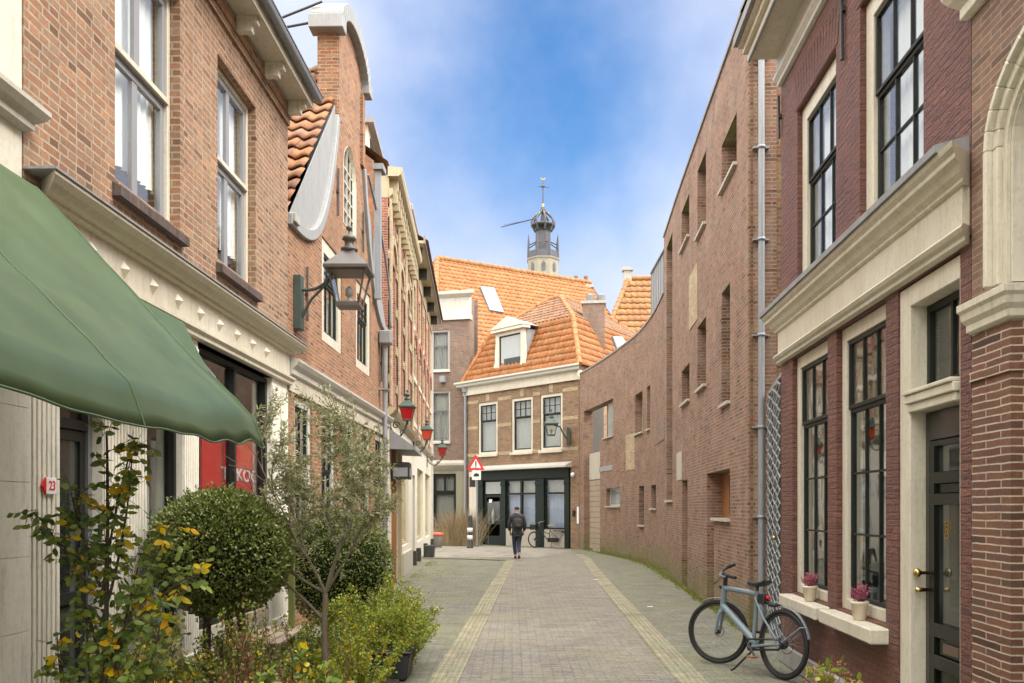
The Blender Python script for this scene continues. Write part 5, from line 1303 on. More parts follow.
# red lanterns
def redlamp(px, py, Y, s_, lab, glass):
    X = (px - CX) / 900 * Y; z = H + (HY - py) * Y / 900
    t = thing('red_lantern', lab, 'lantern', (X, Y, 0), 0, 'red lanterns on iron brackets along the left side')
    Xw = -2.68 - .0387 * (Y - 19.4) - X
    m = MB(); m.tube([(Xw, .0, z - .45), (Xw, .0, z + .25)], .03, 6)
    pts = []
    for k in range(14):
        t_ = k / 13; pts.append((Xw + (-Xw) * t_, 0, z - .12 - .28 * math.sin(math.pi * t_) ** .8 + .06 * t_))
    m.tube(pts, .022, 6); m.tube([(0, 0, z - .1), (0, 0, z + .02)], .03, 6)
    for cx_, cz_, rr in ((Xw * .65, z - .12, .09), (Xw * .9, z + .18, .07), (Xw * .3, z - .28, .06)):
        m.tube([(cx_ + rr * (1 - k / 22) * math.cos(k * .45), 0, cz_ + rr * (1 - k / 22) * math.sin(k * .45)) for k in range(20)], .014, 5)
    m.build('bracket', 'lamp_green', t)
    lantern(t, (0, 0, z), s_, glass=glass, frame='lamp_green', red=True)
redlamp(407.3, 420, 19.9, .72, 'deep red glass lantern nearest the camera of the row on scrolled iron brackets', 'lamp_red')
redlamp(427, 439.5, 27.2, .72, 'orange red glass lantern in the middle of the row on the left', 'lamp_orange')
redlamp(442.4, 455.5, 34.5, .74, 'farthest and smallest red glass lantern, in front of the brown building', 'lamp_red')
# dark box light by the doorway
P = F3.s(391, -.3)
bl = thing('box_light', 'black box shaped light fixed over the dark doorway below the first red lantern', 'light', F3.loc(), F3.a)
m = MB(); m.box(.55, 1.2, -.42, -.02, 2.35, 2.72); m.build('housing', 'black', bl, .01); m = MB(); m.box(.6, 1.15, -.432, -.421, 2.4, 2.6); m.box(.538, .549, -.38, -.06, 2.4, 2.6); m.build('panel', 'window_grey_light', bl)

# ------------------------------------------------------------------ FAR brown building
F5 = Fac(-5.6, 44.0, -2.03, 43.15); L5 = F5.L
e1 = thing('brown_building', 'tall brown brick building with a white parapet, left of the green shop house', 'building', F5.loc(), F5.a)
xr = L5; S5 = F5.s
wv = [(S5(431), S5(449.5), 8.35, 10.3), (S5(431), S5(450), 4.9, 7.35)]
w = MB(); w.panel(0, L5, 3.85, 10.75, .3, wv); w.build('wall', 'brick_far_grey', e1)
for a, b, c_, d in wv:
    window(e1, a, b, c_, d, .05, .07, 'white', 'window_grey', ((2, 1), (1, 1)) if c_ > 8 else ((2, 1), (1, 1)), [.62], 'curtain_grey', ct=.12, bar=.05, sill=(.1, .1, 'white'))
MB().box(-.1, L5 + .05, -.12, .3, 10.753, 11.0).build('parapet', 'white', e1)
MB().box(-.1, L5 + .0, -.06, .3, 11.003, 11.85).build('parapet', 'white', e1)
cornice(-.1, L5, [(.06, 11.8), (.3, 11.95), (.32, 12.1), (.0, 12.12)]).build('cornice', 'white', e1)
w = MB(); a, b = S5(433), S5(456); w.panel(0, L5, 0, 3.5, .3, [(a, b, .7, 3.35)]); M['shop_olive'] = paint('shop_olive', (.30, .28, .20), .5, .3); w.build('shop_front', 'shop_olive', e1)
window(e1, a, b, .7, 3.35, .05, .02, 'dark_green', 'dark_green', ((1, 1), (2, 1)), [.66], 'curtain_grey', 'glass_strong', ct=.12, sw=.1, bar=.1)
cornice(0, L5, [(.02, 3.5), (.12, 3.6), (.25, 3.75), (.25, 3.85), (.02, 4.0)]).build('cornice', 'stone', e1)
m = MB(); m.box(S5(457), L5, -.06, -.002, 0, 3.5); m.build('pilaster', 'shop_olive', e1)
m = MB(); m.box(0, .12, .3, 1.4, 0, 12); m.box(L5 - .1, L5, .3, .8, 0, 11.8); m.box(0, L5, 1.4, 1.5, 0, 12); m.box(0, L5, .3, 1.4, 7.8, 7.85); m.box(0, L5, .3, 1.4, 4.0, 4.05); m.build('side_wall', 'brick_far_grey', e1)
MB().box(S5(441), S5(446), -.25, -.0, 7.75, 8.05).build('vent_box', 'zinc', e1)
dp = thing('drainpipe', 'pale grey drainpipe with a hopper between the brown building and the green shop house', 'drainpipe', (-2.22, 42.9, 0))
m = MB(); m.tube([(0, 0, 0), (0, 0, 7.2)], .07, 8); m.build('pipe', 'zinc', dp); m = MB(); m.box(-.15, .15, -.15, .1, 7.2, 7.5); m.build('hopper', 'zinc', dp)

# ------------------------------------------------------------------ large orange roof behind
hb = thing('roofed_hall', 'large building behind with a broad orange pantile roof below the church tower', 'building')
RL, RR = Vector((-4.5, 54, 16.7)), Vector((5.2, 60, 16.7)); EL, ER = Vector((-3.95, 45.5, 8.2)), Vector((9.2, 53.6, 8.2)); I4 = Matrix.Identity(4)
LL = Vector((-11, 49, 8.2))
slope(EL, ER, RR, RL, 'tile_orange', hb, None, .30, .38, .045)
slope(LL, EL, RL, RL, 'tile_orange', hb, None, .30, .38, .045)
rt = MB()
for a, b in ((RL, RR), (EL, RL)): q = ridge_tiles(a, b, .17, .42); rt.add(q.v, q.f, None, True)
rt.build('ridge_tiles', 'tile_yellow', hb)
m = MB(); m.add([EL, ER, (9.2, 53.6, 0), (-3.95, 45.5, 0), RR, (9.2, 64, 8), (9.2, 64, 0), LL, (-11, 49, 0), RL, (0, 66, 8)], [(0, 1, 2, 3), (1, 4, 5), (1, 5, 6, 2), (0, 3, 8, 7), (9, 4, 5, 10), (9, 10, 7)]); m.build('wall', 'brick_far_grey', hb)
nn = (ER - EL).cross(RL - EL)
rooflight([(479.5, 287.5), (493.5, 289), (503.5, 314), (489, 311.5)], EL, nn, hb, I4, .12)
# slate grey chimneys left and right of the ridge end
ck = thing('chimney_stack', 'weathered stone chimney stack with two small pots at the right of the big roof', 'chimney', ((582 - 512) / 900 * 60, 60, 0))
m = MB(); m.box(-.65, .65, -.4, .6, 13, 16.3); m.box(-.75, .75, -.5, .7, 16.302, 16.5); m.build('stack', 'stone_grey', ck); m = MB(); [m.lathe([(.17, 16.5), (.13, 17.1), (.15, 17.15)], 10, (x, 0, 0)) for x in (-.4, .25)]; m.build('pot', 'tile_near', ck)
ck = thing('flue_pipes', 'pair of shiny zinc flue pipes with caps beside the stone chimney stack', 'flue', ((594 - 512) / 900 * 50, 50, 0))
m = MB(); [m.lathe([(.15, 9), (.15, 13.0), (.15, 13.1), (.24, 13.12), (.24, 13.5), (.05, 13.6)], 12, (x, 0, 0), False) for x in (-.2, .40)]; m.build('pipe', 'window_grey', ck)
# right far roof
hr = thing('far_house', 'house far behind the curved wall showing only its yellow mossed tile roof and small chimney', 'house')
P0, P1, Q1, Q0 = Vector((5.7, 56, 12.2)), Vector((13, 56, 12.2)), Vector((13, 60, 17.0)), Vector((7.75, 60, 17.0))
slope(P0, P1, Q1, Q0, 'tile_yellow', hr, None, .42, .6, .05, lap=.06)
q = ridge_tiles(Q0, Q1, .18, .45); q.build('ridge_tiles', 'tile_yellow', hr); q = ridge_tiles(P0, Q0, .16, .45); q.build('ridge_tiles', 'tile_yellow', hr)
m = MB(); m.add([P0, P1, (13, 56, 0), (5.7, 56, 0), Q0, (5.7, 64, 12), (5.7, 64, 0), Q1, (13, 64, 12)], [(0, 1, 2, 3), (0, 4, 5), (0, 5, 6, 3), (4, 7, 8, 5)]); m.build('wall', 'brick_far_grey', hr)
m = MB(); m.box(7.45, 7.95, 59.8, 60.3, 16.6, 17.5); m.box(7.35, 8.05, 59.7, 60.4, 17.502, 17.7); m.build('chimney', 'stone_grey', hr)

# ------------------------------------------------------------------ church tower
tw_ = thing('church_tower', 'distant church tower with stone base, lead gallery and open onion crown', 'tower', ((543 - 512) / 900 * 200, 200, 0))
Zt = lambda y: H + (HY - y) * 200 / 900
M['tower_stone'] = paint('tower_stone', (.30, .27, .22), .9, .6, (.18, .16, .12), .6, .3)
M['tower_lead'] = paint('tower_lead', (.075, .075, .085), .7, .6, (.04, .04, .05), .8, .3)
M['gilt'] = paint('gilt', (.45, .30, .06), .4, .4, metal=.5)
m = MB(); m.lathe([(3.7, 0), (3.6, Zt(262)), (3.85, Zt(261)), (3.85, Zt(260))], 8, rot=R(22.5), smooth=False); m.build('base', 'tower_stone', tw_)
m = MB()
for k in range(8): th = R(45 * k - 90); m.box(-.0, 0, 0, 0, 0, 0) if 0 else m.add([(3.45 * math.cos(th) + a * math.sin(th) * -1, 3.45 * math.sin(th) + a * math.cos(th), z) for a, z in ((-.4, Zt(274)), (.4, Zt(274)), (.4, Zt(267)), (0, Zt(264.5)), (-.4, Zt(267)))], [(0, 1, 2, 3, 4)])
m.build('window', 'dark_glass', tw_)
m = MB(); m.lathe([(3.7, Zt(260)), (3.6, Zt(253)), (3.3, Zt(253)), (3.3, Zt(258)), (2.0, Zt(257.5)), (1.85, Zt(252)), (1.75, Zt(232)), (2.2, Zt(231))], 8, rot=R(22.5), smooth=False)
for k in range(8):
    th = R(45 * k + 22.5); c_, s_ = math.cos(th), math.sin(th)
    m.tube([(3.55 * c_, 3.55 * s_, Zt(260)), (3.5 * c_, 3.5 * s_, Zt(243)), (3.5 * c_, 3.5 * s_, Zt(236))], [.28, .22, .05], 5)
    m.tube([(3.5 * c_, 3.5 * s_, Zt(247)), (1.8 * c_, 1.8 * s_, Zt(243))], .14, 4)
m.build('gallery', 'tower_lead', tw_)
m = MB(); prof = [(1.9, 231), (2.5, 227), (2.65, 223), (2.3, 219), (1.4, 215), (.6, 212), (.25, 208)]
for k in range(8):
    th = R(45 * k + 10); m.tube([(r_ * math.cos(th), r_ * math.sin(th), Zt(y)) for r_, y in prof], .22, 5)
m.lathe([(2.5, Zt(226.5)), (2.7, Zt(226)), (2.7, Zt(225)), (2.5, Zt(224.5))], 16); m.lathe([(.5, Zt(231)), (.4, Zt(215)), (.0, Zt(214))], 8)
m.build('onion_crown', 'tower_lead', tw_)
m = MB(); m.tube([(0, 0, Zt(214)), (0, 0, Zt(180))], [.22, .07], 6); m.tube([(-1.2, 0, Zt(186.5)), (1.4, 0, Zt(187.5))], .08, 5); m.lathe([(.0, Zt(188.5)), (.5, Zt(187)), (.5, Zt(186)), (0, Zt(184.5))], 8); m.build('spire', 'tower_lead', tw_)
m = MB(); m.lathe([(.0, Zt(211)), (.45, Zt(209.5)), (.1, Zt(208)), (.32, Zt(204.5)), (0, Zt(203))], 8); m.prism([(-.6, Zt(178.3)), (-.1, Zt(180.2)), (.3, Zt(180)), (.6, Zt(177.6)), (.2, Zt(178.8)), (-.2, Zt(178.8)), (-.35, Zt(177.9))], -.1, .1)
for k in range(8): th = R(45 * k + 10); m.lathe([(0, -.2), (.2, 0), (0, .2)], 6, (1.5 * math.cos(th), 1.5 * math.sin(th), Zt(214.5)))
m.build('gilding', 'gilt', tw_)
cj = thing('crane_jib', 'thin dark jib reaching out to the left of the tower crown', 'crane jib', ((530 - 512) / 900 * 195, 195, Zt(227)))
m = MB(); m.tube([(0, 0, 0), (-6.3, 0, -1.6)], [.13, .09], 4); m.tube([(0, 0, 0), (1.0, 0, .2)], .1, 4); m.tube([(0, 0, .0), (-5.7, 0, -1.15)], .04, 4); m.build('boom', 'black', cj)

# ------------------------------------------------------------------ street furniture far away
sg = thing('warning_sign', 'red bordered triangular warning sign with an exclamation mark and small plate on a grey pole', 'road sign', ((477 - 512) / 900 * 39.3, 39.3, 0))
zt = lambda y: H + (HY - y) * 39.3 / 900
m = MB(); m.tube([(.0, 0.05, 0), (0, .05, zt(456))], .04, 8); m.build('pole', 'zinc', sg)
cx0 = -.05
m = MB(); m.prism([(cx0 - .40, zt(470)), (cx0 + .38, zt(470)), (cx0, zt(454.5))], -.02, .0); pt = m.build('triangle_plate', 'red_sign', sg)
m = MB(); m.prism([(cx0 - .24, zt(468)), (cx0 + .23, zt(468)), (cx0, zt(458.7))], -.026, -.021); m.build('triangle_field', 'sign_white', sg)
m = MB(); m.box(cx0 - .025, cx0 + .025, -.031, -.027, zt(466), zt(461)); m.box(cx0 - .025, cx0 + .025, -.031, -.027, zt(467.6), zt(466.6)); m.build('exclamation_mark', 'black', sg)
m = MB(); m.box(cx0 - .17, cx0 + .22, -.02, 0, zt(480), zt(470.5)); sp_ = m.build('sub_plate', 'sign_white', sg)
m = MB(); m.prism([(cx0 - .10, zt(476.5)), (cx0 + .13, zt(476.5)), (cx0 + .15, zt(474.4)), (cx0 + .02, zt(473)), (cx0 - .08, zt(474.2))], -.025, -.021); m.build('symbol', 'black', sp_)
m = MB(); m.box(cx0 - .28, cx0 - .02, .02, .12, zt(487), zt(477)); m.build('rear_box', 'pot_black', sg)
bo = thing('bollard', 'dark grey metal bollard with two white bands by the dried grasses', 'bollard', ((470 - 512) / 900 * 38.2, 38.2, 0))
m = MB(); m.lathe([(.14, 0), (.14, .05), (.11, .08), (.11, 1.32), (.09, 1.38), (.0, 1.40)], 16); m.build('post', 'pot_black', bo)
m = MB(); [m.lathe([(.112, z), (.113, z), (.113, z + .18), (.112, z + .18)], 16) for z in (.36, .68)]; m.build('band', 'sign_white', bo)
tb = thing('tub', 'small grey tub with an orange red top by the shop window on the far left', 'planter', ((437.3 - 512) / 900 * 38.6, 38.6, 0))
m = MB(); m.lathe([(.20, 0), (.23, .5), (.24, .52)], 16); m.build('body', 'stone_grey', tb); m = MB(); m.lathe([(.27, .52), (.28, .56), (.26, .64), (.0, .67)], 16); M['tub_red'] = paint('tub_red', (.65, .13, .05), .5, .2); m.build('lid', 'tub_red', tb)
gr = thing('ornamental_grass', 'tall bush of dried beige grass in front of the pale olive shop front', 'grass plant', (-2.35, 40.3, 0))
m = MB()
for k in range(900):
    b_ = Vector((random.gauss(0, .38), random.gauss(0, .2), 0)); d = Vector((random.gauss(0, .28) + b_.x * .3, random.gauss(0, .2), 1)).normalized(); L = random.uniform(.9, 2.0)
    m.add([b_, b_ + Vector((.02, 0, 0)), b_ + d * L * .6 + Vector((.015, 0, 0)), b_ + d * L + Vector((d.x * .3, 0, -.1)), b_ + d * L * .6], [(0, 1, 2, 4), (4, 2, 3)])
m.build('blade', 'grass_dry', gr)
bt = thing('planter_box', 'small black planter box standing at the corner of the last left house', 'planter', ((429 - 512) / 900 * 31.0, 31.0, 0))
m = MB(); m.prism([(-.17, 0), (.17, 0), (.20, .42), (-.14, .42)], -.3, .3); m.build('body', 'pot_black', bt, .02)
wp = thing('wall_notice', 'white notice plate on the brick pier right of the green shop front', 'sign', FE.loc(), FE.a)
MB().box(FE.s(577.5), FE.s(579), -.04, -.005, 1.05, 1.75).build('plate', 'sign_white', wp)
lb = thing('letterbox', 'small black letterbox on the brick pier beside the white notice', 'letterbox', FE.loc(), FE.a)
MB().box(FE.s(573.5), FE.s(575.5), -.1, -.005, 1.35, 1.6).build('box', 'black', lb, .01)
cam_ = thing('security_light', 'small white lamp on the brick pier above the notice plate', 'lamp', FE.loc(), FE.a)
m = MB(); m.lathe([(0, 0), (.08, .02), (.09, .14), (.0, .2)], 10, (FE.s(575), -.14, 3.0)); m.build('head', 'sign_white', cam_)

# ------------------------------------------------------------------ bicycles
def wheel(name, parent, c, ang, r=.345, tw=.022, spokes=28, tyre='rubber', hub=.03, rim='iron'):
    """c hub centre, ang = steering angle about z; wheel plane contains z and (cos, sin)"""
    Rm = Matrix.Rotation(ang, 3, 'Z')
    def P(a, rr, off=0): return Vector(c) + Rm @ Vector((rr * math.cos(a), off, rr * math.sin(a)))
    t = MB(); t.tube([P(2 * math.pi * k / 48, r - tw) for k in range(48)], tw, 8, True)
    w_ = t.build(name, tyre, parent)
    t = MB(); t.tube([P(2 * math.pi * k / 48, r - 2 * tw - .008) for k in range(48)], .011, 6, True); t.build('rim', rim, w_)
    t = MB()
    for k in range(spokes):
        a = 2 * math.pi * k / spokes; b_ = a + (.35 if k % 2 else -.35); t.tube([P(b_, hub * .9, .03 if k % 2 else -.03), P(a, r - 2 * tw - .01)], .0014, 3, cap=False)
    t.build('spoke', 'zinc', w_)
    t = MB(); t.tube([P(0, 0, -.05), P(0, 0, -.02), P(0, 0, .02), P(0, 0, .05)], [.015, hub, hub, .015], 12); t.tube([P(2 * math.pi * k / 20, hub * 1.9, -.04) for k in range(20)], .004, 4, True); t.build('hub', 'black', w_)
    return w_
M['bike_blue'] = paint('bike_blue', (.165, .21, .24), .38, .15, bmp=0, spec=.5)
bk = thing('bicycle', 'slate blue city bicycle with thick frame and black tyres parked by the grey gate', 'bicycle')
rear = Vector((2.68, 8.92)); front = Vector((2.235, 9.86)); d = (front - rear).normalized(); WB = 1.04
bk.location = (rear.x, rear.y, 0); bk.rotation_euler = (R(2), 0, math.atan2(d.y, d.x))
r = .347
hd0, hd1 = Vector((.955, 0, .61)), Vector((.925, 0, .86)); bb = Vector((.44, 0, .29)); st = Vector((.405, 0, .845)); ra = Vector((0, 0, r)); fa = Vector((1.02, 0, r))
wr = wheel('wheel', bk, ra, 0, r, .023, 28, hub=.05)
STE = R(30)
wf = wheel('wheel', bk, fa, STE, r, .023, 28, hub=.028)
m = MB(); m.tube([hd0 + Vector((-.004, 0, .03)), bb + Vector((0, 0, .04))], [.036, .038], 12)
m.tube([hd1 - (hd1 - hd0) * .12, Vector((.41, 0, .815))], .029, 12); m.tube([bb, st], .021, 12); m.tube([hd0, hd1], .031, 12)
for y in (-.055, .055):
    m.tube([bb + Vector((-.03, y * .7, -.02)), Vector((.2, y, .315)), ra + Vector((0, y, 0))], [.018, .016, .014], 8); m.tube([Vector((.41, y * .4, .77)), Vector((.24, y, .585)), ra + Vector((0, y, 0))], .012, 8)
m.lathe([(.045, -.04), (.045, .04)], 14, tuple(bb), mat=Matrix.Rotation(R(90), 3, 'X'))
m.build('frame', 'bike_blue', bk, )
# steering assembly
Rs = Matrix.Rotation(STE, 3, 'Z')
def fs_(p): v = Vector(p) - fa; return fa + Rs @ v
m = MB()
for y in (-.06, .06): m.tube([hd0 + Rs @ Vector((0, y * .7, -.02)), hd0 + Rs @ Vector((.02, y, -.07)), fa + Rs @ Vector((0, y, 0))], [.022, .021, .014], 8)
m.tube([hd0 + Rs @ Vector((0, -.05, -.02)), hd0 + Rs @ Vector((0, .05, -.02))], .024, 8); m.build('fork', 'bike_blue', bk)
bt_ = Vector((.915, 0, .965)); STE2 = STE + R(22)
Rs = Matrix.Rotation(STE2, 3, 'Z')
m = MB(); m.tube([hd1, bt_], .024, 10); m.tube([bt_, bt_ + Rs @ Vector((.04, 0, .03))], .022, 10); m.build('stem', 'black', bk)
hc = bt_ + Rs @ Vector((.04, 0, .03))
hb_ = MB(); pts = [hc + Rs @ Vector(p) for p in ((-.13, .32, -.03), (-.07, .24, -.02), (-.01, .12, -.01), (0, 0, 0), (-.01, -.12, .02), (-.07, -.24, .055), (-.13, -.32, .08))]; hb_.tube(pts, .0125, 8); hbo = hb_.build('handlebar', 'black', bk)
for sg_ in (1, -1):
    m = MB(); m.tube([hc + Rs @ Vector((-.055, sg_ * .215, .018 - sg_ * .034)), hc + Rs @ Vector((-.135, sg_ * .33, .026 - sg_ * .055))], .018, 8); m.build('grip', 'rubber', hbo)
    m = MB(); m.tube([hc + Rs @ Vector((-.0, sg_ * .16, .012)), hc + Rs @ Vector((.03, sg_ * .19, -.01)), hc + Rs @ Vector((-.03, sg_ * .27, -.03))], .007, 6); m.build('brake_lever', 'zinc', hbo)
m = MB(); cpts = []
for k in range(15): t = k / 14; cpts.append(hc + (Rs @ Vector((-.02 + .10 * math.sin(math.pi * t), .17 * (1 - t), .0 - .12 * math.sin(math.pi * t * .9)))))
m.tube(cpts, .004, 5); m.build('cable', 'black', bk)
m = MB(); m.lathe([(.0, -.03), (.022, -.03), (.026, .02), (.02, .03), (0, .03)], 12, tuple(hd1 + Vector((.05, 0, -.02))), mat=Matrix.Rotation(R(90), 3, 'Y')); m.build('headlight', 'black', bk)
# fenders
def fender(c, ang, a0, a1, rr=.375, wd=.045):
    Rm = Matrix.Rotation(ang, 3, 'Z'); vs = []; n = 22
    for k in range(n + 1):
        a = a0 + (a1 - a0) * k / n
        for y, dr in ((-wd / 2, -.012), (-wd * .3, .0), (wd * .3, .0), (wd / 2, -.012), (wd * .3, -.004), (-wd * .3, -.004)): vs.append(Vector(c) + Rm @ Vector(((rr + dr) * math.cos(a), y, (rr + dr) * math.sin(a))))
    fs = []
    for k in range(n):
        for j in range(6): fs.append((6 * k + j, 6 * k + (j + 1) % 6, 6 * k + 6 + (j + 1) % 6, 6 * k + 6 + j))
    m = MB(); m.add(vs, fs, None, True); return m
fender(ra, 0, R(78), R(165)).build('fender', 'bike_grey' if 'bike_grey' in M else 'window_grey', bk)
m = fender(fa, STE, R(58), R(140)); m.build('fender', 'window_grey', bk)
m = MB(); m.tube([ra + Vector((0, .05, 0)), ra + Vector((-.28, .05, .20)), ra + Vector((-.32, 0, .20))], .006, 6); m.tube([ra + Vector((0, -.05, 0)), ra + Vector((-.28, -.05, .20)), ra + Vector((-.32, 0, .20))], .006, 6); m.build('fender_stay', 'bike_blue', bk)
# saddle
m = MB(); m.tube([st - Vector((0, 0, .03)), Vector((.398, 0, .92))], .016, 10); m.build('seat_post', 'black', bk)
sv = []; ns = 14
for k in range(ns + 1):
    t = k / ns; x = .265 + .28 * t; wd = .075 * (1 - t) ** .8 * (1 if t > .12 else .75 + 2 * t) + .018; zt_ = .935 + .018 * (1 - t) ** 2 - .012 * math.sin(math.pi * t)
    for a in range(10):
        th = 2 * math.pi * a / 10; sv.append((x, wd * math.cos(th), zt_ - .012 + .024 * math.sin(th) * (1 if math.sin(th) > 0 else 1.3)))
m = MB(); m.add(sv, [(k * 10 + a, k * 10 + (a + 1) % 10, k * 10 + 10 + (a + 1) % 10, k * 10 + 10 + a) for k in range(ns) for a in range(10)] + [tuple(range(10)), tuple(range(ns * 10, ns * 10 + 10))], None, True); m.build('saddle', 'black', bk)
# drive
m = MB(); m.tube([bb + Vector((0, -.05, 0)), bb + Vector((0, .05, 0))], .02, 10)
for y, sgn in ((.075, 1), (-.075, -1)): m.tube([bb + Vector((0, y * .8, 0)), bb + Vector((-.12 * sgn, y * 1.1, -.11 * sgn))], .011, 8)
cr = m.build('crank', 'black', bk)
for y, sgn in ((.12, 1), (-.12, -1)): m = MB(); q = bb + Vector((-.12 * sgn, y, -.11 * sgn)); m.box(q.x - .045, q.x + .045, q.y - .04, q.y + .04, q.z - .01, q.z + .01); m.build('pedal', 'wood_brown' if sgn == 1 else 'black', cr, .004)
m = MB(); m.tube([bb + Vector((.05, .06, 0)), bb + Vector((0, .06, .055)), ra + Vector((0, .06, .05)), ra + Vector((-.05, .06, 0)), ra + Vector((0, .06, -.05)), bb + Vector((0, .06, -.055))], .012, 6, True)
m.build('chain_guard', 'black', bk)
m = MB(); m.tube([bb + Vector((-.06, .03, -.03)), Vector((.50, .20, .03)), Vector((.53, .21, .018))], .011, 8); m.build('kickstand', 'black', bk)
m = MB(); m.box(.26, .36, -.04, .04, .72, .82); m.tube([(.30, 0, .75), (.12, 0, .72)], .016, 8); m.box(.10, .20, -.04, .04, .705, .74); m.build('lock', 'black', bk, .01)
m = MB(); m.lathe([(0, -.02), (.02, -.02), (.02, .015), (0, .02)], 10, (.245, 0, .79), mat=Matrix.Rotation(R(90), 3, 'Y')); m.build('rear_light', 'tail_red' if 'tail_red' in M else 'red_sign', bk)

b2 = thing('bicycle', 'dark upright city bicycle with front basket leaning below the green shop window', 'bicycle')
b2.location = ((559 - 512) / 900 * 38.3, 38.25, 0); b2.rotation_euler = (R(-4), 0, R(162))
b2_rear = wheel('wheel', b2, (0, 0, .35), 0, .35, .022, 20, 'rubber', .03, 'zinc'); wheel('wheel', b2, (1.08, 0, .35), R(-20), .35, .02, 20)
m = MB(); m.tube([(.45, 0, .28), (.88, 0, .80)], .02, 6); m.tube([(.45, 0, .28), (.36, 0, .85)], .018, 6); m.tube([(.40, 0, .6), (.88, 0, .74)], .016, 6); m.tube([(0, 0, .35), (.45, 0, .28)], .014, 6); m.tube([(0, 0, .35), (.37, 0, .72)], .012, 6); m.tube([(.87, 0, .95), (.92, 0, .62), (1.08, 0, .35)], .018, 6); m.build('frame', 'black', b2)
m = MB(); m.tube([(.70, .26, 1.12), (.86, .16, 1.10), (.88, 0, 1.02), (.86, -.16, 1.10), (.70, -.26, 1.12)], .014, 6); m.tube([(.87, 0, .9), (.86, 0, 1.04)], .014, 6); m.build('handlebar', 'zinc', b2)
m = MB(); m.tube([(.36, 0, .84), (.35, 0, .93)], .013, 6); m.build('seat_post', 'zinc', b2); m = MB(); m.box(.22, .47, -.09, .09, .93, .98); m.build('saddle', 'wood_pale', b2, .03)
m = MB(); m.box(.95, 1.25, -.17, .17, .78, 1.02); m.build('basket', 'black', b2, .03)
m = MB(); m.box(-.32, .25, -.07, .07, .72, .75); m.tube([(-.3, 0, .73), (0, 0, .35)], .008, 5); m.build('rack', 'black', b2); m = MB(); m.box(-.36, -.33, -.05, .05, .62, .72); m.build('rear_light', 'red_sign', b2)
m = fender((0, 0, .35), 0, R(20), R(175), .385, .05); m.build('fender', 'black', b2); m = MB(); m.box(.0, .5, .03, .05, .25, .44); m.build('chain_case', 'black', b2, .02)
m = MB(); m.tube([(.3, .05, .3), (.32, .15, .0)], .012, 5); m.build('kickstand', 'black', b2)
M['tyre_white'] = paint('tyre_white', (.5, .48, .43), .7, .3); b2_rear.data.materials[0] = M['tyre_white']
# ------------------------------------------------------------------ person walking away
def skinned(name, joints, edges, mat, parent, root=0, sub=2):
    me = bpy.data.meshes.new(name); me.from_pydata([j[0] for j in joints], edges, []); me.materials.append(M[mat])
    o = bpy.data.objects.new(name, me); C.objects.link(o); o.parent = parent
    sk = o.modifiers.new('skin', 'SKIN'); sk.use_smooth_shade = True
    for i, j in enumerate(joints):
        v = me.skin_vertices[0].data[i]; v.radius = j[1] if isinstance(j[1], tuple) else (j[1], j[1]); v.use_root = (i == root)
    s_ = o.modifiers.new('sub', 'SUBSURF'); s_.levels = sub; s_.render_levels = sub
    return o
M['skin'] = paint('skin', (.45, .26, .18), .6, .1, bmp=0); M['jacket'] = paint('jacket', (.022, .022, .024), .75, .4, (.05, .05, .05), 6)
M['jeans'] = paint('jeans', (.025, .035, .075), .85, .5, (.06, .08, .13), 6); M['hair'] = paint('hair', (.03, .022, .018), .7, .4); M['pack'] = paint('pack', (.03, .032, .03), .8, .5, (.08, .08, .07), 8)
pe_ = thing('person', 'person in a black jacket and dark jeans walking away up the street, head bowed', 'person', (.17, 30.0, 0), R(4))
# x right, y forward (away), z up; right foot back on its toe
J = [((0, 0, .95), (.13, .10)), ((0, .01, 1.15), (.12, .09)), ((0, .02, 1.36), (.15, .10)), ((0, .05, 1.47), (.06, .06)), ((0, .08, 1.54), (.05, .055)), ((0, .11, 1.60), (.078, .092)), ((0, .12, 1.69), (.07, .085)),
     ((-.19, .02, 1.40), .055), ((-.25, .02, 1.13), .042), ((-.22, .14, .90), .034), ((-.21, .18, .83), (.035, .02)), ((.19, .02, 1.40), .055), ((.25, -.03, 1.13), .042), ((.22, .06, .90), .034), ((.21, .10, .83), (.035, .02)),
     ((-.09, 0, .88), .085), ((-.08, .14, .50), .06), ((-.05, .10, .10), .042), ((-.05, .24, .04), (.04, .03)), ((.09, 0, .88), .085), ((.06, .02, .50), .06), ((.05, -.22, .16), .042), ((.05, -.16, .04), (.04, .03)),
     ((-.20, .225, .78), .011), ((-.22, .225, .775), .011), ((-.235, .215, .78), .010), ((-.18, .22, .785), .010), ((-.175, .20, .82), .011),
     ((.20, .145, .78), .011), ((.22, .145, .775), .011), ((.235, .135, .78), .010), ((.18, .14, .785), .010), ((.175, .12, .82), .011)]
E = [(0, 1), (1, 2), (2, 3), (3, 4), (4, 5), (5, 6), (2, 7), (7, 8), (8, 9), (9, 10), (2, 11), (11, 12), (12, 13), (13, 14), (0, 15), (15, 16), (16, 17), (17, 18), (0, 19), (19, 20), (20, 21), (21, 22)] + [(10, k) for k in range(23, 28)] + [(14, k) for k in range(28, 33)]
skinned('body', J, E, 'skin', pe_)
JJ = [((0, 0, .93), (.185, .15)), ((0, .01, 1.15), (.18, .14)), ((0, .02, 1.36), (.20, .145)), ((0, .05, 1.47), (.10, .10)), ((0, .07, 1.50), (.085, .085)), ((0, 0, .82), (.19, .155)),
      ((-.20, .02, 1.40), .085), ((-.265, .02, 1.13), .068), ((-.235, .13, .93), .055), ((.20, .02, 1.40), .085), ((.265, -.03, 1.13), .068), ((.235, .05, .93), .055)]
skinned('jacket', JJ, [(0, 1), (1, 2), (2, 3), (3, 4), (0, 5), (2, 6), (6, 7), (7, 8), (2, 9), (9, 10), (10, 11)], 'jacket', pe_)
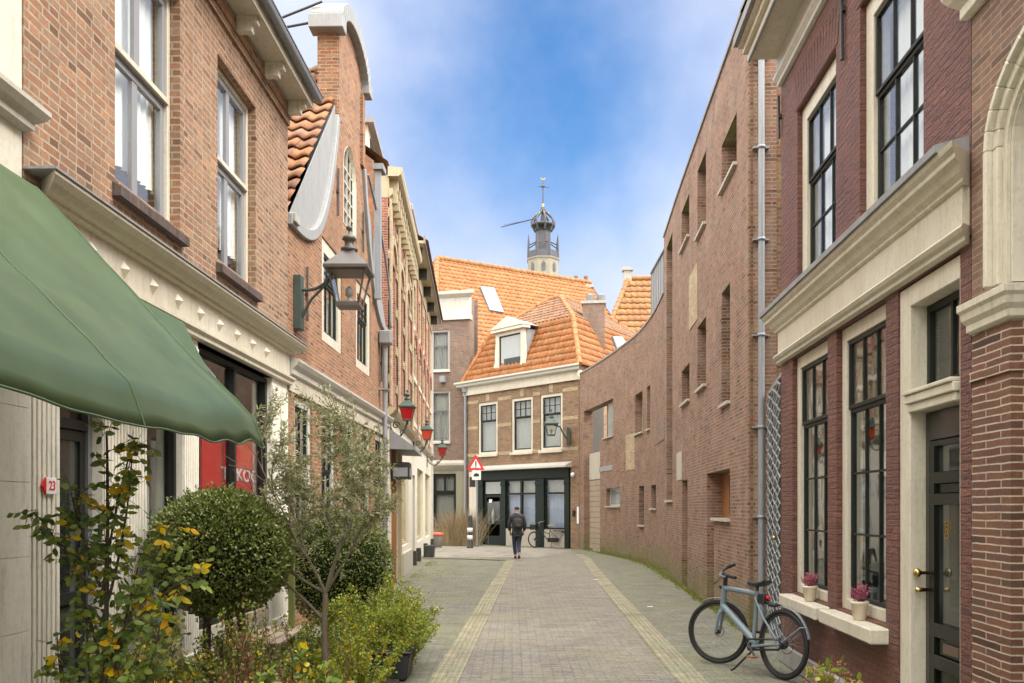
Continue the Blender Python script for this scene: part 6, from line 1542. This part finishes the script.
TJ = [((0, 0, .90), (.14, .115)), ((-.09, 0, .84), .105), ((-.08, .14, .50), .078), ((-.05, .11, .12), .062), ((.09, 0, .84), .105), ((.06, .02, .50), .078), ((.05, -.20, .18), .062)]
skinned('trousers', TJ, [(0, 1), (1, 2), (2, 3), (0, 4), (4, 5), (5, 6)], 'jeans', pe_)
for sx_, a, b, c_ in ((-1, (-.05, .08, .06), (-.05, .18, .045), (-.05, .28, .035)), (1, (.05, -.24, .12), (.05, -.20, .06), (.05, -.13, .035))):
    skinned('shoe', [(a, .052), (b, (.05, .04)), (c_, (.045, .032))], [(0, 1), (1, 2)], 'black', pe_)
skinned('hair', [((0, .07, 1.62), (.088, .09)), ((0, .10, 1.69), (.090, .10)), ((0, .12, 1.73), (.07, .08))], [(0, 1), (1, 2)], 'hair', pe_)
bp_ = thing('backpack', 'dark grey backpack worn on the back of the walking person', 'backpack', (.17, 30.0, 0), R(4))
skinned('bag', [((.02, -.19, 1.02), (.17, .085)), ((.02, -.20, 1.20), (.175, .10)), ((.02, -.17, 1.38), (.15, .08))], [(0, 1), (1, 2)], 'pack', bp_)
skinned('pocket', [((.02, -.29, 1.05), (.12, .04)), ((.02, -.30, 1.17), (.12, .045))], [(0, 1)], 'pack', bp_)
m = MB(); 
for x in (-.13, .13): m.tube([(x, -.12, 1.42), (x, .03, 1.50), (x, .17, 1.36), (x * 1.1, .16, 1.12), (x, -.05, 1.0)], .02, 6)
m.build('strap', 'pack', bp_)

# ------------------------------------------------------------------ plants on the left
def topiary(c, rx, rz, n, lab, seed, flat=1.0, trunkx=(0,), group='clipped round bushes'):
    random.seed(seed)
    t = thing('clipped_bush', lab, 'bush', (c[0], c[1], 0), 0, group)
    cz = c[2]; m = MB()
    def surf(v):
        k = 1 + .03 * noise.noise(v * 2.3 + Vector((seed, 0, 0))) + .03 * noise.noise(v * 7)
        return Vector((v.x * rx * k, v.y * rx * k, v.z * rz * k * (1 if v.z > 0 else flat)))
    for i in range(n):
        v = rdir(); dep = random.random() ** 2.2
        p = surf(v) * (1 - .16 * dep); d = (v * .7 + rdir() * .8 + Vector((0, 0, .25))).normalized()
        leaf(m, Vector((p.x, p.y, cz + p.z)), d * random.uniform(.022, .038), random.uniform(.007, .011))
    for i in range(int(n / 90)):        # stray shoots
        v = rdir(.2); p = surf(v)
        for q in range(5): leaf(m, Vector((p.x, p.y, cz + p.z)) + v * (.012 * q), (v + rdir() * .8).normalized() * .03, .008)
    m.build('foliage', 'leaf_box', t)
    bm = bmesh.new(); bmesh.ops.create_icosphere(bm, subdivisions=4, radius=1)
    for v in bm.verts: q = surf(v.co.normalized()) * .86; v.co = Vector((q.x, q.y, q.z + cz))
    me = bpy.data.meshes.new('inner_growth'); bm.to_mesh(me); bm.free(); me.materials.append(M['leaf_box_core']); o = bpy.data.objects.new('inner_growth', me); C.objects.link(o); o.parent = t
    m = MB()
    for x in trunkx:
        m.tube([(x, 0, 0), (x * 1.2 + .02, .02, .35), (x * .9, 0, cz - rz * .75), (x * .5, 0, cz)], [.045, .035, .035, .03], 8)
    m.build('trunk', 'bark_dark', t)
topiary((-2.38, 7.35, 1.34), .57, .51, 20000, 'large round clipped evergreen bush on dark twisted stems below the green awning', 3, 1, (-.12, .06, .16))
topiary((-2.05, 10.6, 1.06), .64, .62, 14000, 'second clipped dome bush further along, behind the slim grey leaved tree', 5, 1.25, (-.1, .1))

random.seed(23)
ol = thing('olive_tree', 'slim young tree with a pale trunk and airy grey green leaves', 'tree', (-1.585, 7.6, 0))
tips = []; m = MB()
tr = [Vector((0, 0, 0)), Vector((.005, 0, .4)), Vector((-.005, .01, .75)), Vector((.01, 0, .98))]
m.tube(tr, [.031, .028, .024, .023], 9)
for k, (dx, dy, dz, L) in enumerate(((-.62, .15, .75, .62), (-.25, -.3, 1, .66), (.08, .3, 1.1, .70), (.42, -.1, .85, .60), (.55, .2, .95, .50), (-.75, -.1, .55, .45))):
    grow(m, tr[-1] if k else tr[-2], (dx, dy, dz), L, .0145, 3, tips, .55, .72, 4, .10, (2, 3), .14)
trm = m
lv = MB()
for pts in tips:
    for q in range(32):
        t = random.random() * (len(pts) - 1); i = int(t); p = pts[i].lerp(pts[min(i + 1, len(pts) - 1)], t - i)
        if p.z < 1.2 or (p.x < -.42 and 1.7 < p.z < 2.42): continue
        ax = (pts[-1] - pts[0]).normalized(); d = (ax * .7 + rdir() * .9).normalized()
        leaf(lv, p + rdir() * .02, d * random.uniform(.035, .062), random.uniform(.005, .0085), fold=.4)
    if pts[-1].z > 1.3:
        for s2 in range(5):
            b_ = random.choice(pts)
            if b_.x < -.40 and b_.z < 2.5: continue
            d0_ = (rdir() + Vector((0, 0, .25))).normalized(); L = random.uniform(.1, .26)
            for q in range(11):
                leaf(lv, b_ + d0_ * L * q / 11, (d0_ * .6 + rdir()).normalized() * random.uniform(.035, .055), .0065, fold=.4)
nodes = [p for pts in tips for p in pts if p.z > 1.0]; tw3 = trm
for q in range(210):
    while True:
        e = Vector((random.uniform(-1, 1), random.uniform(-1, 1), random.uniform(-1, 1)))
        if e.length < 1: break
    tgt = Vector((-.10 + e.x * .74, e.y * .55, 2.08 + e.z * .78)); nb = min(nodes, key=lambda p: (p - tgt).length + (.5 if p.z > tgt.z + .1 else 0)); L = (tgt - nb).length
    if tgt.x < -.42 and 1.5 < tgt.z < 2.45: continue
    if L > .5: tgt = nb + (tgt - nb) * .5 / L
    mid_ = nb.lerp(tgt, .5) + rdir() * .04; pts = [nb.lerp(mid_, k / 6).lerp(mid_.lerp(tgt, k / 6), k / 6) for k in range(7)]; tw3.tube(pts, [.004, .0035, .003, .0025, .002, .0015, .001], 4, cap=False)
    for s2 in range(30):
        k = random.uniform(1.5, 6); i = int(k); p = pts[i].lerp(pts[min(i + 1, 6)], k - i); ax = (tgt - nb).normalized()
        leaf(lv, p + rdir() * .01, (ax * .6 + rdir()).normalized() * random.uniform(.035, .058), random.uniform(.005, .008), fold=.4)
tw3.build('trunk', 'bark', ol)
lv.build('crown', 'leaf_olive', ol)
print('OLIVE leaves', len(lv.f))

random.seed(31)
rs = thing('rose_shrub', 'tall loose shrub with green and yellow leaves beside the number 23 plaque', 'shrub', (-2.08, 4.55, 0))
st_ = MB(); g1 = MB(); g2 = MB()
stems = [((0, 0, 0), (.05, 0, 1.6), (.03, .0, 2.08)), ((0, 0, .9), (-.12, .03, 1.45), (-.34, 0, 1.68)), ((0, 0, 1.1), (.14, 0, 1.55), (.16, 0, 1.98)), ((0, 0, .8), (.22, -.05, 1.3), (.36, 0, 1.62)), ((0, 0, .3), (-.1, .05, .9), (-.08, 0, 1.45)),
         ((.05, 0, .3), (.25, 0, .8), (.30, .05, 1.2)), ((0, 0, 1.3), (-.10, 0, 1.55), (-.15, .0, 1.78)), ((0, 0, .6), (.12, 0, 1.1), (.2, .0, 1.45)), ((-.1, 0, .2), (-.2, 0, .7), (-.22, 0, 1.05)), ((.1, 0, .1), (.18, -.1, .6), (.12, -.1, 1.0)), ((0, .1, .9), (.3, .1, 1.35), (.47, .05, 1.35)), ((0, 0, 1.2), (.05, .05, 1.75), (.15, .05, 2.05))]
for j, (a, b, c_) in enumerate(stems):
    a, b, c_ = Vector(a), Vector(b), Vector(c_); pts = [a.lerp(b, k / 10).lerp(b.lerp(c_, k / 10), k / 10) for k in range(11)]
    st_.tube(pts, [(.017 if j == 0 else .009) * (1 - .07 * k) for k in range(11)], 7)
    for k in range(2, 11):
        for q in range(4 if pts[k].z > 1.0 else 5):
            # compound leaf: a short stalk with five leaflets
            p = pts[k] + rdir() * .02; d = (rdir(.15) + Vector((0, 0, -.1))).normalized(); L = random.uniform(.06, .13)
            st_.tube([p, p + d * L], [.002, .0012], 3, cap=False)
            mm_ = g2 if random.random() < .17 else g1
            for u, s2 in ((1, 0), (.7, 1), (.7, -1), (.35, 1), (.35, -1)):
                if random.random() < .25: continue
                sd2 = d.cross(Vector((0, 0, 1))).normalized() * s2
                dl = (d * (1 if s2 == 0 else .45) + sd2 * .9 + Vector((0, 0, random.uniform(-.5, .1)))).normalized() * random.uniform(.036, .062)
                roundleaf(mm_, p + d * L * u, dl, random.uniform(.012, .018), random.uniform(0, .35))
st_.build('stem', 'bark_dark', rs); g1.build('foliage', 'leaf_rose', rs); g2.build('yellow_foliage', 'leaf_yellow', rs)

def lowbush(name, c, rx, ry, h, n, mat, lab, seed, stems=30, ls=(.02, .035), lw=(.008, .013), fl=None, fln=0, cat='plant', yellow=0, dome=True, group=None, z0=0, lean=(0, 0)):
    random.seed(seed); t = thing(name, lab, cat, (c[0], c[1], z0), 0, group)
    sm = MB(); lm = MB(); fm = MB(); ym = MB()
    for s2 in range(stems):
        a = random.random() * 6.283; rr = math.sqrt(random.random()); ex, ey = rr * math.cos(a), rr * math.sin(a)
        top = Vector((ex * rx + lean[0], ey * ry + lean[1], h * (1 - .45 * rr * rr) * random.uniform(.7, 1.12))); b_ = Vector((ex * rx * .35, ey * ry * .35, 0)); mid_ = Vector((ex * rx * .6, ey * ry * .6, top.z * .6))
        pts = [b_.lerp(mid_, k / 8).lerp(mid_.lerp(top, k / 8), k / 8) for k in range(9)]; sm.tube(pts, [.005 * (1 - .08 * k) for k in range(9)], 4, cap=False)
        for q in range(int(n / stems)):
            k = min(8, int(9 * random.random() ** .7)); p = pts[k] + rdir() * random.uniform(.01, .09) * min(1, h)
            d = rdir(.2) * random.uniform(*ls)
            (roundleaf if lw[1] > .015 else leaf)(ym if random.random() < yellow else lm, p, d, random.uniform(*lw))
        if fl:
            for q in range(int(fln / stems) + (random.random() < (fln / stems) % 1)):
                p = pts[-1] + rdir(.3) * .05
                for w_ in range(6): leaf(fm, p, rdir() * .014, .007)
    sm.build('stem', 'twig', t); lm.build('foliage', mat, t)
    if ym.f: ym.build('yellow_foliage', 'leaf_yellow', t)
    if fl and fm.f: fm.build('blossom', fl, t)
    return t
lowbush('leafy_bush', (-1.42, 9.75, 0), .66, .75, .88, 14500, 'leaf_bright', 'fresh lime green bush with tiny pink flowers spilling over the paving edge', 41, 95, (.024, .044), (.009, .015), 'petal_pale', 50, lean=(.0, 0), yellow=.02)
lowbush('leafy_bush', (-1.16, 9.15, 0), .42, .5, .62, 6400, 'leaf_bright', 'lower lime green bush growing out of the black tub beside the street', 42, 55, (.022, .038), (.008, .013), 'petal_pale', 8, z0=.12, yellow=.03)
lowbush('grey_bush', (-1.62, 10.3, 0), .30, .35, .86, 2000, 'leaf_olive', 'greyish small leaved bush behind the lime green bush', 43, 34, (.014, .024), (.006, .009))
lowbush('leafy_bush', (-2.1, 8.9, 0), .50, .6, .66, 4200, 'leaf_mid', 'dull green bush in front of the low wooden bench', 44, 30, yellow=.02)
lowbush('leafy_bush', (-1.95, 6.7, 0), .52, .6, .90, 5200, 'leaf_mid', 'mixed green bush at the foot of the slim grey leaved tree', 45, 40, (.02, .04), (.009, .014), yellow=.06)
lowbush('leafy_bush', (-2.50, 6.0, 0), .48, .55, .98, 4400, 'leaf_mid', 'dark green bush with some yellow leaves between the rose shrub and the large round bush', 46, 36, (.025, .045), (.010, .016), yellow=.10)
lowbush('leafy_bush', (-1.38, 8.0, 0), .42, .7, .64, 5600, 'leaf_bright', 'low light green bush right of the slim tree near the bottom of the picture', 47, 30, (.02, .04), (.009, .014), yellow=.08)
lowbush('leafy_bush', (-2.25, 7.6, 0), .55, .6, .66, 4600, 'leaf_mid', 'low leafy undergrowth below the large round bush', 48, 30, (.02, .035), (.008, .014), yellow=.03)
lowbush('dry_bush', (-1.75, 6.1, 0), .36, .4, .84, 500, 'leaf_dry', 'reddish brown leaved plant with bare shoots at the bottom of the planting', 49, 12, (.03, .06), (.008, .013), yellow=.05)
lowbush('leafy_bush', (-1.45, 6.2, 0), .42, .5, .66, 2300, 'leaf_rose', 'broad leaved green plant with yellow leaves among the bare twiggy shrubs', 50, 22, (.04, .07), (.015, .024), yellow=.15)
for k, (x, y, h, sd) in enumerate(((-1.62, 6.35, .95, 61), (-1.95, 6.0, 1.05, 62), (-1.42, 6.9, .85, 63))):
    random.seed(sd); labs = ('bare reddish twiggy shrub in front of the slim tree trunk', 'bare twiggy shrub left of the slim tree among brown leaves', 'small bare shrub right of the slim tree trunk')
    t = thing('twiggy_shrub', labs[k], 'shrub', (x, y, 0), 0, 'bare twiggy shrubs'); m = MB(); tp = []
    for q in range(2): grow(m, (random.uniform(-.05, .05), random.uniform(-.05, .05), 0), (random.uniform(-.5, .5), random.uniform(-.4, .4), 1), h * .45, .009, 3, tp, .5, .68, 4, .18, (2, 2), .12)
    m.build('stem', 'twig', t)
# bushes by the wall further on
lowbush('leafy_bush', (-2.45, 13.2, 0), .28, .5, 1.15, 1400, 'leaf_mid', 'dark leafy plant against the wall just past the second clipped bush', 51, 26, (.03, .05), (.012, .018))
# planting bed soil and ground cover
m = MB(); n = 40; g = []
for i in range(n + 1):
    for j in range(13):
        Y = -1 + 12.2 * i / n; x0 = XL(Y) + .02; x1 = -1.12 - .05 * math.sin(Y * 2.1); x = x0 + (x1 - x0) * j / 12; g.append((x, Y, .02 + .05 * math.sin(math.pi * j / 12) + .03 * noise.noise(Vector((x * 3, Y * 3, 0)))))
m.add(g, [(i * 13 + j, i * 13 + j + 1, i * 13 + 14 + j, i * 13 + 13 + j) for i in range(n) for j in range(12)], None, True); m.build('planting_bed', 'soil', kind='structure')
random.seed(77); m = MB()
for k in range(9000):
    Y = random.uniform(3.5, 10.8); x = random.uniform(XL(Y) + .1, -1.15); p = Vector((x, Y, .05)); leaf(m, p + Vector((0, 0, random.uniform(0, .16))), (rdir(.5)) * random.uniform(.02, .05), random.uniform(.007, .014))
o = m.build('ground_cover', 'leaf_mid'); tag(o, 'low green ground cover plants filling the bed under the bushes', 'ground cover', kind='stuff')
# tub, bench, stake, fallen leaves
pt_ = thing('plant_tub', 'black plastic tub at the street edge under the lime green bush', 'tub', (-1.24, 9.1, 0))
m = MB(); m.prism([(-.20, .0), (.20, 0), (.24, .26), (-.24, .26)], -.28, .28); m.build('body', 'pot_black', pt_, .02); MB().box(-.255, .255, -.29, .29, .262, .29).build('rim', 'pot_black', pt_, .01)
bn = thing('bench', 'weathered pale wooden bench half hidden between the two clipped bushes', 'bench', (-2.46, 8.95, 0), R(1.5))
m = MB(); [m.box(-.13 + k * .11, -.04 + k * .11, -.62, .62, .42, .45) for k in range(4)]; m.build('seat', 'wood_pale', bn, .005)
for y in (-.58, .54): m = MB(); m.box(-.12, -.06, y, y + .05, 0, .419); m.build('leg', 'wood_pale', bn, .005); m = MB(); m.box(.22, .28, y, y + .05, 0, .419); m.build('leg', 'wood_pale', bn, .005)
m = MB(); [m.box(-.17, -.145, -.62, .62, .55 + k * .14, .65 + k * .14) for k in range(2)]; m.build('backrest', 'wood_pale', bn, .005)
sk = thing('plant_stake', 'mossy green wooden post standing left of the second clipped bush', 'post', (-2.3, 9.4, 0)); m = MB(); m.box(-.03, .03, -.03, .03, 0, 1.25); M['moss_wood'] = paint('moss_wood', (.16, .19, .04), .9, .6, (.10, .08, .04), 8); m.build('post', 'moss_wood', sk, .005)
yl = thing('fallen_leaf', 'single large yellow leaf lying on the paving by the black tub', 'leaf', ((390 - 512) / 900 * 8.8, 8.85, .02)); m = MB(); random.seed(5)
for a in (-60, -25, 10, 45, 80): leaf(m, (0, 0, .01), (.07 * math.cos(R(a)), .07 * math.sin(R(a)), .02), .02, Vector((0, 0, 1)), .1)
m.build('blade', 'leaf_yellow', yl)
random.seed(91); m = MB()
for k in range(420):
    Y = random.uniform(8.5, 28); x = random.choice([random.gauss(XL(Y) + .9, .5), random.gauss(2.4 + .05 * Y, .35), random.uniform(-2, 3)])
    if x < XL(Y) + .1 or x > 2.4 + .05 * Y: continue
    leaf(m, (x, Y, .012), Vector((random.uniform(-1, 1), random.uniform(-1, 1), .12)).normalized() * random.uniform(.015, .04), random.uniform(.006, .014), Vector((0, 0, 1)), .1)
o = m.build('leaf_litter', 'leaf_dry'); tag(o, 'small dry leaves scattered over the brick paving', 'leaf litter', kind='stuff')
for (x, Y), lb in zip(((1.95, 21.2), (2.35, 15.4)), ('small white paper scrap on the right hand paving near the curved wall', 'small white paper scrap on the right hand paving before the bicycle')):
    t_ = MB(); t_.add([(-.05, -.03, .012), (.05, -.035, .014), (.06, .03, .02), (-.03, .04, .012)], [(0, 1, 2, 3)]); o = t_.build('paper_scrap', 'sign_white'); o.location = (x, Y, 0); tag(o, lb, 'litter')
# hydrangea at the right foot of the maroon house
random.seed(71)
t = thing('hydrangea', 'dried brown hydrangea with a few yellow green leaves below the right hand window', 'plant', (2.60, 7.45, 0))
sm = MB(); fm = MB(); lm = MB()
for k in range(16):
    top = Vector((random.gauss(0, .13), random.gauss(0, .16), random.uniform(.22, .37))); sm.tube([(0, 0, 0), top * .6 + Vector((0, 0, -.02)), top], .004, 4)
    if k < 12:
        for q in range(46): v = rdir(); leaf(fm, top + v * .045, (rdir() + v * .5).normalized() * .018, .009)
    for q in range(3): roundleaf(lm, top + rdir() * .05, rdir(.3) * .08, .022)
sm.build('stem', 'twig', t); fm.build('blossom', 'leaf_dry', t); lm.build('foliage', 'leaf_bright', t)
# moss along the foot of the curved wall
random.seed(81); m = MB(); gm = MB()
for k in range(6800):
    s_ = random.uniform(0, LC - 1.2); w_ = .035 + .10 * max(0, noise.noise(Vector((s_ * .8, 0, 3)))) + (.06 if 9 < s_ < 22 else 0)
    up = random.random() < .35
    p = curve(s_, -.012 if up else -abs(random.gauss(0, w_)) - .01, abs(random.gauss(0, .04 + (.04 if s_ > 9 else 0))) if up else .006); p = Vector((p[0] + O_.x, p[1] + O_.y, p[2]))
    leaf(m, p, rdir(.5) * random.uniform(.015, .05), random.uniform(.005, .011))
o = m.build('moss', 'moss'); tag(o, 'green moss and weeds along the foot of the curved brick wall', 'moss', kind='stuff')
random.seed(82); m = MB()
for k in range(7000):
    Y = random.uniform(12, 29); x = -2.45 - .02 * (Y - 19) + abs(random.gauss(0, .16)) if random.random() < .6 else random.gauss(-1.9, .35)
    if noise.noise(Vector((x * 1.5, Y * .6, 7))) < .02 and random.random() < .85: continue
    leaf(m, (x, Y, .0), rdir(.6) * random.uniform(.008, .022), random.uniform(.004, .008))
o = m.build('moss', 'moss'); tag(o, 'mossy growth between the paving bricks along the left side', 'moss', kind='stuff')

# ------------------------------------------------------------------ world, sun, camera
w = bpy.data.worlds.new('World'); scene.world = w; w.use_nodes = True; nt = w.node_tree; nt.nodes.clear()
out = nd(nt, 'ShaderNodeOutputWorld'); bg = nd(nt, 'ShaderNodeBackground'); nt.links.new(bg.outputs[0], out.inputs[0])
sky = nd(nt, 'ShaderNodeTexSky'); sky.sky_type = 'NISHITA'; sky.sun_disc = False
SE, SR = R(50), R(112)
sky.sun_elevation = SE; sky.sun_rotation = SR; sky.air_density = 1; sky.dust_density = .4; sky.ozone_density = 3
hs_ = nd(nt, 'ShaderNodeHueSaturation'); hs_.inputs['Saturation'].default_value = SKY_SAT; hs_.inputs['Value'].default_value = SKY_VAL; nt.links.new(sky.outputs[0], hs_.inputs['Color'])
tc = nd(nt, 'ShaderNodeTexCoord'); g = tc.outputs['Generated']
# blue opening in the cloud deck towards the end of the street
dt = nd(nt, 'ShaderNodeVectorMath', operation='DOT_PRODUCT'); nt.links.new(g, dt.inputs[0]); cd = Vector((.035, 1, .43)).normalized(); dt.inputs[1].default_value = cd
nz = noise_tex(nt, g, 2.6, 6, .55)
ma = nd(nt, 'ShaderNodeMath', operation='MULTIPLY_ADD'); nt.links.new(nz, ma.inputs[0]); ma.inputs[1].default_value = .055; nt.links.new(dt.outputs['Value'], ma.inputs[2])
mr = nd(nt, 'ShaderNodeMapRange'); mr.interpolation_type = 'SMOOTHSTEP'; nt.links.new(ma.outputs[0], mr.inputs[0])
mr.inputs[1].default_value = .998; mr.inputs[2].default_value = 1.034; mr.inputs[3].default_value = 1; mr.inputs[4].default_value = 0
# clouds: lavender and thin low in the north, bright overhead and behind
sp = nd(nt, 'ShaderNodeSeparateXYZ'); nt.links.new(g, sp.inputs[0])
cl_ = nd(nt, 'ShaderNodeMapRange'); nt.links.new(dt.outputs['Value'], cl_.inputs[0]); cl_.inputs[1].default_value = .95; cl_.inputs[2].default_value = .60; cl_.inputs[3].default_value = 0; cl_.inputs[4].default_value = 1
cc_ = mixc(nt, cl_.outputs[0], CLOUD_NEAR, CLOUD_FAR)
cn = ramp(nt, noise_tex(nt, g, 3.4, 7, .6), [(.3, .86), (.7, 1.1)])
cc_ = mixc(nt, 1.0, cc_, cn, 'MULTIPLY')
el_ = nd(nt, 'ShaderNodeMapRange'); nt.links.new(sp.outputs[2], el_.inputs[0]); el_.inputs[1].default_value = 0; el_.inputs[2].default_value = .95; el_.inputs[3].default_value = .30; el_.inputs[4].default_value = 1.0
gm_ = mixc(nt, cl_.outputs[0], (1, 1, 1), el_.outputs[0]); cc_ = mixc(nt, 1.0, cc_, gm_, 'MULTIPLY')
nt.links.new(mixc(nt, mr.outputs[0], hs_.outputs[0], cc_), bg.inputs[0]); bg.inputs[1].default_value = .1
ld = bpy.data.lights.new('Sun', 'SUN'); ld.energy = SUN; ld.angle = R(25); ld.color = (1, .955, .89); lo = bpy.data.objects.new('Sun', ld); C.objects.link(lo)
sv = Vector((math.sin(SR) * math.cos(SE), math.cos(SR) * math.cos(SE), math.sin(SE)))
lo.rotation_euler = sv.to_track_quat('Z', 'Y').to_euler()
cd_ = bpy.data.cameras.new('Camera'); cam = bpy.data.objects.new('Camera', cd_); C.objects.link(cam); scene.camera = cam
cam.location = (0, 0, H); cam.rotation_euler = (R(90), 0, 0); cd_.sensor_width = 36; cd_.lens = FP / 1024 * 36; cd_.shift_y = (HY - 341.5) / 1024; cd_.clip_end = 3000; cd_.clip_start = .05
vs_ = scene.view_settings; vs_.view_transform = 'Standard'; vs_.look = 'None'; vs_.gamma = 1; vs_.exposure = EXPO; vs_.use_curve_mapping = False
